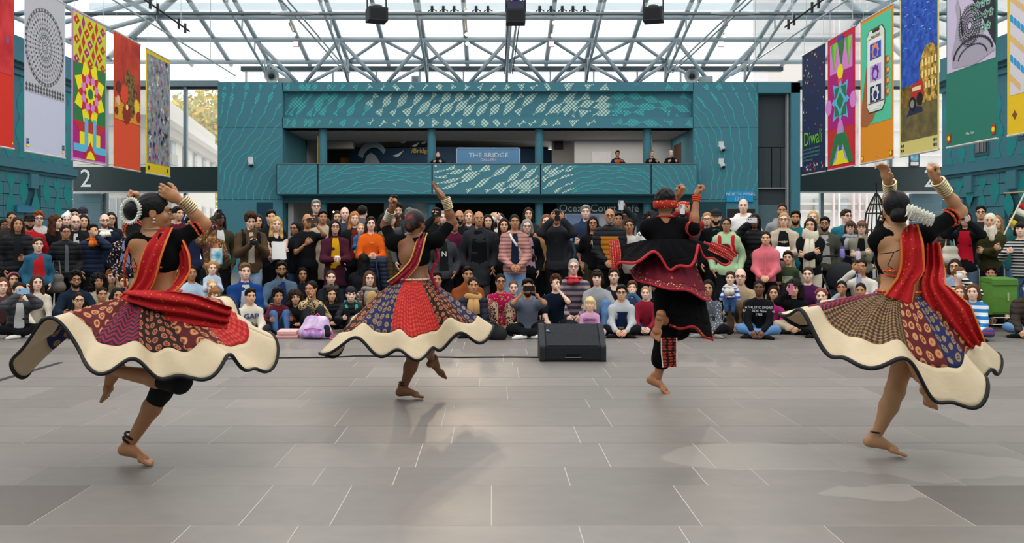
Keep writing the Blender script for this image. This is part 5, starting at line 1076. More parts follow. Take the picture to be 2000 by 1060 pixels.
c(147, 434, 14.36, 'Ms', 'dd', 'a', 'bald', 'jacket #1d1e20', DK, 'bald man with stubble in black jacket over pale shirt', beard='#8c7668', gl='#6b5a50', inner='#c8c4bd', open=.7)
c(129, 430, 15.38, 'Ws', 'dd', 'a', 'bob #3a2418', 'jacket #2b2c30', DK, 'woman in a white bobble hat behind the bald man', santa='#e4e0da')
c(163, 432, 15.00, 'Ws', 'dd', 'b', 'long #17100d', 'jacket #242529', DK, 'dark-haired woman in front of the navy-capped man')
c(162, 418, 15.82, 'Ms', 'dd', 'a', 'short #4a3626', 'jacket #2a2e36', DK, 'tall man in a navy baseball cap', cap='#1d2a4a')
c(145, 420, 16.06, 'Ms', 'dd', 'b', 'short #17110e', 'jacket #303338', DK, 'dark-haired man behind the bald man with stubble')
c(182, 450, 14.18, 'Ks', 'dm', 'b', 'short #120d0b', 'puffer #1c2740', '#1f2126', 'boy in navy jacket with orange hood holding hand to mouth', scarf='#e0742a', scl=.55)
c(204, 431, 14.86, 'Ms', 'pp', 'a', 'bald', 'jacket #1c2638', DK, 'bald bearded man in glasses and navy jacket with cream collar', beard='#6a4630', gl=True, scarf='#e8e2d4', scl=.5)
c(217, 427, 15.44, 'Ws', 'dd', 'b', 'long #120d0b', 'jacket #23242a', DK, 'dark long-haired woman in glasses behind the bald bearded man', gl=True)
c(249, 448, 13.42, 'Ws', 'dd', 'b', 'tied #1d1613', 'jacket #1d1c22 spots #d9b9b4 28', '#b9a58c', 'woman in black flower-dotted cardigan over mauve T-shirt', gl=True, inner='#7b7da0', open=1.7)
c(258, 447, 14.26, 'Ws', 'dd', 'a', 'long #3a2518', 'jacket #cfcac4', DK, 'young woman in pale jacket beside the flower-dotted cardigan')
c(269, 428, 14.92, 'Ms', 'dd', 'c', 'short #14100e', 'jacket #33363c', DK, 'man hidden behind the dancer with flowers in her bun')
c(347, 417, 14.88, 'Ms', 'dd', 'b', 'short #1c1410', 'knit #5a1c2c', NAVY, 'man in maroon jumper beside the navy AN board', dict(hy=.5))
c(322, 434, 14.20, 'Ws', 'dd', 'b', 'long #2a1a12', 'jacket #2b2d31', DK, 'woman standing behind the dancer with white bun flowers')
c(414, 444, 13.52, 'Ws', 'fc', 'c', 'tied #17110e', 'kurta #6f4a34 floral #a88a2c 22', DK, 'woman in patterned shawl photographing over two gift bags', hold=[('camera', '#7c1f2c', 'l s', 'small red camera held by woman with gift bags'), ('gift', '#3aa0c0', 'r', 'turquoise printed gift bag in front of the patterned shawl')])
c(429, 427, 14.20, 'Ws', 'hd', 'd', 'long #0f0b0a', 'blazer #3f4030', DK, 'woman in olive blazer holding up a black phone', inner='#e4e2de', hold=('phone', '#151517', 'l', 'black phone held up by woman in olive blazer'))
c(372, 436, 14.62, 'Ms', 'dd', 'c', 'short #15100d', 'jacket #2c3450', DK, 'man in blue jacket beside the shawled woman with gift bags')
c(489, 430, 13.50, 'Ms', 'cc', 'a', 'curlyshort #3d281a', 'jacket #4f3d2c', '#8fa6bd', 'young man in brown leather jacket looking down at his camera', dict(hp=.35), inner='#b8aa9a', open=.6, strap='#1a1a1c', hold=('camera', '#17181a', 'm', 'black camera in hands of man in brown leather jacket'))
c(539, 438, 13.96, 'Ws', 'xx', 'a', 'wavy #c9a468', 'vest #17181a', BLK, 'blonde woman in black sleeveless dress with crossed arms', hold=('papers', '#e9e7e4', 'm', 'white papers held by blonde woman in black dress'))
c(529, 424, 14.26, 'Ms', 'dd', 'b', 'short #1a1411', 'jacket #1b1c1f', DK, 'dark-haired man directly behind the blonde woman')
c(503, 432, 14.56, 'Ws', 'dd', 'b', 'long #2a1c14', 'jacket #2a2522', DK, 'woman behind the man with the black camera')
c(577, 446, 14.68, 'Ws', 'dd', 'c', 'bob #17110e', 'jacket #20242c', JEAN, 'woman in glasses turned sideways between blonde woman and man in black polo', dict(hy=-.7), gl=True)
c(600, 431, 14.46, 'Ms', 'cf', 'c', 'balding #2a221e', 'tee #1b1c1f', BLK, 'balding man in black polo filming with his phone', inner='#c0352c', hold=('phone', '#4a3a32', 'rw', 'phone held sideways by balding man in black polo'))
c(617, 403, 15.42, 'Ms', 'dd', 'a', 'short #8d8a86', 'jacket #3c3c3a', DK, 'tall grey-haired man in glasses standing above the crowd', gl=True)
c(630, 424, 15.10, 'Ms', 'dd', 'c', 'short #15100e', 'coat #b5a790', DK, 'dark-haired man in beige coat behind the black polo')
c(654, 443, 14.12, 'Ws', 'ww', 'b', 'long #120e0c', 'coat #4a1f2e', '#26344c', 'woman in burgundy coat and yellow jumper holding a cup', gl='#3a3a3a', inner='#d8a018', open=1.0, hold=('cup', '#efe6da', 'm', 'paper coffee cup held by woman in burgundy coat'))
c(673, 417, 15.84, 'Ms', 'dd', 'a', 'balding #a49e98', 'jacket #3a4250', DK, 'balding grey man behind the ginger-blonde woman')
c(658, 424, 16.16, 'Ws', 'dd', 'b', 'bob #2a1c14', 'jacket #34302e', DK, 'brown-haired woman behind the burgundy coat')
c(692, 427, 14.86, 'Ws', 'dw', 'a', 'wavy #b07440', 'jacket #1d1e20', DK, 'ginger-blonde woman in black top with a toddler beside her', inner='#7a2c28')
c(707, 415, 15.44, 'Ms', 'dd', 'a', 'short #1c1512', 'jacket #5b626c', DK, 'dark-haired man facing away from the dancers', dict(yaw=2.9))
c(704, 447, 14.71, 'Th', 'll', 'a', 'crop #c09a70', 'knit #2f6a9c', NAVY, 'toddler in blue held beside the ginger-blonde woman', dict(z0=1.12))
c(724, 437, 14.34, 'Ws', 'ww', 'a', 'bob #3a241a', 'knit #e2621c', '#26304a', 'woman in bright orange jumper with a jacket over her hands', sung=1, text=('~', .09, '#f0c8a0', .06))
c(765, 427, 14.66, 'Ws', 'dd', 'a', 'curly #4a3020', 'coat #9a8058 plaid #6a5638 14', DK, 'curly-haired woman in tan checked coat')
c(777, 412, 15.04, 'Ms', 'dd', 'b', 'curlyshort #2c1e16', 'jacket #3a3c40', DK, 'curly dark-haired young man standing above the grey jacket', beard='#4a3428')
c(800, 420, 14.36, 'Ms', 'dd', 'a', 'short #6f6a64', 'jacket #4b4d50', DK, 'grey-haired man in charcoal jacket behind the striped-haired dancer', strap='#202124')
c(769, 394, 15.62, 'Ms', 'dd', 'c', 'short #0f0c0b', 'jacket #26282c', DK, 'tallest dark-haired man behind the dancer with raised bangled arms')
c(852, 420, 14.20, 'Ms', 'fd', 'c', 'short #17110e', 'jacket #1c1d20', DK, 'man in black filming with phone held sideways by dancer arm', hold=('phone', '#17171a', 'lw', 'dark phone held sideways beside the dancer arm'))
c(865, 425, 15.02, 'Ws', 'dd', 'a', 'long #8d8680', 'jacket #3b3e44', DK, 'grey long-haired woman beside the bald bearded man')
c(897, 424, 14.70, 'Ms', 'dd', 'c', 'bald', 'jacket #18191b', DK, 'bald man with full black beard', beard='#17110e')
c(887, 437, 13.90, 'Ms', 'pp', 'c', 'short #15100d', 'jacket #551a33', DK, 'man in burgundy fleece behind the varsity jacket')
c(866, 452, 13.30, 'Ks', 'pp', 'c', 'short #120d0b', 'jacket #3a3c40', BLK, 'youth in grey varsity jacket with pale sleeves', text=('N', .11, '#e8e4da', .0), inner='#1b1c1f')
c(915, 423, 15.32, 'Ws', 'dd', 'a', 'bob #a8744c', 'jacket #34363c', DK, 'reddish-blonde woman above the man in dark parka')
c(935, 427, 13.60, 'Ms', 'dd', 'c', 'balding #4a443e', 'coat #2c2e31', '#4a4640', 'balding man in open dark parka over black T-shirt', inner='#101113', open=1.6)
c(953, 432, 14.50, 'Ws', 'dd', 'b', 'long #14100e', 'jacket #2a2b2f', DK, 'dark-haired woman peering over the dark parka')
c(965, 428, 15.58, 'Ws', 'dd', 'a', 'long #c2a06a', 'jacket #4a4540', DK, 'blonde woman between the parka and the dark-haired girl')
c(977, 430, 14.96, 'Ws', 'hd', 'a', 'bob #1a1412', 'jacket #d5d2cc', DK, 'woman in pale jacket shading her face with a hand')
c(984, 440, 14.10, 'Ws', 'dd', 'b', 'long #1a120e', 'jacket #1f2023', DK, 'dark-haired girl in black beside the pink puffer')
c(1005, 433, 13.49, 'Ws', 'qq', 'c', 'tied #17100d', 'puffers #c08a80', '#7c9cc0', 'woman in dusty pink puffer jacket and pale jeans', inner='#1d2436', strap='#e8e4e0', cross=1, open=.8)
c(1032, 418, 15.22, 'Ws', 'dd', 'b', 'long #1b1411', 'jacket #2c2d30', DK, 'black-haired woman standing above the grey-haired woman')
c(1029, 442, 13.82, 'Ws', 'dd', 'a', 'bob #8e8b88', 'jacket #1d1e21', BLK, 'grey-haired woman in glasses with lilac T-shirt', gl='#5a5a5a', inner='#c49ab0', open=1.7, strap='#4a2c2a', cross=1)
c(1067, 432, 14.30, 'Ws', 'dd', 'a', 'bob #7a4a30', 'jacket #b58a58', DK, 'auburn-haired woman in camel jacket beside the filming man')
c(1087, 423, 13.72, 'Ms', 'ff', 'c', 'crop #3a342f', 'jacket #2b2c31', BLK, 'man in dark jacket with mauve sleeves filming with both hands', hold=('phone', '#141416', 'm', 'black phone held upright by man with mauve sleeves'), panel=('#232428', .0, .95, .06))
c(1083, 430, 14.62, 'Ms', 'dd', 'b', 'short #2a2220', 'jacket #33363b', DK, 'man turned away behind the filming man', dict(hy=-.8))
c(1144, 414, 14.88, 'Ms', 'xx', 'a', 'short #8b8680', 'jacket #2b3850', DK, 'tall grey-haired man in navy jacket with folded arms')
c(1158, 436, 14.38, 'Ws', 'dc', 'c', 'long #120d0b', 'tee #17181a', '#4c4a38', 'long-haired woman in black T-shirt raising a paper cup', gl='#4a3a30', hold=('cup', '#f0ece6', 'r', 'white paper cup raised by woman in black T-shirt'))
c(1191, 422, 13.86, 'Ms', 'qq', 'c', 'bald', 'puffer #1b1d22', BLK, 'bald man in glasses and black puffer with mustard front', gl=True, panel=('puffer #c27a1c', .02, .80, .082), beard='#8a7a70')
c(1208, 428, 14.58, 'Ms', 'du', 'c', 'short #15100d', 'jacket #2c2e33', DK, 'man hidden behind the mustard puffer holding phone overhead', hold=('phone', '#c9cfd2', 'r', 'pale phone raised overhead behind the mustard puffer'))
c(1229, 441, 14.10, 'Ws', 'dd', 'c', 'tied #14100e', 'knit #d6d0c8', DK, 'woman in cream jumper between mustard puffer and curly-haired woman')
c(1270, 428, 13.60, 'Ws', 'dw', 'c', 'curly #1a120f', 'knit #e4e0da spots #4a4a4e 16', DK, 'curly dark-haired woman in white patterned jumper', hold=('phone', '#222328', 'r', 'dark phone held low by woman in white patterned jumper'))
c(1334, 410, 14.20, 'Ms', 'ff', 'c', 'turban #b3261e', 'shirt #8a2026', DK, 'bearded man in red printed turban filming with a phone', beard='#17110e', hold=('phone', '#d5d5d8', 'm', 'pale phone held by man in red turban'))
c(1305, 424, 14.70, 'Ms', 'dd', 'b', 'short #2a201a', 'jacket #33363c', DK, 'man standing behind the turbaned dancer')
c(1381, 428, 14.72, 'Ws', 'dd', 'a', 'bob #b08050', 'jacket #4b4f56', DK, 'sandy-haired woman in glasses beside the man in black cap', gl=True)
c(1399, 424, 14.10, 'Ms', 'dd', 'b', 'crop #15100d', 'jacket #17181a', DK, 'bearded man in black cap with green shirt collar', beard='#1c1410', cap='#17181b', inner='#2a6a4a')
c(1419, 438, 13.50, 'Ks', 'dd', 'c', 'tied #120d0b', 'hoodie #a8c49a', DK, 'girl in pale green hoodie with red rucksack straps', gl=True, strap='#b8202a')
c(1452, 402, 14.84, 'Ms', 'dd', 'a', 'bald', 'hoodie #e6e4e2', JEAN, 'heavy bald man in white hoodie below the North Wing sign', text=('■', .2, '#3a6ad0', -.05))
c(1474, 431, 13.88, 'Ws', 'fw', 'd', 'long #100c0b', 'puffer #17181b', BLK, 'woman in long black padded coat filming with a phone', hold=('phone', '#d8d8dc', 'lw', 'pale phone held up by woman in long padded coat'))
c(1531, 429, 14.06, 'Ws', 'ww', 'a', 'bob #b89062', 'coat #c9b8a2', BLK, 'blonde woman in glasses and beige coat holding papers', gl=True, inner='#1c1d20', open=1.3, hold=('papers', '#eceae8', 'mf', 'sheaf of white papers held against the beige coat'))
c(1528, 411, 14.82, 'Ms', 'dd', 'c', 'crop #120d0b', 'hoodie #8f9296', DK, 'tall man in grey hoodie behind the beige coat', beard='#1a1310')
c(1496, 465, 13.31, 'Ks', 'qq', 'b', 'tied #1c130e', 'jacket #d9707a', BLK, 'girl in pink zipped track jacket', panel=('#d9707a', .0, .9, .01))
c(1539, 503, 13.30, 'Ks', 'dd', 'b', 'short #17100d', 'tee #3c4a34', '#2b2e33', 'small boy in olive T-shirt with printed car', panel=('#6f8fa0 blotch #d0c46a 30', .25, .6, .07))
c(1554, 425, 14.38, 'Ms', 'dd', 'c', 'short #120d0b', 'jacket #1f6a74', DK, 'bearded man in teal jacket beside the beige coat', beard='#17110e')
c(1583, 440, 13.50, 'Ws', 'xx', 'b', 'long #1b120e', 'jacket #17181a', '#d6cbb4', 'long-haired woman in black with long cream scarf and folded arms', scarf='#d9cfb8', scl=2.6)
c(1588, 424, 15.22, 'Ws', 'dd', 'a', 'bob #c8a878', 'jacket #6a6058', DK, 'blonde woman glimpsed behind the cream scarf')
c(1611, 437, 14.48, 'Ms', 'pp', 'c', 'short #14100e', 'jacket #4a4a40', BLK, 'bearded man in glasses and olive jacket over pale shirt', beard='#17110e', gl=True, inner='#a8a49c', open=1.2)
c(1653, 422, 15.28, 'Ms', 'dd', 'a', 'short #3a2a1e', 'jacket #2a7482', DK, 'man in glasses and bright teal jacket looking down', dict(hy=.6), gl=True)
c(1661, 444, 14.94, 'Ws', 'dd', 'a', 'fringe #4a3020', 'jacket #1f2126', DK, 'brown-haired woman in glasses with pale grey scarf', gl=True, scarf='#a8aab2')
c(1683, 444, 14.56, 'Ws', 'xx', 'a', 'fringe #6a4a34', 'jacket #82806e', DK, 'older woman in glasses and khaki jacket with folded arms', gl=True, inner='#141416')
c(1738, 424, 14.56, 'Ms', 'dd', 'a', 'balding #8a7a6a', 'jacket #1c1d20', DK, 'man in black jacket behind the dancer with white hair blossom')
c(1745, 432, 14.90, 'Ws', 'dd', 'b', 'long #3a261a', 'jacket #3c4048', DK, 'woman hidden behind the dancer with white hair blossom')
c(1823, 436, 14.02, 'Ws', 'dd', 'b', 'bob #2c2018', 'puffers #5c4e3a', '#cfc9c2', 'woman in quilted olive-brown jacket beside leather jacket', scarf='#6a4850')
c(1885, 428, 13.65, 'Ws', 'ff', 'b', 'wavy #17110e', 'jacket #16161a', '#5a6b80', 'woman in black leather jacket and red top taking a photo', inner='#b8182a', open=1.5, hold=('camera', '#b8bcc0', 'ms', 'silver compact camera held by woman in leather jacket'))
c(1934, 431, 13.76, 'Ws', 'xx', 'b', 'hijab #e0d4bc', 'jacket #3d3a22', '#1d2030', 'woman in cream headscarf and olive jacket')
c(1916, 415, 15.06, 'Ms', 'dd', 'b', 'short #17110e', 'jacket #2a2c30', DK, 'dark-haired man behind the cream headscarf', gl=True)
c(1947, 434, 14.62, 'Ws', 'dd', 'a', 'long #a8703c', 'jacket #3a3f38', DK, 'ginger long-haired woman behind the cream headscarf')
c(1982, 430, 14.20, 'Ms', 'dd', 'a', 'short #3a281c', 'jacket #2c5f60', JEAN, 'man in green-teal jacket behind the striped top')
c(1994, 447, 13.20, 'Ws', 'rr', 'a', 'fringe #1a1412', 'knit #1c1d20 stripe #b8b8b4 22', JEAN, 'dark-haired woman in black and white striped top')
# --- seated on the floor
c(34, 566, 12.00, 'Wx', 'ff', 'b', 'tied #17100d', 'puffer #4a4b50', BLK, 'person in grey padded jacket filming with a pale blue phone', inner='#d9d7d2', shoe='#d8d4cc', hold=('phone', '#8fb8d8', 'mw', 'pale blue phone held sideways by person in grey padded jacket'))
c(24, 545, 13.18, 'Kn', 'll', 'b', 'long #3a241a', 'jacket #3a3234', DK, 'girl with a pink headband behind the pale blue phone', band='#d06a84')
c(70, 551, 12.70, 'Wn', 'll', 'a', 'long #4a2c1e', 'knit #d8cdba', DK, 'long-haired girl in cream jumper')
c(2, 557, 12.60, 'Wn', 'll', 'a', 'bob #6a4428', 'knit #5a3a3a', DK, 'brown-haired woman beside the pink headband')
c(145, 545, 12.86, 'Mn', 'kk', 'c', 'curlyshort #14100e', 'jacket #1c2836', '#23262c', 'bearded man with wild black hair in navy jacket', beard='#17110e', gl=True)
c(151, 585, 12.00, 'Kx', 'll', 'b', 'braids #120d0b', 'knit #c8b8a8 stripe #c86a80 15', '#b4a8a0', 'girl in glasses and pink striped cardigan with braids', gl=True, inner='#1c1d20')
c(190, 548, 13.36, 'Wn', 'll', 'c', 'curly #120d0b', 'knit #c4baa4', DK, 'dark curly-haired woman in cream top behind the pink hoodie')
c(216, 539, 13.96, 'Wn', 'll', 'a', 'wavy #9a5c30', 'jacket #7a6a50', DK, 'ginger woman seated behind the dark curly hair', sung=1)
c(197, 574, 12.46, 'Kx', 'll', 'c', 'tied #120d0b', 'knit #8fa080', DK, 'small girl in sage green beside the pink hoodie', clip='#f0e8e0')
c(227, 576, 12.00, 'Kk', 'mk', 'c', 'long #14100d', 'hoodie #c01f55', '#2a2c34', 'girl in raspberry pink hoodie with long dark hair')
c(239, 549, 12.94, 'Kn', 'ml', 'b', 'tied #2a1a12', 'knit #1b1c20', DK, 'girl in black with a violet scarf', scarf='#4a3aa8')
c(299, 541, 12.76, 'Wn', 'll', 'b', 'tied #1a120e', 'shirt #e6e4e0', '#d6d4d0', 'person in white shirt seated behind the red sari dancer')
c(414, 523, 12.89, 'Ts', 'cc', 'a', 'bunches #a87848', 'dress #b9c8dc', '#c8d4e4', 'toddler in pale blue dress with bunches')
c(372, 532, 13.22, 'Wn', 'll', 'c', 'tied #17110e', 'kurta #b9cfe0', '#9ab4cc', 'woman in pale blue seated behind the toddler')
c(412, 559, 12.61, 'Kn', 'll', 'a', 'crop #c8a878', 'knit #b49a70', DK, 'fair-haired child behind the girl at the skirt edge')
c(418, 575, 12.10, 'Kx', 'll', 'a', 'fringe #8a5c34', 'knit #7c5a48', DK, 'brown-haired child peeping over the skirt edge')
c(476, 529, 12.70, 'Mn', 'll', 'a', 'short #6a5138', 'jacket #1c3f7c', '#2c3448', 'man in royal blue jacket seated behind the hoodie boy', inner='#c4c8cc')
c(487, 577, 12.00, 'Kx', 'll', 'b', 'short #15100d', 'hoodie #d9cfbd', '#2b2c31', 'boy in cream hoodie lettered GAP', text=('GAP', .105, '#24407a'))
c(547, 525, 13.53, 'Mn', 'kl', 'c', 'short #120e0c', 'jacket #52687c', '#3a4656', 'bearded man in glasses and slate blue jacket', beard='#120e0c', gl=True, inner='#22355a')
c(541, 577, 12.46, 'Kk', 'kk', 'c', 'curlyshort #14100e', 'knit #5c2430', '#4c6f9c', 'boy in maroon jumper and jeans with knee raised')
c(589, 535, 14.10, 'Wn', 'll', 'c', 'long #120d0b', 'jacket #22242a', DK, 'dark-haired woman seated behind the slate blue jacket')
c(575, 580, 12.93, 'Kx', 'll', 'b', 'curly #2c1c14', 'jacket #1c1d21', DK, 'curly-haired small child beside the leopard print')
c(606, 563, 12.46, 'Wk', 'mk', 'c', 'tied #14100e', 'knit #c8ac80 leopard #1c1512 26', '#2c2d30', 'woman in leopard-print top with hair tied up', dict(hy=-.7))
c(645, 541, 13.76, 'Wn', 'll', 'a', 'tied #4a3222', 'jacket #22252b', DK, 'pale woman in dark hooded jacket', scarf='#4c4a4a')
c(646, 574, 13.13, 'Kx', 'll', 'b', 'wavy #2a1c14', 'puffer #16171a', BLK, 'child in black puffer with wavy brown hair')
c(684, 574, 12.76, 'Kk', 'kl', 'a', 'beanie #23252b', 'puffer #1b1f24', '#17181b', 'boy in dark beanie with green lanyard', strap='#3aa08a')
c(708, 509, 13.67, 'Wn', 'll', 'b', 'long #0e0c0c', 'jacket #1a1b1e', DK, 'black-haired person facing away below the orange jumper', dict(yaw=3.1))
c(720, 543, 13.24, 'Wn', 'll', 'a', 'long #5a3a26', 'shirt #5c4a40 floral #b8a898 24', '#3a3c44', 'brown-haired woman in flowered shirt and grey scarf', scarf='#8c8880')
c(721, 583, 12.00, 'Tx', 'll', 'a', 'bob #b8905c', 'knit #9a8a78', DK, 'fair-haired small child facing away before the flowered shirt', dict(yaw=2.6))
c(851, 545, 12.70, 'Mn', 'll', 'c', 'short #17110e', 'jacket #7a5230', DK, 'man in tan brown jacket seated behind the red-streaked-hair dancer')
c(913, 535, 12.96, 'Mn', 'll', 'c', 'short #120e0c', 'jacket #8c4a28', DK, 'dark-haired man in rust leather jacket')
c(923, 556, 12.16, 'Wx', 'll', 'c', 'tied #17110e', 'puffer #1b2436', '#17181b', 'woman in navy jacket with big camel scarf', scarf='#c09460', scl=1.2)
c(977, 549, 12.62, 'Wk', 'll', 'c', 'tied #14100e', 'kurta #a81c48 floral #c8a040 20', '#b89a80 leopard #2a1c18 24', 'woman in crimson and gold kurta', gl='#2a2420')
c(1002, 561, 13.12, 'Kn', 'll', 'a', 'crop #6a4a30', 'knit #4a4644', DK, 'brown-haired child behind the phone-filming man in grey hoodie')
c(1030, 560, 12.02, 'Mx', 'ff', 'c', 'short #14100e', 'hoodie #666c7c', '#17181b', 'bearded man in blue-grey hoodie filming with raised arms', beard='#17110e', shoe='#e4e2de', short=1, hold=('phone', '#17181a', 'mw', 'black phone held sideways by man in blue-grey hoodie'))
c(1085, 551, 12.43, 'Kx', 'lm', 'a', 'curlyshort #4a2e1c', 'tee #17202e', '#26272b', 'teenage boy in glasses and navy T-shirt, hand at chin', gl=True)
c(1120, 520, 13.25, 'Mn', 'll', 'a', 'crop #a8a09a', 'knit #a88c88 stripe #44465a 11', '#4a4e58', 'older man in glasses and striped fleece with red collar', gl='#3a3434', scarf='#b0323a', scl=.4)
c(1166, 541, 12.73, 'Wk', 'lk', 'a', 'fringe #2a1c18', 'knit #9c9c9e', '#5a7ea8', 'woman in grey top with sunglasses on her head', sung=1)
c(1152, 592, 11.90, 'Tx', 'll', 'a', 'fringe #e0c48c', 'tee #d49ac0', '#c8b0b8', 'blonde toddler in pink printed T-shirt', text=('GERMAN', .045, '#3a2a5a', .02), panel=('#d49ac0 blotch #4a6ac0 40', .2, .5, .075))
c(1214, 570, 12.08, 'Kx', 'll', 'b', 'short #15100e', 'hoodie #b4b6b8', '#1a1b1e', 'boy in glasses and grey hoodie with navy chest', gl=True, panel=('#1c2a4a', .12, .72, .085))
c(1199, 538, 13.43, 'Mn', 'll', 'a', 'short #3c2a1e', 'tee #23252b', DK, 'man in dark T-shirt seated behind the boy in grey hoodie')
c(1235, 561, 12.88, 'Kn', 'mm', 'a', 'short #5a3c26', 'knit #3c5a78', NAVY, 'boy in blue top beside the grey hoodie', )
c(1261, 571, 12.40, 'Tx', 'll', 'a', 'crop #a87c50', 'knit #8a1f30', '#2c3c6a', 'toddler in dark red beside the boy in blue top')
c(1298, 556, 12.82, 'Mn', 'll', 'b', 'short #1a1310', 'jacket #17181a', NAVY, 'man in black seated behind the turbaned dancer')
c(1353, 553, 12.92, 'Mn', 'll', 'c', 'short #17110e', 'jacket #2a2c30', DK, 'man seated in shadow behind the embroidered tunic')
c(1384, 562, 12.10, 'Wx', 'll', 'c', 'long #120d0b', 'kurta #5a5c64 spots #b4b8c0 34', BLK, 'woman in black and silver patterned top with watch', shoe='#8a8a88')
c(1427, 542, 12.42, 'Th', 'll', 'a', 'short #4a3020', 'knit #e4e4e6 stripe #3a58b0 14', '#3f5f8c', 'toddler in blue and white stripes with a bib', dict(z0=.42), scarf='#cfcac0', scl=.6)
c(1447, 539, 12.77, 'Mk', 'll', 'a', 'balding #7a5a44', 'jacket #b09878', '#5a4a3c', 'man in glasses and tan jacket holding the striped toddler', gl=True)
c(1484, 561, 12.00, 'Kx', 'll', 'd', 'crop #0d0a09', 'knit #16171a', '#5f86b4', 'boy in black lettered sweatshirt and blue jeans', text=('ATHLETIC SPORT\nEAST SIDE New York\n1982', .047, '#d8d8d4', .0))
c(1512, 571, 13.03, 'Kx', 'll', 'b', 'long #2a1a12', 'knit #c23a80', DK, 'small girl in bright pink beside the lettered sweatshirt')
c(1552, 562, 12.51, 'Wx', 'fl', 'b', 'curly #15100e', 'jacket #17181a', '#c8b49c', 'curly-haired woman filming with a pink phone', hold=('phone', '#c87890', 'l', 'pink phone held by curly-haired woman'))
c(1579, 535, 13.06, 'Wn', 'll', 'a', 'tied #3a281e', 'knit #4a1f48', DK, 'woman in plum jumper behind the curly-haired woman')
c(1684, 520, 13.47, 'Wn', 'fc', 'c', 'tied #17110e', 'shirt #ddd6cc', '#c8bcaa', 'woman in cream shawl photographing with a phone', hold=('phone', '#a8a8c0', 'm', 'lilac phone held by woman in cream shawl'))
c(1727, 521, 14.18, 'Wn', 'll', 'c', 'tied #17110e', 'jacket #5c564c', DK, 'woman in glasses and taupe shawl beside the pushchair', gl=True)
c(1606, 577, 12.02, 'Kx', 'll', 'a', 'crop #6a4a34', 'knit #c8a0a8', DK, 'small girl with a patterned hairband', band='#b05a6a')
c(1645, 561, 13.07, 'Kk', 'mk', 'c', 'tied #120d0b', 'knit #9ca4b0', '#26282e', 'dark-haired girl resting chin on her hand')
c(1682, 566, 12.47, 'Kx', 'll', 'c', 'tied #120d0b', 'knit #e0dcd4', '#b8b0a4', 'girl in white jumper seated before the taupe shawl')
c(1668, 590, 12.00, 'Tx', 'll', 'b', 'crop #4a3020', 'knit #8a8078', DK, 'small brown-haired child with only the hair showing')
c(1735, 542, 12.66, 'Wn', 'll', 'b', 'wavy #a8703c', 'shirt #3c4a7c floral #d06a9c 20', JEAN, 'woman in bright floral blouse behind the dancer back')
c(1866, 520, 13.11, 'Wn', 'll', 'b', 'bob #2c1c14', 'knit #8ea0b8', DK, 'brown-haired woman in glasses and pale blue top', gl=True)
c(1877, 536, 12.44, 'Wx', 'lf', 'a', 'tied #6a4024', 'knit #e0dcd4 stripe #26282c 20', JEAN, 'woman in white and black stripes drinking from a cup', dict(hy=.8), gl=True, hold=('cup', '#efece6', 'r', 'white takeaway cup at lips of striped-top woman'))
c(1876, 570, 12.16, 'Th', 'll', 'a', 'bob #8a5c38', 'knit #e0c4c8', '#d6c0c0', 'toddler in pale pink on lap of striped-top woman', dict(z0=.20))
c(1902, 569, 11.75, 'Kx', 'll', 'a', 'bob #5a3824', 'hoodie #e6e8ea stripe #2f7ab8 11', '#8a4a50 stripe #3a4a8a 16', 'small boy in blue and white striped hoodie')
c(1937, 533, 13.36, 'Kn', 'll', 'c', 'short #120d0b', 'jacket #23252b', DK, 'boy behind the green shopping trolley')
c(2012, 560, 12.00, 'Mx', 'lk', 'b', 'short #2a1e16', 'puffer #3c322a', '#6a90b8', 'person in brown puffer and light jeans beside the trolley')
CR.sort(key=lambda r: r[2])
for r in CR:
    x, y, D, kind, pose, skin, hair, top, bot, extra, label, kw = r
    st = kind[1] == 's'; person(x, y, D, kind, pose, skin, hair, top, bot, extra, label, fine=not (st and D > 14.2), group='standing spectators' if st else 'seated spectators', **kw)
# gallery visitors leaning on the balcony rail
zf = zf_
for x, y, top, ex, lab, hair_, skin_ in ((856, 302, 'jacket #15161a', {}, 'woman in black leaning on the balcony below the Bridge lettering', 'tied #3a2a20', 'a'), (1205, 301, 'jacket #1c2440', dict(panel=('#ee6a20', .1, .95, .085)), 'man in orange safety vest leaning on the balcony', 'short #120e0c', 'c'), (1272, 301, 'knit #141518', {}, 'bald man in black leaning on the balcony', 'crop #6a5a50', 'b'), (1309, 300, 'jacket #15161a', {}, 'dark-haired man in black suit jacket leaning on the balcony', 'balding #241a16', 'a')):
    person(x, y, 32.1, 'Ms' if lab[0] != 'w' else 'Ws', 'vv', skin_, hair_, top, BLK, ex, lab, z0=zf, yaw=0, lean=-.14, fine=False, group='gallery visitors')
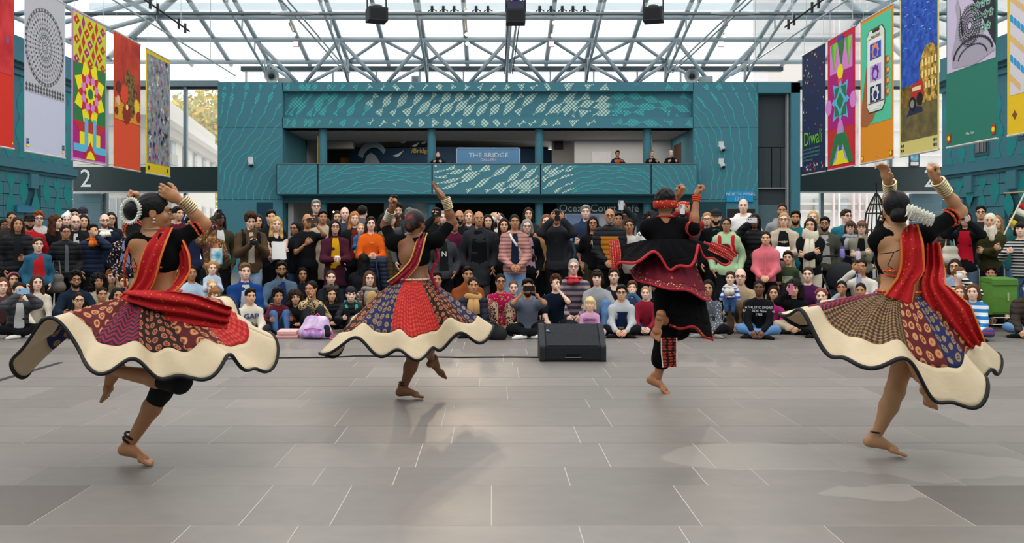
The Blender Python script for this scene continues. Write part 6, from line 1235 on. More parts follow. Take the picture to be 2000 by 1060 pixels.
# ================================================================= the four dancers
def hand_hd(curls, spread=.25, thumb=.5):
    p = [rc((-.03, 0, 0), (.03, .0, 0), .026, .028, k=.02), rc((.02, .020, 0), (.085, .026, -.003), .018, .014, k=.02), rc((.02, -.018, 0), (.078, -.026, -.004), .018, .013, k=.02), rc((.03, 0, 0), (.086, 0, -.001), .018, .014, k=.02)]
    for (y, L, r), cu in zip(((.030, .072, .0088), (.010, .082, .0092), (-.011, .076, .0088), (-.030, .060, .0078)), curls):
        a = cu * .8; q = np.array([.084 - abs(y) * .15, y, -.002]); d = y * spread * 8
        for f, rr in ((.44, 1), (.32, .95), (.24, .85)):
            n_ = q + L * f * np.array([math.cos(a), d * .3, -math.sin(a)]); p.append(rc(q, n_, r * rr, r * rr * .93, k=.006)); q = n_; a += cu
    q = np.array([.012, .022, -.006]); 
    for d, rr in ((((.032, .026, -.012 * thumb), .0125), ((.026, .010, -.020 * thumb), .0105), ((.020, .000, -.018 * thumb), .009)) if thumb < 1.5 else (((.034, .016, -.022), .0125), ((.020, -.018, -.016), .0105), ((.006, -.022, -.002), .009))): n_ = q + np.array(d); p.append(rc(q, n_, rr, rr * .9, k=.01)); q = n_
    v, q_ = surfnet(p, .0048, .012); return G().add(v, [q_])
HD = {'fist': hand_hd((1.45, 1.5, 1.5, 1.5), 0, 1.6), 'open': hand_hd((.12, .08, .1, .16), .5, .3), 'curl': hand_hd((.5, .7, .85, .95), .1, 1.0), 'soft': hand_hd((.3, .35, .45, .6), .3, .6)}
def foot_hd():           # local: ankle above origin, toes towards -y, sole at z=0
    p = [rc((0, .02, .10), (0, .025, .05), .032, .034, k=.03), rc((0, .045, .032), (0, -.03, .040), .030, .028, k=.03), rc((0, -.02, .055), (.0, -.11, .028), .030, .024, k=.03), rc((-.022, -.10, .020), (.024, -.105, .022), .019, k=.02)]
    for i, (x, L, r) in enumerate(((.028, .050, .013), (.008, .046, .0098), (-.009, .040, .0092), (-.024, .032, .0088), (-.037, .022, .0082))): p.append(rc((x, -.115, .018), (x * 1.1, -.125 - L, .012), r, r * .9, k=.008))
    v, q = surfnet(p, .0062, .02, clip=lambda X, Y, Z: -Z + 0 * X + 0 * Y + .0); return G().add(v, [q])
FOOT = foot_hd(); HEAD_HD = make_head(.0062)
def basis(o, ax, up, sc=1.0, flip=False):   # local -y along ax, z near up
    y = -norm(ax); z = norm(np.asarray(up, float) - y * (np.asarray(up, float) @ y)); x = np.cross(y, z); M = np.eye(4)
    M[:3, 0] = x * sc * (-1 if flip else 1); M[:3, 1] = y * sc; M[:3, 2] = z * sc; M[:3, 3] = o; return M
def grid_uv(name, PT, U, Vv, m, parent, thick=.004, smooth=True, closed=False):
    nu, nv = PT.shape[:2]; g = G(); g.v.append(PT.reshape(-1, 3)); i, j = np.meshgrid(np.arange(nu - 1), np.arange(nv - 1), indexing='ij'); i = i.ravel(); j = j.ravel()
    g.f.append((np.stack([i * nv + j, (i + 1) * nv + j, (i + 1) * nv + j + 1, i * nv + j + 1], 1), 0)); g.n = nu * nv; g.uv.append(np.stack([U.ravel(), Vv.ravel()], 1))
    o = g.obj(name, m, parent, smooth)
    if thick: s = o.modifiers.new('cloth', 'SOLIDIFY'); s.thickness = thick; s.offset = 0
    return o
def skirt(parent, c, rw, table, panels, border, pipe, rip=(7, .05, .05), ph=0.0, b0=.76, a=1.15, b=.95, nth=288, nr=26, swirl=.25, names=('skirt_panel', 'hem_border', 'hem_piping')):
    th = np.linspace(0, 2 * math.pi, nth + 1); T = np.array(table, float); tt = np.radians(np.concatenate([T[:, 0] - 360, T[:, 0], T[:, 0] + 360])); k0 = np.linspace(-math.pi, 3 * math.pi, 721)
    def per(col):
        raw = np.interp(k0, tt, np.tile(T[:, col], 3)); w_ = np.hanning(41); w_ /= w_.sum(); return np.interp(th, k0, np.convolve(np.pad(raw, 20, mode='edge'), w_, 'valid'))
    R, Z = per(1), per(2); t = np.linspace(0, 1, nr)
    n, Az, Ar = rip; W = np.sin(n * th + ph) + .45 * np.sin((2 * n + 1) * th + 2 * ph); W2 = np.cos(n * th + ph) + .3 * np.cos((2 * n - 1) * th + ph)
    TT = t[None, :]; rr = rw + (R[:, None] + Ar * W2[:, None] * TT - rw) * TT ** b; zz = c[2] + (Z[:, None] - c[2]) * TT ** a + Az * W[:, None] * TT ** 2.2 + .012 * np.sin(19 * th)[:, None] * np.sin(math.pi * TT)
    ang = th[:, None] + swirl * TT; PT = np.stack([c[0] + rr * np.cos(ang), c[1] + rr * np.sin(ang), zz], 2); ib = int(b0 * (nr - 1)); ip = nr - 1
    U = th[:, None] / (2 * math.pi) * 6 + 0 * TT; Vv = 0 * th[:, None] + TT * 1.2
    npan = len(panels); eb = np.linspace(0, nth, npan + 1).astype(int)
    for k in range(npan): s = slice(eb[k], eb[k + 1] + 1); grid_uv(names[0], PT[s, :ib + 1], U[s, :ib + 1], Vv[s, :ib + 1], panels[k], parent)
    grid_uv(names[1], PT[:, ib:ip + 1], U[:, ib:ip + 1], Vv[:, ib:ip + 1], border, parent)
    g = G(); g.tube(PT[:, -1], .010, 6, cap=False, sq=(1.3, 1)); g.obj(names[2], pipe, parent, True); return PT
def ribbon(name, pts, widths, wdir, m, parent, fold=.015, nf=5, n=40, m2=None):
    pts = np.asarray(pts, float); s = np.linspace(0, 1, len(pts)); S_ = np.linspace(0, 1, n); Cc = np.stack([np.interp(S_, s, pts[:, i]) for i in range(3)], 1)
    for _ in range(6): Cc[1:-1] = (Cc[:-2] + 2 * Cc[1:-1] + Cc[2:]) / 4
    wd = np.interp(S_, np.linspace(0, 1, len(widths)), widths); D_ = np.asarray(wdir, float); D_ = np.tile(D_, (n, 1)) if D_.ndim == 1 else np.stack([np.interp(S_, np.linspace(0, 1, len(D_)), D_[:, i]) for i in range(3)], 1)
    T = np.gradient(Cc, axis=0); T /= np.linalg.norm(T, axis=1)[:, None]; D_ = D_ - T * (D_ * T).sum(1)[:, None]; D_ /= np.linalg.norm(D_, axis=1)[:, None]; N_ = np.cross(T, D_)
    u = np.linspace(-1, 1, 25); PT = Cc[:, None] + D_[:, None] * (u * 1.0)[None, :, None] * wd[:, None, None] / 2 + N_[:, None] * (fold * np.sin(u * nf * 1.6 + 4 * S_[:, None]))[:, :, None]
    U = S_[:, None] * 4 + 0 * u; Vv = 0 * S_[:, None] + u[None] * .5; grid_uv(name, PT, U, Vv, m, parent)
    if m2 is not None:
        for e in (0, -1): G().tube(PT[:, e], .0045, 6, sq=(1.6, .7)).obj('gold_edge', m2, parent, True)
def bangles(parent, p, d, r, n, L, m, name='bangle'):
    d = norm(d); u = norm(np.cross(d, (.3, .9, .2))); w_ = np.cross(d, u); a = np.linspace(0, 2 * math.pi, 21)
    for i in range(n): c_ = p + d * L * (i / max(n - 1, 1) - .5); rr = r * (1 + .12 * (i / max(n - 1, 1) - .5)); G().tube([c_ + rr * (math.cos(t) * u + math.sin(t) * w_) for t in a], L / n * .52 if n > 1 else .006, 7, cap=False).obj(name, m, parent, True)
def petals(parent, ctr, ax, r, rows, m, name='flower_garland', L=.03):
    g = G(); ax = norm(ax); u = norm(np.cross(ax, (.2, .3, .9))); w_ = np.cross(ax, u)
    for k in range(rows):
        n = 26
        for i in range(n):
            t = 2 * math.pi * (i + .5 * k) / n; o = math.cos(t) * u + math.sin(t) * w_; tilt = -.6 + 1.4 * k / max(rows - 1, 1); d = norm(o + ax * tilt); b_ = ctr + o * r; g.tube([b_, b_ + d * L * .5, b_ + d * L], [.004, .0085, .003], 5, sq=(1, .5))
    g.obj(name, m, parent, kind='stuff')
GOLD = mat('#d2c09a', .35, metal=.75, var=.05); SILV = mat('#b8b09c', .3, metal=.85, var=.05); m_hairb = mat('#0c0a0a', .5, bump=.3, sc=4, spec=.18)
CREAM = mat('#cbb694', .5, bump=.2, var=.14, spec=.45); PIPE = mat('#121116', .6); CHOLI = mat('#0c0c0e', .9, bump=.1, spec=.08)
SARI = mat('#b51218', .75, pat='spots', col2='#d8741e', sc=36, thr=.28, bump=.1)
PAN = [mat('#1c2450', .8, pat='paisley', col2='#9a7a52', sc=9), mat('#a8161e', .8, pat='weave', col2='#c8402c', sc=16), mat('#2a1714', .8, pat='paisley', col2='#b86a48', sc=10), mat('#5c1a1c', .8, pat='paisley', col2='#d08a5a', sc=7), mat('#8a1a30', .8, pat='zigzag', col2='#2a1830', sc=7), mat('#3a2418', .8, pat='weave', col2='#8a6a44', sc=20)]
def dancer(name_label, D, J, o):
    """J: joints as (pixel x, pixel y, depth offset); o: options"""
    root = (PX(o['foot'][0], D), D, 0); t = thing('person', name_label, 'person', root, group='dancers'); off = np.array(root)
    W = {k: np.array(P(v[0], v[1], D + v[2])) - off for k, v in J.items()}; sk = SKIN[o['skin']] if o['skin'] in SKIN else o['skin']; m_skin = mat(sk, .45, var=.06, spec=.4)
    R = np.array(Matrix.Rotation(o['yaw'], 4, 'Z')); s = o.get('s', 1.0); tw = o.get('tw', 1.0)
    nb, wa, hi = W['neck'], W['waist'], W['hip']; ch = wa + (nb - wa) * .55
    tor = lambda ad: [el(hi, (.155 * s + ad, .115 * s + ad, .13), R=R, k=.06), el(wa + (0, 0, .01), (.118 * s * tw + ad, .092 * s + ad, .13), R=R, k=.06), el(ch, (.135 * s * tw + ad, .102 * s + ad, .15), R=R, k=.05), rc(W['shl'], W['shr'], .050 * s + ad, k=.05), rc(W['shl'], nb, .045 * s + ad, .04, k=.05), rc(W['shr'], nb, .045 * s + ad, .04, k=.05), rc(ch, nb - (0, 0, .03), .10 * s + ad, .06, k=.05)]
    pr = tor(0.0) + [rc(nb - (0, 0, .03), W['head'] + (0, 0, -.06), .050, .046, k=.04)]
    for a in 'lr':
        pr += [rc(W['sh' + a], W['el' + a], .047 * s, .036 * s), rc(W['el' + a], W['el' + a] + (W['wr' + a] - W['el' + a]) * .35, .037 * s, .037 * s), rc(W['el' + a] + (W['wr' + a] - W['el' + a]) * .35, W['wr' + a], .037 * s, .023 * s)]
        k_, an = W['kn' + a], W['an' + a]; lh = hi + R[:3, :3] @ np.array([(-.08 if a == 'l' else .08), 0, -.03]); calf = k_ + (an - k_) * .33
        pr += [rc(lh, k_, .085 * s, .056 * s), rc(k_, calf, .054 * s, .055 * s), rc(calf, an, .055 * s, .031 * s)]
    g = G(); v, q = surfnet(pr, .0125, .03); g.add(v, [q])
    MH = Matrix.Translation(Vector(W['head'])) @ Matrix.Rotation(o['hyaw'], 4, 'Z') @ Matrix.Rotation(o.get('hpitch', 0), 4, 'X') @ Matrix.Scale(.98, 4); g.join(HEAD_HD, 0, MH)
    for a, sd in (('l', -1), ('r', 1)):
        kind, th = o['hand' + a]; d = W['ha' + a] - W['wr' + a]; M = handxf(W['wr' + a] + norm(d) * .02, W['wr' + a] + norm(d) * .02 - d, sd if not o.get('back', True) else sd, 1.0 * s, th); g.join(HD[kind], 0, M)
        toe, up = o['foot_' + a]; M = basis(W['an' + a] - norm(up) * .085 * s, np.array(toe, float), np.array(up, float), 1.0 * s, flip=a == 'l'); g.join(FOOT, 0, M)
    g.obj('body', [m_skin, EYEW, IRIS, mat('#120d0b', .7), mat('#8a4038', .5)], t, True)
    return t, W, MH, R, tor, s
def ob(t, name, prims, h, m, k=.03, disp=None, clip=None): v, q = surfnet(prims, h, k, disp, clip); return G().add(v, [q]).obj(name, m, t, True)
def hair_up(t, MH, bun, m=m_hairb, rb=(.062, .055, .062)):
    p = [el((0, .018, .027), (.081, .101, .0965)), el(bun, rb, k=.015), el((0, -.118, -.045), (.068, .088, .112), sub=True, k=.01), el((0, -.02, -.20), (.3, .3, .125), sub=True, k=.01)]
    v, q = surfnet(p, .0085, .02, lambda X, Y, Z: .0016 * np.sin(160 * X) * np.sin(90 * Z + 40 * Y)); o_ = G().add(v, [q]).obj('hair', m, t, True); o_.matrix_local = MH; return np.array(MH @ Vector(bun))
def choli(t, W, R, tor, s, back, sleeve=.72, cutR=(.115, .10, .16), cutc=None, zlo=.0):
    p = tor(.009)[2:]; 
    for a in 'lr': p.append(rc(W['sh' + a], W['sh' + a] + (W['el' + a] - W['sh' + a]) * sleeve, .055 * s, .048 * s))
    nb = W['neck']; p.append(rc(nb, nb + (0, 0, .12), .062, .08, sub=True, k=.01))
    if cutc is not None: p.append(el(cutc, cutR, sub=True, k=.012, R=R))
    zc_ = W['waist'][2] + zlo; return ob(t, 'blouse', p, .0115, CHOLI, disp=lambda X, Y, Z: .0022 * np.sin(40 * Z + 22 * X) * np.sin(33 * X + 18 * Y), clip=lambda X, Y, Z: (zc_ - Z) + 0 * X + 0 * Y)
def arm_trim(t, W, a, f, r, m): p = W['sh' + a] + (W['el' + a] - W['sh' + a]) * f; bangles(t, p, W['el' + a] - W['sh' + a], r, 2, .028, m, 'sleeve_trim')
def earring(t, MH, sd): 
    for p, r in (((sd * .086, .0, -.045), .011), ((sd * .088, .0, -.066), .013)): G().ell(tuple(MH @ Vector(p)), (r, r, r * .8), 10, 7).obj('earring', SILV, t, True)
TRIM = mat('#c43a20', .6, pat='spots', col2='#e0b040', sc=60)
# --- dancer with white garland round her bun
J = dict(head=(303, 414, 0), neck=(300, 462, 0), shl=(268, 476, -.03), shr=(346, 470, .03), ell=(258, 436, .22), wrl=(262, 408, .20), hal=(265, 385, .18), elr=(399, 437, .10), wrr=(352, 392, .02), har=(320, 374, -.02), waist=(304, 562, 0), hip=(308, 592, 0), knl=(318, 760, -.02), anl=(254, 866, 0), knr=(352, 746, -.24), anr=(212, 722, -.05))
t, W, MH, R, tor, s = dancer('dancer in red drape and black capri leggings with garlanded bun', 5.32, J, dict(foot=(268, 905), skin='#b07850', yaw=2.75, tw=1.16, hyaw=1.9, hpitch=.05, handl=('fist', (.6, -.6, .3)), handr=('curl', (-.3, -.2, 1)), foot_l=((.95, -.25, -.22), (.15, 0, 1)), foot_r=((-.50, -.1, -.85), (-.85, 0, .45))))
bc = hair_up(t, MH, (0, .118, .0), rb=(.066, .066, .066)); petals(t, bc + np.array((-.012, -.03, 0)), (-.4, -.9, .05), .060, 4, mat('#efeee4', .7), L=.024); earring(t, MH, 1); earring(t, MH, -1)
choli(t, W, R, tor, s, True, .72, (.10, .15, .155), W['neck'] + np.array((-.07, -.13, -.16)), .09)
for a, f in (('r', .72), ('l', .7)): arm_trim(t, W, a, f, .053, TRIM)
bangles(t, W['wrr'] - norm(W['har'] - W['wrr']) * .05, W['wrr'] - W['elr'], .036, 7, .085, GOLD); bangles(t, W['wrl'] - norm(W['hal'] - W['wrl']) * .05, W['wrl'] - W['ell'], .036, 7, .085, SILV)
bangles(t, W['anl'] + (0, 0, .035), W['knl'] - W['anl'], .037, 2, .03, mat('#2a1510', .7), 'anklet'); bangles(t, W['neck'] + (0, 0, .035), (0, 0, 1), .064, 3, .02, SILV, 'necklace')
bangles(t, W['waist'] + (0, 0, .115), (0, .0, 1), .125, 2, .03, TRIM, 'blouse_trim')
g = G()
for dx, dz in ((-.05, .05), (.05, .045), (-.035, -.06), (.03, -.065)): g.tube([W['neck'] + (-.10, -.118, -.17), W['neck'] + np.array((-.10 + dx * .6, -.128, -.17 + dz * .9)), W['neck'] + np.array((-.10 + dx, -.118, -.17 + dz * .2 - .03))], .0028, 5)
g.obj('back_tie', PIPE, t); G().tube([W['shl'] + (-.035, -.045, -.02), W['neck'] + (-.155, -.06, -.17), W['neck'] + (-.135, -.09, -.30)], .009, 6).obj('blouse_trim', TRIM, t, True)
lp = []
for a in 'lr': k_, an = W['kn' + a], W['an' + a]; lp += [rc(W['hip'] + (0, 0, -.06), k_, .094, .064), rc(k_, k_ + (an - k_) * .22, .064, .060)]
ob(t, 'leggings', lp, .0135, mat('#0b0b0d', .85), disp=lambda X, Y, Z: .0022 * np.sin(50 * Z + 20 * X))
PT = skirt(t, W['waist'] + np.array((0, 0, -.04)), .135, [(0, .66, .66), (20, .66, .80), (45, .60, .92), (90, .56, .95), (135, .64, .84), (165, .76, .70), (185, .76, .60), (203, .70, .76), (222, .62, .92), (242, .60, .72), (265, .58, .62), (300, .62, .66), (330, .68, .60)], [PAN[i] for i in (1, 3, 2, 4, 2, 1, 0, 3, 4, 2, 3, 1)], CREAM, PIPE, (7, .06, .05), .6, b0=.72)
ribbon('drape', [W['neck'] + (.085, -.03, .05), W['neck'] + (.07, -.13, -.05), W['neck'] + (.045, -.155, -.15), W['neck'] + (.015, -.155, -.26), W['waist'] + (-.05, -.165, -.03), W['waist'] + (-.14, -.16, -.09)], [.09, .125, .13, .12, .12, .12], (1, -.25, .1), SARI, t, .012, 4, m2=mat('#d46a20', .6))
ribbon('drape', [W['shr'] + (.03, -.03, .0), W['shr'] + (.075, -.06, -.10), W['shr'] + (.085, -.08, -.20), W['waist'] + (.16, -.12, .0), W['waist'] + (.03, -.19, -.08)], [.05, .10, .115, .12, .16], (.8, -.6, .2), SARI, t, .012, 4, m2=mat('#d46a20', .6))
ribbon('drape_tail', [W['waist'] + (-.10, -.20, -.06), W['waist'] + (.10, -.27, -.10), W['waist'] + (.30, -.28, -.11), W['waist'] + (.52, -.22, -.16)], [.12, .20, .20, .14], (0, -.3, 1), SARI, t, .022, 6)
bangles(t, W['waist'] + (0, 0, -.035), (0, 0, 1), .142, 2, .03, TRIM, 'waistband')
# --- dancer with red-streaked hair, seen from behind
J = dict(head=(811, 437, 0), neck=(808, 464, 0), shl=(768, 474, 0), shr=(853, 470, 0), ell=(752, 440, .10), wrl=(763, 413, .02), hal=(769, 396, 0), elr=(883, 433, .06), wrr=(868, 390, 0), har=(850, 366, -.02), waist=(808, 540, 0), hip=(810, 562, 0), knl=(808, 698, -.05), anl=(789, 755, 0), knr=(833, 668, -.30), anr=(842, 700, .10))
t, W, MH, R, tor, s = dancer('dancer with red-streaked hair and crimson sash seen from behind', 7.44, J, dict(foot=(800, 778), skin='#8c5a3c', yaw=math.pi, hyaw=2.75, handl=('fist', (.6, -.7, .2)), handr=('open', (-.5, -.8, .2)), foot_l=((.97, -.2, -.02), (0, 0, 1)), foot_r=((.3, .3, -.9), (-.5, -.6, .2))))
v, q = surfnet([el((0, .018, .03), (.083, .103, .10)), el((0, .10, -.02), (.05, .04, .055)), el((0, -.118, -.045), (.068, .088, .112), sub=True, k=.01), el((0, -.02, -.21), (.3, .3, .125), sub=True, k=.01)], .009, .02); o_ = G().add(v, [q]).obj('hair', mat('#120d0d', .4, pat='blotch', col2='#9a3a2a', sc=13, thr=.64, bump=.3), t, True); o_.matrix_local = MH
choli(t, W, R, tor, s, True, .75, (.095, .12, .125), W['neck'] + np.array((-.06, -.12, -.12)), .05)
bangles(t, W['wrr'] - norm(W['har'] - W['wrr']) * .04, W['wrr'] - W['elr'], .036, 7, .085, GOLD); bangles(t, W['wrl'] - norm(W['hal'] - W['wrl']) * .04, W['wrl'] - W['ell'], .036, 7, .085, SILV)
bangles(t, W['anl'] + (0, 0, .03), (0, 0, 1), .038, 2, .02, mat('#2a1510', .7), 'anklet'); bangles(t, W['neck'] + (0, 0, .03), (0, 0, 1), .062, 2, .016, mat('#d8d0c0', .5), 'necklace')
bangles(t, W['waist'] + (0, -.01, -.03), (0, 0, 1), .138, 2, .026, mat('#d8c8b0', .5, pat='spots', col2='#8a2a30', sc=80), 'waistband')
PT = skirt(t, W['waist'] + np.array((0, 0, -.03)), .13, [(0, .66, .46), (20, .62, .62), (45, .58, .74), (90, .52, .78), (135, .60, .62), (170, .72, .46), (190, .72, .42), (225, .64, .48), (250, .52, .56), (272, .46, .36), (288, .46, .34), (308, .50, .68), (332, .58, .56)], [PAN[i] for i in (4, 0, 3, 1, 2, 5, 2, 0, 1, 1, 2, 0)], CREAM, PIPE, (5, .085, .07), 2.2, b0=.77)
RS = mat('#8e1230', .7, pat='spots', col2='#c89048', sc=44, thr=.3)
ribbon('sash', [W['shr'] + (-.11, -.02, .065), W['shr'] + (-.13, -.12, -.02), W['waist'] + (.02, -.14, .12), W['waist'] + (-.09, -.14, .0), W['waist'] + (-.17, -.10, -.08)], [.06, .07, .075, .08, .12], (1, -.1, .2), RS, t, .009, 4, m2=mat('#c89a3a', .5))
ribbon('sash_tail', [W['shr'] + (-.03, .0, .0), W['shr'] + (.02, -.03, -.14), W['waist'] + (.15, -.06, .02), W['waist'] + (.22, -.12, -.14)], [.04, .05, .05, .07], (.5, -.8, 0), RS, t, .008, 4)
# --- turbaned man in flared black tunic
J = dict(head=(1299, 397, 0), neck=(1300, 430, 0), shl=(1268, 446, 0), shr=(1338, 444, 0), ell=(1290, 425, .36), wrl=(1322, 386, .34), hal=(1334, 370, .30), elr=(1354, 446, -.10), wrr=(1360, 388, -.06), har=(1365, 366, -.05), waist=(1306, 510, 0), hip=(1308, 545, 0), knl=(1300, 652, -.03), anl=(1285, 738, 0), knr=(1322, 640, .18), anr=(1288, 620, -.28))
t, W, MH, R, tor, s = dancer('man in flared black tunic with mirror-work trim and embroidered headband', 7.75, J, dict(foot=(1296, 765), skin='#a56c48', yaw=math.pi, hyaw=2.9, s=1.06, handl=('fist', (-.4, -.8, .3)), handr=('fist', (-.4, -.9, .2)), foot_l=((.70, -.62, -.38), (.45, -.3, .85)), foot_r=((-.35, -.35, -.9), (-.3, -.9, .35))))
v, q = surfnet([el((0, .02, .045), (.094, .112, .103)), el((0, -.118, -.045), (.068, .088, .112), sub=True, k=.01), el((0, -.02, -.205), (.3, .3, .14), sub=True, k=.01)], .010, .02, lambda X, Y, Z: .008 * np.sin(85 * X) * np.sin(70 * Z) * np.sin(75 * Y)); o_ = G().add(v, [q]).obj('hair', m_hairb, t, True); o_.matrix_local = MH
EMB = mat('#a8201c', .7, pat='spots', col2='#e0a840', sc=42, thr=.4)
a_ = np.linspace(0, 2 * math.pi, 33); o_ = G().tube([(.096 * math.cos(x), .018 + .112 * math.sin(x), -.012) for x in a_], .030, 8, cap=False, sq=(.45, 1.25)).obj('headband', EMB, t, True); o_.matrix_local = MH
p = tor(.028); 
for a in 'lr': p.append(rc(W['sh' + a], W['sh' + a] + (W['el' + a] - W['sh' + a]) * .95, .068, .066))
p.append(rc(W['neck'], W['neck'] + (0, 0, .12), .06, .08, sub=True, k=.01)); CL = mat('#0b0b0d', .9, bump=.15, spec=.08)
ob(t, 'tunic_top', p, .0125, CL, disp=lambda X, Y, Z: .004 * np.sin(26 * Z + 20 * X) * np.sin(23 * X))
bangles(t, W['neck'] + (0, .0, .015), (0, 0, 1), .072, 2, .035, EMB, 'collar'); bangles(t, W['wrr'], W['wrr'] - W['elr'], .034, 3, .035, mat('#d8401c', .7), 'wrist_thread')
arm_trim(t, W, 'r', .95, .07, EMB)
wc = W['waist']; MIR = mat('#c02418', .6, pat='weave', col2='#f0ece0', sc=4.5, thr=.22)
skirt(t, wc + np.array((0, 0, .20)), .155, [(0, .56, .0 + wc[2] + .05), (45, .46, wc[2] + .10), (90, .40, wc[2] + .12), (135, .46, wc[2] + .05), (180, .54, wc[2] + .04), (225, .40, wc[2] - .02), (270, .30, wc[2] + .02), (315, .38, wc[2] + .06)], [CL] * 8, CL, mat('#c02a30', .7), (5, .075, .05), 1.0, b0=.80, names=('tunic_panel', 'tunic_hem', 'red_piping'))
for th_, w_ in ((180, 1), (4, 1), (22, 1)):       # mirror-work strips at the flying corners
    th = math.radians(th_); c_ = wc + np.array((.50 * math.cos(th), .42 * math.sin(th) - .06, .08)); ribbon('mirror_work_strip', [c_ + (0, -.03, .11), c_ + (.01, -.05, .0), c_ + (.02, -.04, -.14)] if th_ == 180 else [c_ + (-.16, -.08, .06), c_ + (-.02, -.08, .0), c_ + (.06, -.05, -.05)], [.085, .10, .08], (1, -.2, 0) if th_ == 180 else (.2, -.2, 1), MIR, t, .006, 3)
MAR = mat('#6a0f22', .8, pat='spots', col2='#b8602a', sc=14, thr=.24)
skirt(t, wc + np.array((0, 0, .06)), .16, [(0, .35, wc[2] - .30), (45, .32, wc[2] - .2), (90, .30, wc[2] - .15), (135, .32, wc[2] - .1), (180, .36, wc[2] - .11), (225, .38, wc[2] - .18), (270, .36, wc[2] - .27), (315, .36, wc[2] - .33)], [MAR] * 8, mat('#7a1424', .7, pat='spots', col2='#d8c060', sc=48, thr=.42), mat('#b02038', .7), (3, .02, .01), 0, b0=.84, names=('embroidered_panel', 'beaded_border', 'maroon_piping'))
p = [rc(W['hip'] + (0, 0, .02), W['knl'], .15, .10), rc(W['knl'], W['anl'] + (W['knl'] - W['anl']) * .40, .10, .085), rc(W['hip'] + (.05, 0, 0), W['knr'], .15, .12), rc(W['knr'], W['anr'] + (W['knr'] - W['anr']) * .4, .11, .08)]
ob(t, 'dhoti_trousers', p, .0135, CL, disp=lambda X, Y, Z: .007 * np.sin(24 * X + 15 * Z) * np.sin(12 * Z))
skirt(t, W['hip'] + np.array((.10, 0, .0)), .16, [(0, .27, .50), (90, .24, .60), (180, .20, .66), (225, .2, .62), (270, .24, .56), (315, .27, .50)], [CL] * 6, CL, EMB, (3, .03, .02), 0, b0=.8, names=('dhoti_fold', 'dhoti_hem', 'dhoti_edge'))
cu = W['anl'] + (W['knl'] - W['anl']) * .62; ribbon('embroidered_cuff', [cu + (.03, -.125, .13), cu + (.035, -.115, .0), cu + (.045, -.10, -.13)], [.13, .13, .12], (1, -.15, .25), mat('#17120f', .8, pat='paisley', col2='#d0402c', sc=2.6), t, .004, 2, m2=mat('#e4dcd0', .7))
# --- dancer with white blossom in her hair
J = dict(head=(1750, 409, 0), neck=(1750, 455, 0), shl=(1718, 470, 0), shr=(1806, 456, .02), ell=(1738, 404, .20), wrl=(1735, 356, .08), hal=(1727, 322, .02), elr=(1876, 413, .08), wrr=(1832, 354, .0), har=(1808, 322, -.03), waist=(1762, 562, 0), hip=(1764, 592, 0), knl=(1748, 764, -.05), anl=(1712, 850, 0), knr=(1800, 720, -.28), anr=(1806, 748, .16))
t, W, MH, R, tor, s = dancer('dancer in red drape with white blossom spray in her low bun', 5.51, J, dict(foot=(1730, 890), skin='#bd8a62', yaw=3.0, hyaw=2.9, handl=('soft', (.2, -.9, .2)), handr=('fist', (-.5, -.7, .3)), foot_l=((.93, -.28, -.2), (.15, 0, 1)), foot_r=((.3, .3, -.9), (-.5, -.6, .2))))
bc = hair_up(t, MH, (0.0, .098, -.045), rb=(.055, .045, .05)); earring(t, MH, 1); earring(t, MH, -1)
for k in range(6): petals(t, bc + np.array((.04 + .026 * k, -.055 + .005 * k, .03 - .010 * k)), (1, -.25, -.3), .010, 3, mat('#f0ede0', .7), 'flower_spray', .036)
choli(t, W, R, tor, s, True, .72, (.10, .13, .15), W['neck'] + np.array((-.075, -.12, -.16)), .08)
arm_trim(t, W, 'r', .72, .055, TRIM); bangles(t, W['wrr'] - norm(W['har'] - W['wrr']) * .05, W['wrr'] - W['elr'], .037, 7, .10, GOLD); bangles(t, W['wrl'] - norm(W['hal'] - W['wrl']) * .05, W['wrl'] - W['ell'], .036, 7, .10, GOLD)
bangles(t, W['anl'] + (.0, 0, .03), (0, 0, 1), .037, 1, .01, PIPE, 'anklet'); bangles(t, W['neck'] + (0, 0, .03), (0, 0, 1), .063, 3, .02, SILV, 'necklace'); bangles(t, W['waist'] + (0, 0, .095), (0, 0, 1), .122, 2, .03, TRIM, 'blouse_trim')
g = G(); g.tube([W['neck'] + (-.14, -.09, -.13), W['neck'] + (-.07, -.122, -.12), W['neck'] + (.0, -.115, -.09)], .003, 5); g.tube([W['neck'] + (-.07, -.122, -.12), W['neck'] + (-.11, -.125, -.2), W['neck'] + (-.08, -.125, -.22)], .003, 5); g.obj('back_tie', PIPE, t)
PT = skirt(t, W['waist'] + np.array((0, 0, -.04)), .135, [(0, .60, .58), (45, .58, .76), (90, .5, .85), (135, .62, .90), (180, .74, .84), (225, .66, .62), (255, .52, .48), (285, .50, .45), (305, .50, .50), (322, .48, .70), (340, .54, .52)], [PAN[i] for i in (1, 3, 4, 2, 1, 4, 5, 5, 3, 0, 3, 1)], CREAM, PIPE, (6, .075, .06), 2.6, b0=.74)
ribbon('drape', [W['neck'] + (.06, -.05, .05), W['neck'] + (.035, -.135, -.07), W['neck'] + (.03, -.15, -.22), W['waist'] + (-.05, -.15, .05), W['waist'] + (-.10, -.16, -.07)], [.09, .12, .13, .10, .16], (1, -.25, .1), SARI, t, .012, 4, m2=mat('#d46a20', .6))
ribbon('drape_tail', [W['shr'] + (.02, -.04, -.06), W['shr'] + (.03, -.05, -.22), W['waist'] + (.10, -.16, .02), W['waist'] + (.20, -.22, -.16), W['waist'] + (.33, -.24, -.34)], [.09, .12, .15, .24, .12], (.9, -.4, .3), SARI, t, .022, 6, m2=mat('#d46a20', .6))
bangles(t, W['waist'] + (0, 0, -.035), (0, 0, 1), .142, 2, .03, TRIM, 'waistband')
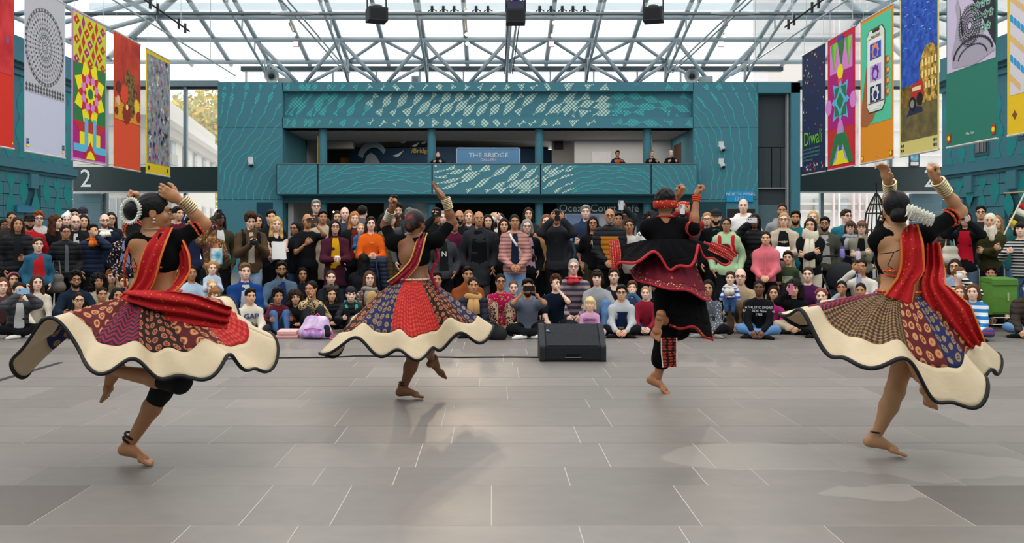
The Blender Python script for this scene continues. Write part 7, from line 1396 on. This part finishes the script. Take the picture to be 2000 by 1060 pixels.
# ================================================================= things on the floor and among the crowd
def flD(y): return CH * F / (y - VY)
D = flD(706); sp = thing('stage_monitor', 'black wedge stage monitor on the floor before the seated boy in grey hoodie', 'loudspeaker', (PX(1119, D), D, 0))
def wedge(prof, w0, w1, name, m, parent, bev=.012):
    n = len(prof); g = G(); V = [(x, y, z) for x in (w0, w1) for y, z in prof]; g.add(V, [np.array([[i, (i + 1) % n, n + (i + 1) % n, n + i] for i in range(n)])]); g.poly(V[:n][::-1]); g.poly(V[n:]); o = g.obj(name, m, parent)
    b = o.modifiers.new('bevel', 'BEVEL'); b.width = bev; b.segments = 2; return o
m_sp = mat('#15161a', .6, bump=.3, sc=6); pf = [(0, .0), (-.012, .02), (0, .165), (.27, .385), (.40, .36), (.44, .0)]
wedge(pf, -.31, .31, 'cabinet', m_sp, sp)
for s in (-1, 1): wedge([(-.012, 0), (-.018, .17), (.265, .40), (.42, .375), (.45, 0)], s * .335 - .03, s * .335 + .03, 'side_cheek', mat('#26282c', .55), sp, .02)
g = G(); g.add([(-.29, -.004, .18), (.29, -.004, .18), (.29, .257, .393), (-.29, .257, .393)], np.array([[0, 1, 2, 3]])); g.obj('grille', mat('#24282e', .75, pat='spots', col2='#14161a', sc=90), sp)
o = G().lathe([(0, 0), (.022, 0), (.022, .004)], 16).xf(Matrix.Translation((-.255, .165, .322)) @ Matrix.Rotation(.69, 4, 'X')).obj('badge_disc', mat('#2c3a66', .4), sp)
text('badge_lettering', 'IO', .028, (-.268, .160, .3265), mat('#e8ecf0', .5), sp, rot=(.69, 0, 0), ext=.001)
G().box((-.09, -.02, .045), (.09, -.008, .052)).obj('handle_lip', mat('#8a8c90', .4), sp); G().box((-.075, -.016, .052), (.075, -.0, .085)).obj('handle_recess', mat('#050506', .9), sp)
tr_ = thing('floor_cable', 'thin black cable running across the floor to the stage monitor', 'cable'); pts = [(1062, 699), (1000, 698), (900, 699), (800, 697), (700, 696), (640, 699), (520, 700), (400, 703), (200, 702)]
G().tube([(PX(x, flD(y)), flD(y), .008) for x, y in pts], .008, 6).obj('cable_jacket', m_black, tr_)
tc = thing('cable_cover', 'dark flat cable cover angled across the floor behind the dancer in capri leggings', 'cable cover'); a, b = np.array(P(-40, 754, flD(754))), np.array(P(118, 708, flD(708))); d = norm(b - a); nrm = np.array((-d[1], d[0], 0)) * .035
G().add([a + nrm, b + nrm, b - nrm, a - nrm] + [p + np.array((0, 0, .006)) for p in (a + nrm * .7, b + nrm * .7, b - nrm * .7, a - nrm * .7)], [np.array([[4, 7, 6, 5], [0, 4, 5, 1], [3, 2, 6, 7]])]).obj('rubber_strip', mat('#2c2d2f', .8), tc)
# purple tie-dye rucksack and pink bag
D = 11.72; bp = thing('school_rucksack', 'pink and purple tie-dye rucksack lying beside the boy in beanie', 'rucksack', (PX(615, D), D, 0), -.15)
ob(bp, 'rucksack_body', [rc((-.13, .02, .09), (.13, .02, .09), .10, k=.06), rc((-.09, .08, .22), (.09, .08, .22), .085, .08, k=.08), el((0, .05, -.29), (.6, .6, .29), sub=True, k=.01)], .017, mat('#b59ac8', .8, pat='blotch', col2='#e4c8dc', sc=9))
ob(bp, 'front_pocket', [rc((-.10, -.06, .07), (.10, -.06, .07), .055, k=.02)], .016, mat('#8a5aa8', .8, pat='blotch', col2='#c89ad0', sc=14)); G().tube([(-.12, -.08, .13), (0, -.09, .15), (.12, -.08, .13)], .006, 5).obj('zip', mat('#d04a8a', .6), bp)
ob(bp, 'side_pocket', [rc((.19, -.04, .07), (.17, -.02, .15), .045, k=.02)], .016, mat('#15151a', .8)); ribbon('shoulder_strap', [(.18, .05, .18), (.25, .0, .07), (.24, -.06, .01), (.36, -.08, .006)], [.04, .04, .035, .03], (0, 1, .2), mat('#d84a90', .7), bp, .002, 2)
G().tube([(-.04, .1, .29), (0, .1, .33), (.04, .1, .29)], .009, 6).obj('carry_loop', mat('#d84a90', .7), bp)
D = 11.85; pb = thing('folded_bag', 'pale pink folded bag lying flat beside the tie-dye rucksack', 'bag', (PX(564, D), D, 0)); 
for i, (z0, z1, sh) in enumerate(((0, .05, 0), (.05, .11, .02))): wedge([(-.12, z0), (-.13, z1 - .01), (.12, z1), (.13, z0)], -.15 + sh, .15 - sh, 'bag_fold', mat('#e3a4a4' if i == 0 else '#efbcb8', .8), pb, .012)
D = 11.8; bl_ = thing('blue_leaflet', 'blue leaflet on the floor beside the pink folded bag', 'leaflet', (PX(537, D), D, 0)); G().box((-.10, -.06, 0), (.08, .06, .004)).obj('cover', mat('#2f7fb8', .6, pat='blotch', col2='#5aa8d8', sc=12), bl_); G().box((-.095, -.055, .004), (.03, .05, .006)).obj('page', mat('#3f8fc8', .6), bl_)
D = 11.6; kb = thing('black_rucksack', 'black rucksack on the floor before the woman in camel scarf', 'rucksack', (PX(966, D), D, 0)); ob(kb, 'rucksack_body', [rc((-.05, .05, .12), (.06, .03, .07), .12, .11, k=.05), el((0, .05, -.29), (.6, .6, .29), sub=True, k=.01)], .017, mat('#1b1c20', .8, bump=.3)); G().tube([(-.1, -.03, .2), (-.03, -.06, .24), (.05, -.05, .19)], .012, 6).obj('carry_loop', mat('#101114', .7), kb)
D = 11.35; cn = thing('drinks_can', 'red drinks can standing behind the stage monitor', 'can', (PX(1107, D), D, 0)); G().lathe([(0, 0), (.027, 0), (.033, .008), (.033, .11), (.028, .12), (0, .12)], 18).obj('can_wall', mat('#c41f26', .35, pat='blotch', col2='#e8e4e0', sc=26, thr=.62), cn, True); G().lathe([(0, .1215), (.027, .1215), (.029, .117)], 18).obj('can_lid', SILV, cn, True)
# pushchair
D = 13.9; pc = thing('pushchair', 'black pushchair with a folded hood beside the khaki jacket woman', 'pushchair', (PX(1655, D), D, 0), .15)
g = G(); a = np.linspace(.15, math.pi - .15, 14); n = 9; V = []
for i in range(n):
    e = math.radians(-10 + 120 * i / (n - 1))
    for t_ in a: V.append((.29 * math.cos(t_), .14 - .28 * math.sin(t_) * math.cos(e), .60 + .36 * math.sin(t_) * math.sin(e)))
g.add(V, [np.array([[i * 14 + j, i * 14 + j + 1, (i + 1) * 14 + j + 1, (i + 1) * 14 + j] for i in range(n - 1) for j in range(13)])]).obj('hood', mat('#1a1b1f', .8), pc, True)
ob(pc, 'seat', [rc((-.18, .05, .42), (.18, .05, .42), .12, k=.04), rc((-.17, .18, .7), (.17, .18, .7), .08, k=.04)], .025, mat('#232429', .85))
for sx_ in (-.32, .32):
    G().tube([(sx_, .35, 1.02), (sx_, .2, .75), (sx_, -.25, .25)], .014, 7).obj('frame_tube', mat('#2b2c30', .4), pc); G().tube([(sx_, .05, .5), (sx_, .32, .14)], .014, 7).obj('frame_tube', mat('#2b2c30', .4), pc)
    for y in (-.27, .32): G().lathe([(.10, -.02), (.12, -.01), (.12, .01), (.10, .02), (.02, .015)], 18).xf(Matrix.Translation((sx_, y, .12)) @ Matrix.Rotation(math.pi / 2, 4, 'Y')).obj('wheel', m_black, pc, True)
G().tube([(-.32, .35, 1.02), (-.15, .38, 1.05), (.15, .38, 1.05), (.32, .35, 1.02)], .018, 7).obj('handlebar', m_black, pc)
D = 13.7
for x, y, col, lab in ((1645, 492, '#8a7ac8', 'purple drinks bottle on the pushchair'), (1676, 496, '#d8c4d0', 'pale pink drinks bottle on the pushchair')):
    t = thing('drinks_bottle', lab, 'bottle', P(x, y + 12, D)); G().lathe([(0, 0), (.035, 0), (.038, .02), (.036, .13), (.022, .15)], 16).obj('bottle_wall', mat(col, .35), t, True); G().lathe([(.024, .145), (.024, .18), (0, .185)], 14).obj('bottle_cap', mat('#4a4068', .5), t, True)
# shopping trolley
D = 12.75; st_ = thing('shopping_trolley', 'green shopping trolley bag on a wire frame', 'trolley', (PX(1949, D), D, 0), .1)
wedge([(-.14, .24), (-.15, .5), (-.14, .72), (.12, .74), (.13, .24)], -.19, .19, 'trolley_bag', mat('#5a8a34', .75, bump=.3), st_, .04); wedge([(-.165, .66), (-.155, .76), (.135, .78), (.135, .72), (-.14, .70)], -.20, .20, 'flap', mat('#4f7d2e', .75), st_, .015)
G().tube([(.05, -.15, .56), (.05, -.155, .44)], .014, 6).obj('tassel', mat('#a8b48a', .8), st_); g = G()
for x in (-.2, .2): g.tube([(x, .13, .9), (x, .12, .1), (x, -.16, .1), (x, -.16, .2)], .008, 6)
g.tube([(-.2, -.16, .2), (.2, -.16, .2)], .008, 6); g.tube([(-.2, -.16, .1), (.2, -.16, .1)], .008, 6); g.obj('wire_frame', SILV, st_)
for x in (-.22, .22): G().lathe([(.06, -.015), (.075, 0), (.06, .015), (.01, .012)], 16).xf(Matrix.Translation((x, .1, .076)) @ Matrix.Rotation(math.pi / 2, 4, 'Y')).obj('wheel', m_black, st_, True)
# flag, board, cage
D = 13.6; fg = thing('hand_flag', 'striped hand flag on a pale pole beside the striped-top woman', 'flag'); a, b = np.array(P(1961, 458, D)), np.array(P(2004, 372, D)); G().tube([a, b], .012, 6).obj('flag_pole', mat('#d9cfae', .6), fg)
for i, cc in enumerate(('#c02a2a', '#e8e4d8', '#2c3c2c', '#d8c030')): p = a + (b - a) * (.62 - .13 * i); q = a + (b - a) * (.75 - .13 * i); e = np.array((.32, .05, -.12)); grid_uv('flag_stripe', np.array([[p + e * u + np.array((0, .03 * math.sin(5 * u), 0)) for u in np.linspace(0, 1, 8)], [q + e * u + np.array((0, .03 * math.sin(5 * u), 0)) for u in np.linspace(0, 1, 8)]]), np.zeros((2, 8)), np.zeros((2, 8)), mat(cc, .8), fg, .002)
st2 = thing('wooden_stick', 'thin wooden stick held above the striped-top woman', 'stick'); G().tube([P(1962, 377, 13.9), P(2010, 374, 13.9)], .011, 6).obj('stick_shaft', mat('#b98a58', .7), st2); G().ell(P(1962, 377, 13.9), (.016, .016, .016), 8, 6).obj('stick_end', mat('#a87a48', .7), st2)
bd = thing('navy_board', 'navy board lettered AN behind the man in maroon', 'sign board', (PX(366, 16.5), 16.5, 0)); G().box((-.16, 0, .9), (.18, .03, PZ(402, 16.5))).obj('board_panel', mat('#1c2a52', .6), bd); text('board_lettering', 'AN', .15, (.04, -.005, PZ(424, 16.5)), m_white, bd); G().box((-.02, .0, 0), (.02, .04, .95)).obj('board_post', m_grey, bd); G().box((-.2, -.15, 0), (.2, .2, .02)).obj('board_foot', m_grey, bd)
cg = thing('iron_cage', 'black iron domed cage standing outside the crowd behind the khaki jacket woman', 'cage', (PX(1712, 26), 26, 0)); zt = PZ(377, 26)
for k in range(16): t_ = 2 * math.pi * k / 16; G().tube([(r * math.cos(t_), r * math.sin(t_), z) for r, z in ((.03, zt), (.16, zt - .25), (.30, zt - .6), (.36, zt - 1.1), (.36, 0))], .014, 5).obj('cage_bar', mat('#20221c', .5), cg)
for r, z in ((.30, zt - .6), (.36, zt - 1.1), (.2, zt - .33), (.36, .4)): G().tube([(r * math.cos(t_), r * math.sin(t_), z) for t_ in np.linspace(0, 2 * math.pi, 25)], .016, 5, cap=False).obj('cage_ring', mat('#4a4420', .5), cg)
G().tube([(0, 0, zt), (0, 0, zt + .3)], .02, 6).obj('finial', m_black, cg)
# garment over the orange jumper woman's hands, shoulder bags
D = 14.07; jk = thing('draped_jacket', 'navy quilted jacket draped over hands of the orange jumper woman', 'jacket', (PX(733, D), D, 0)); ob(jk, 'jacket_cloth', [rc((-.12, -.02, .98), (.14, -.02, .98), .07, k=.05), rc((-.06, -.02, .95), (-.04, .0, .62), .08, .07, k=.05), rc((.12, -.02, .95), (.16, 0, .55), .08, .07, k=.05)], .02, mat('#232c42', .6, pat='puffer', sc=15)); G().tube([(.02, -.1, .98), (.05, -.11, .8), (.07, -.1, .62)], .012, 6).obj('zip_edge', mat('#3a4460', .5), jk)
for x, y, D, col, lab in ((1856, 497, 13.62, '#cfc6b4', 'cream shoulder bag beside the leather jacket woman'), (109, 552, 13.28, '#6a625c', 'taupe tote bag hanging beside the girl in long black padded coat')):
    p = P(x, y, D); z0 = max(p[2] - .17, .0); t = thing('shoulder_bag', lab, 'bag', (p[0], D, z0)); ob(t, 'bag_body', [rc((-.06, 0, .1), (.06, 0, .1), .09, k=.05), rc((-.05, 0, .24), (.05, 0, .24), .07, k=.05)], .02, mat(col, .8, bump=.3)); G().tube([(-.08, 0, .27), (-.04, .02, .5), (.04, .02, .5), (.08, 0, .27)], .011, 6).obj('bag_handle', mat(col, .7), t)
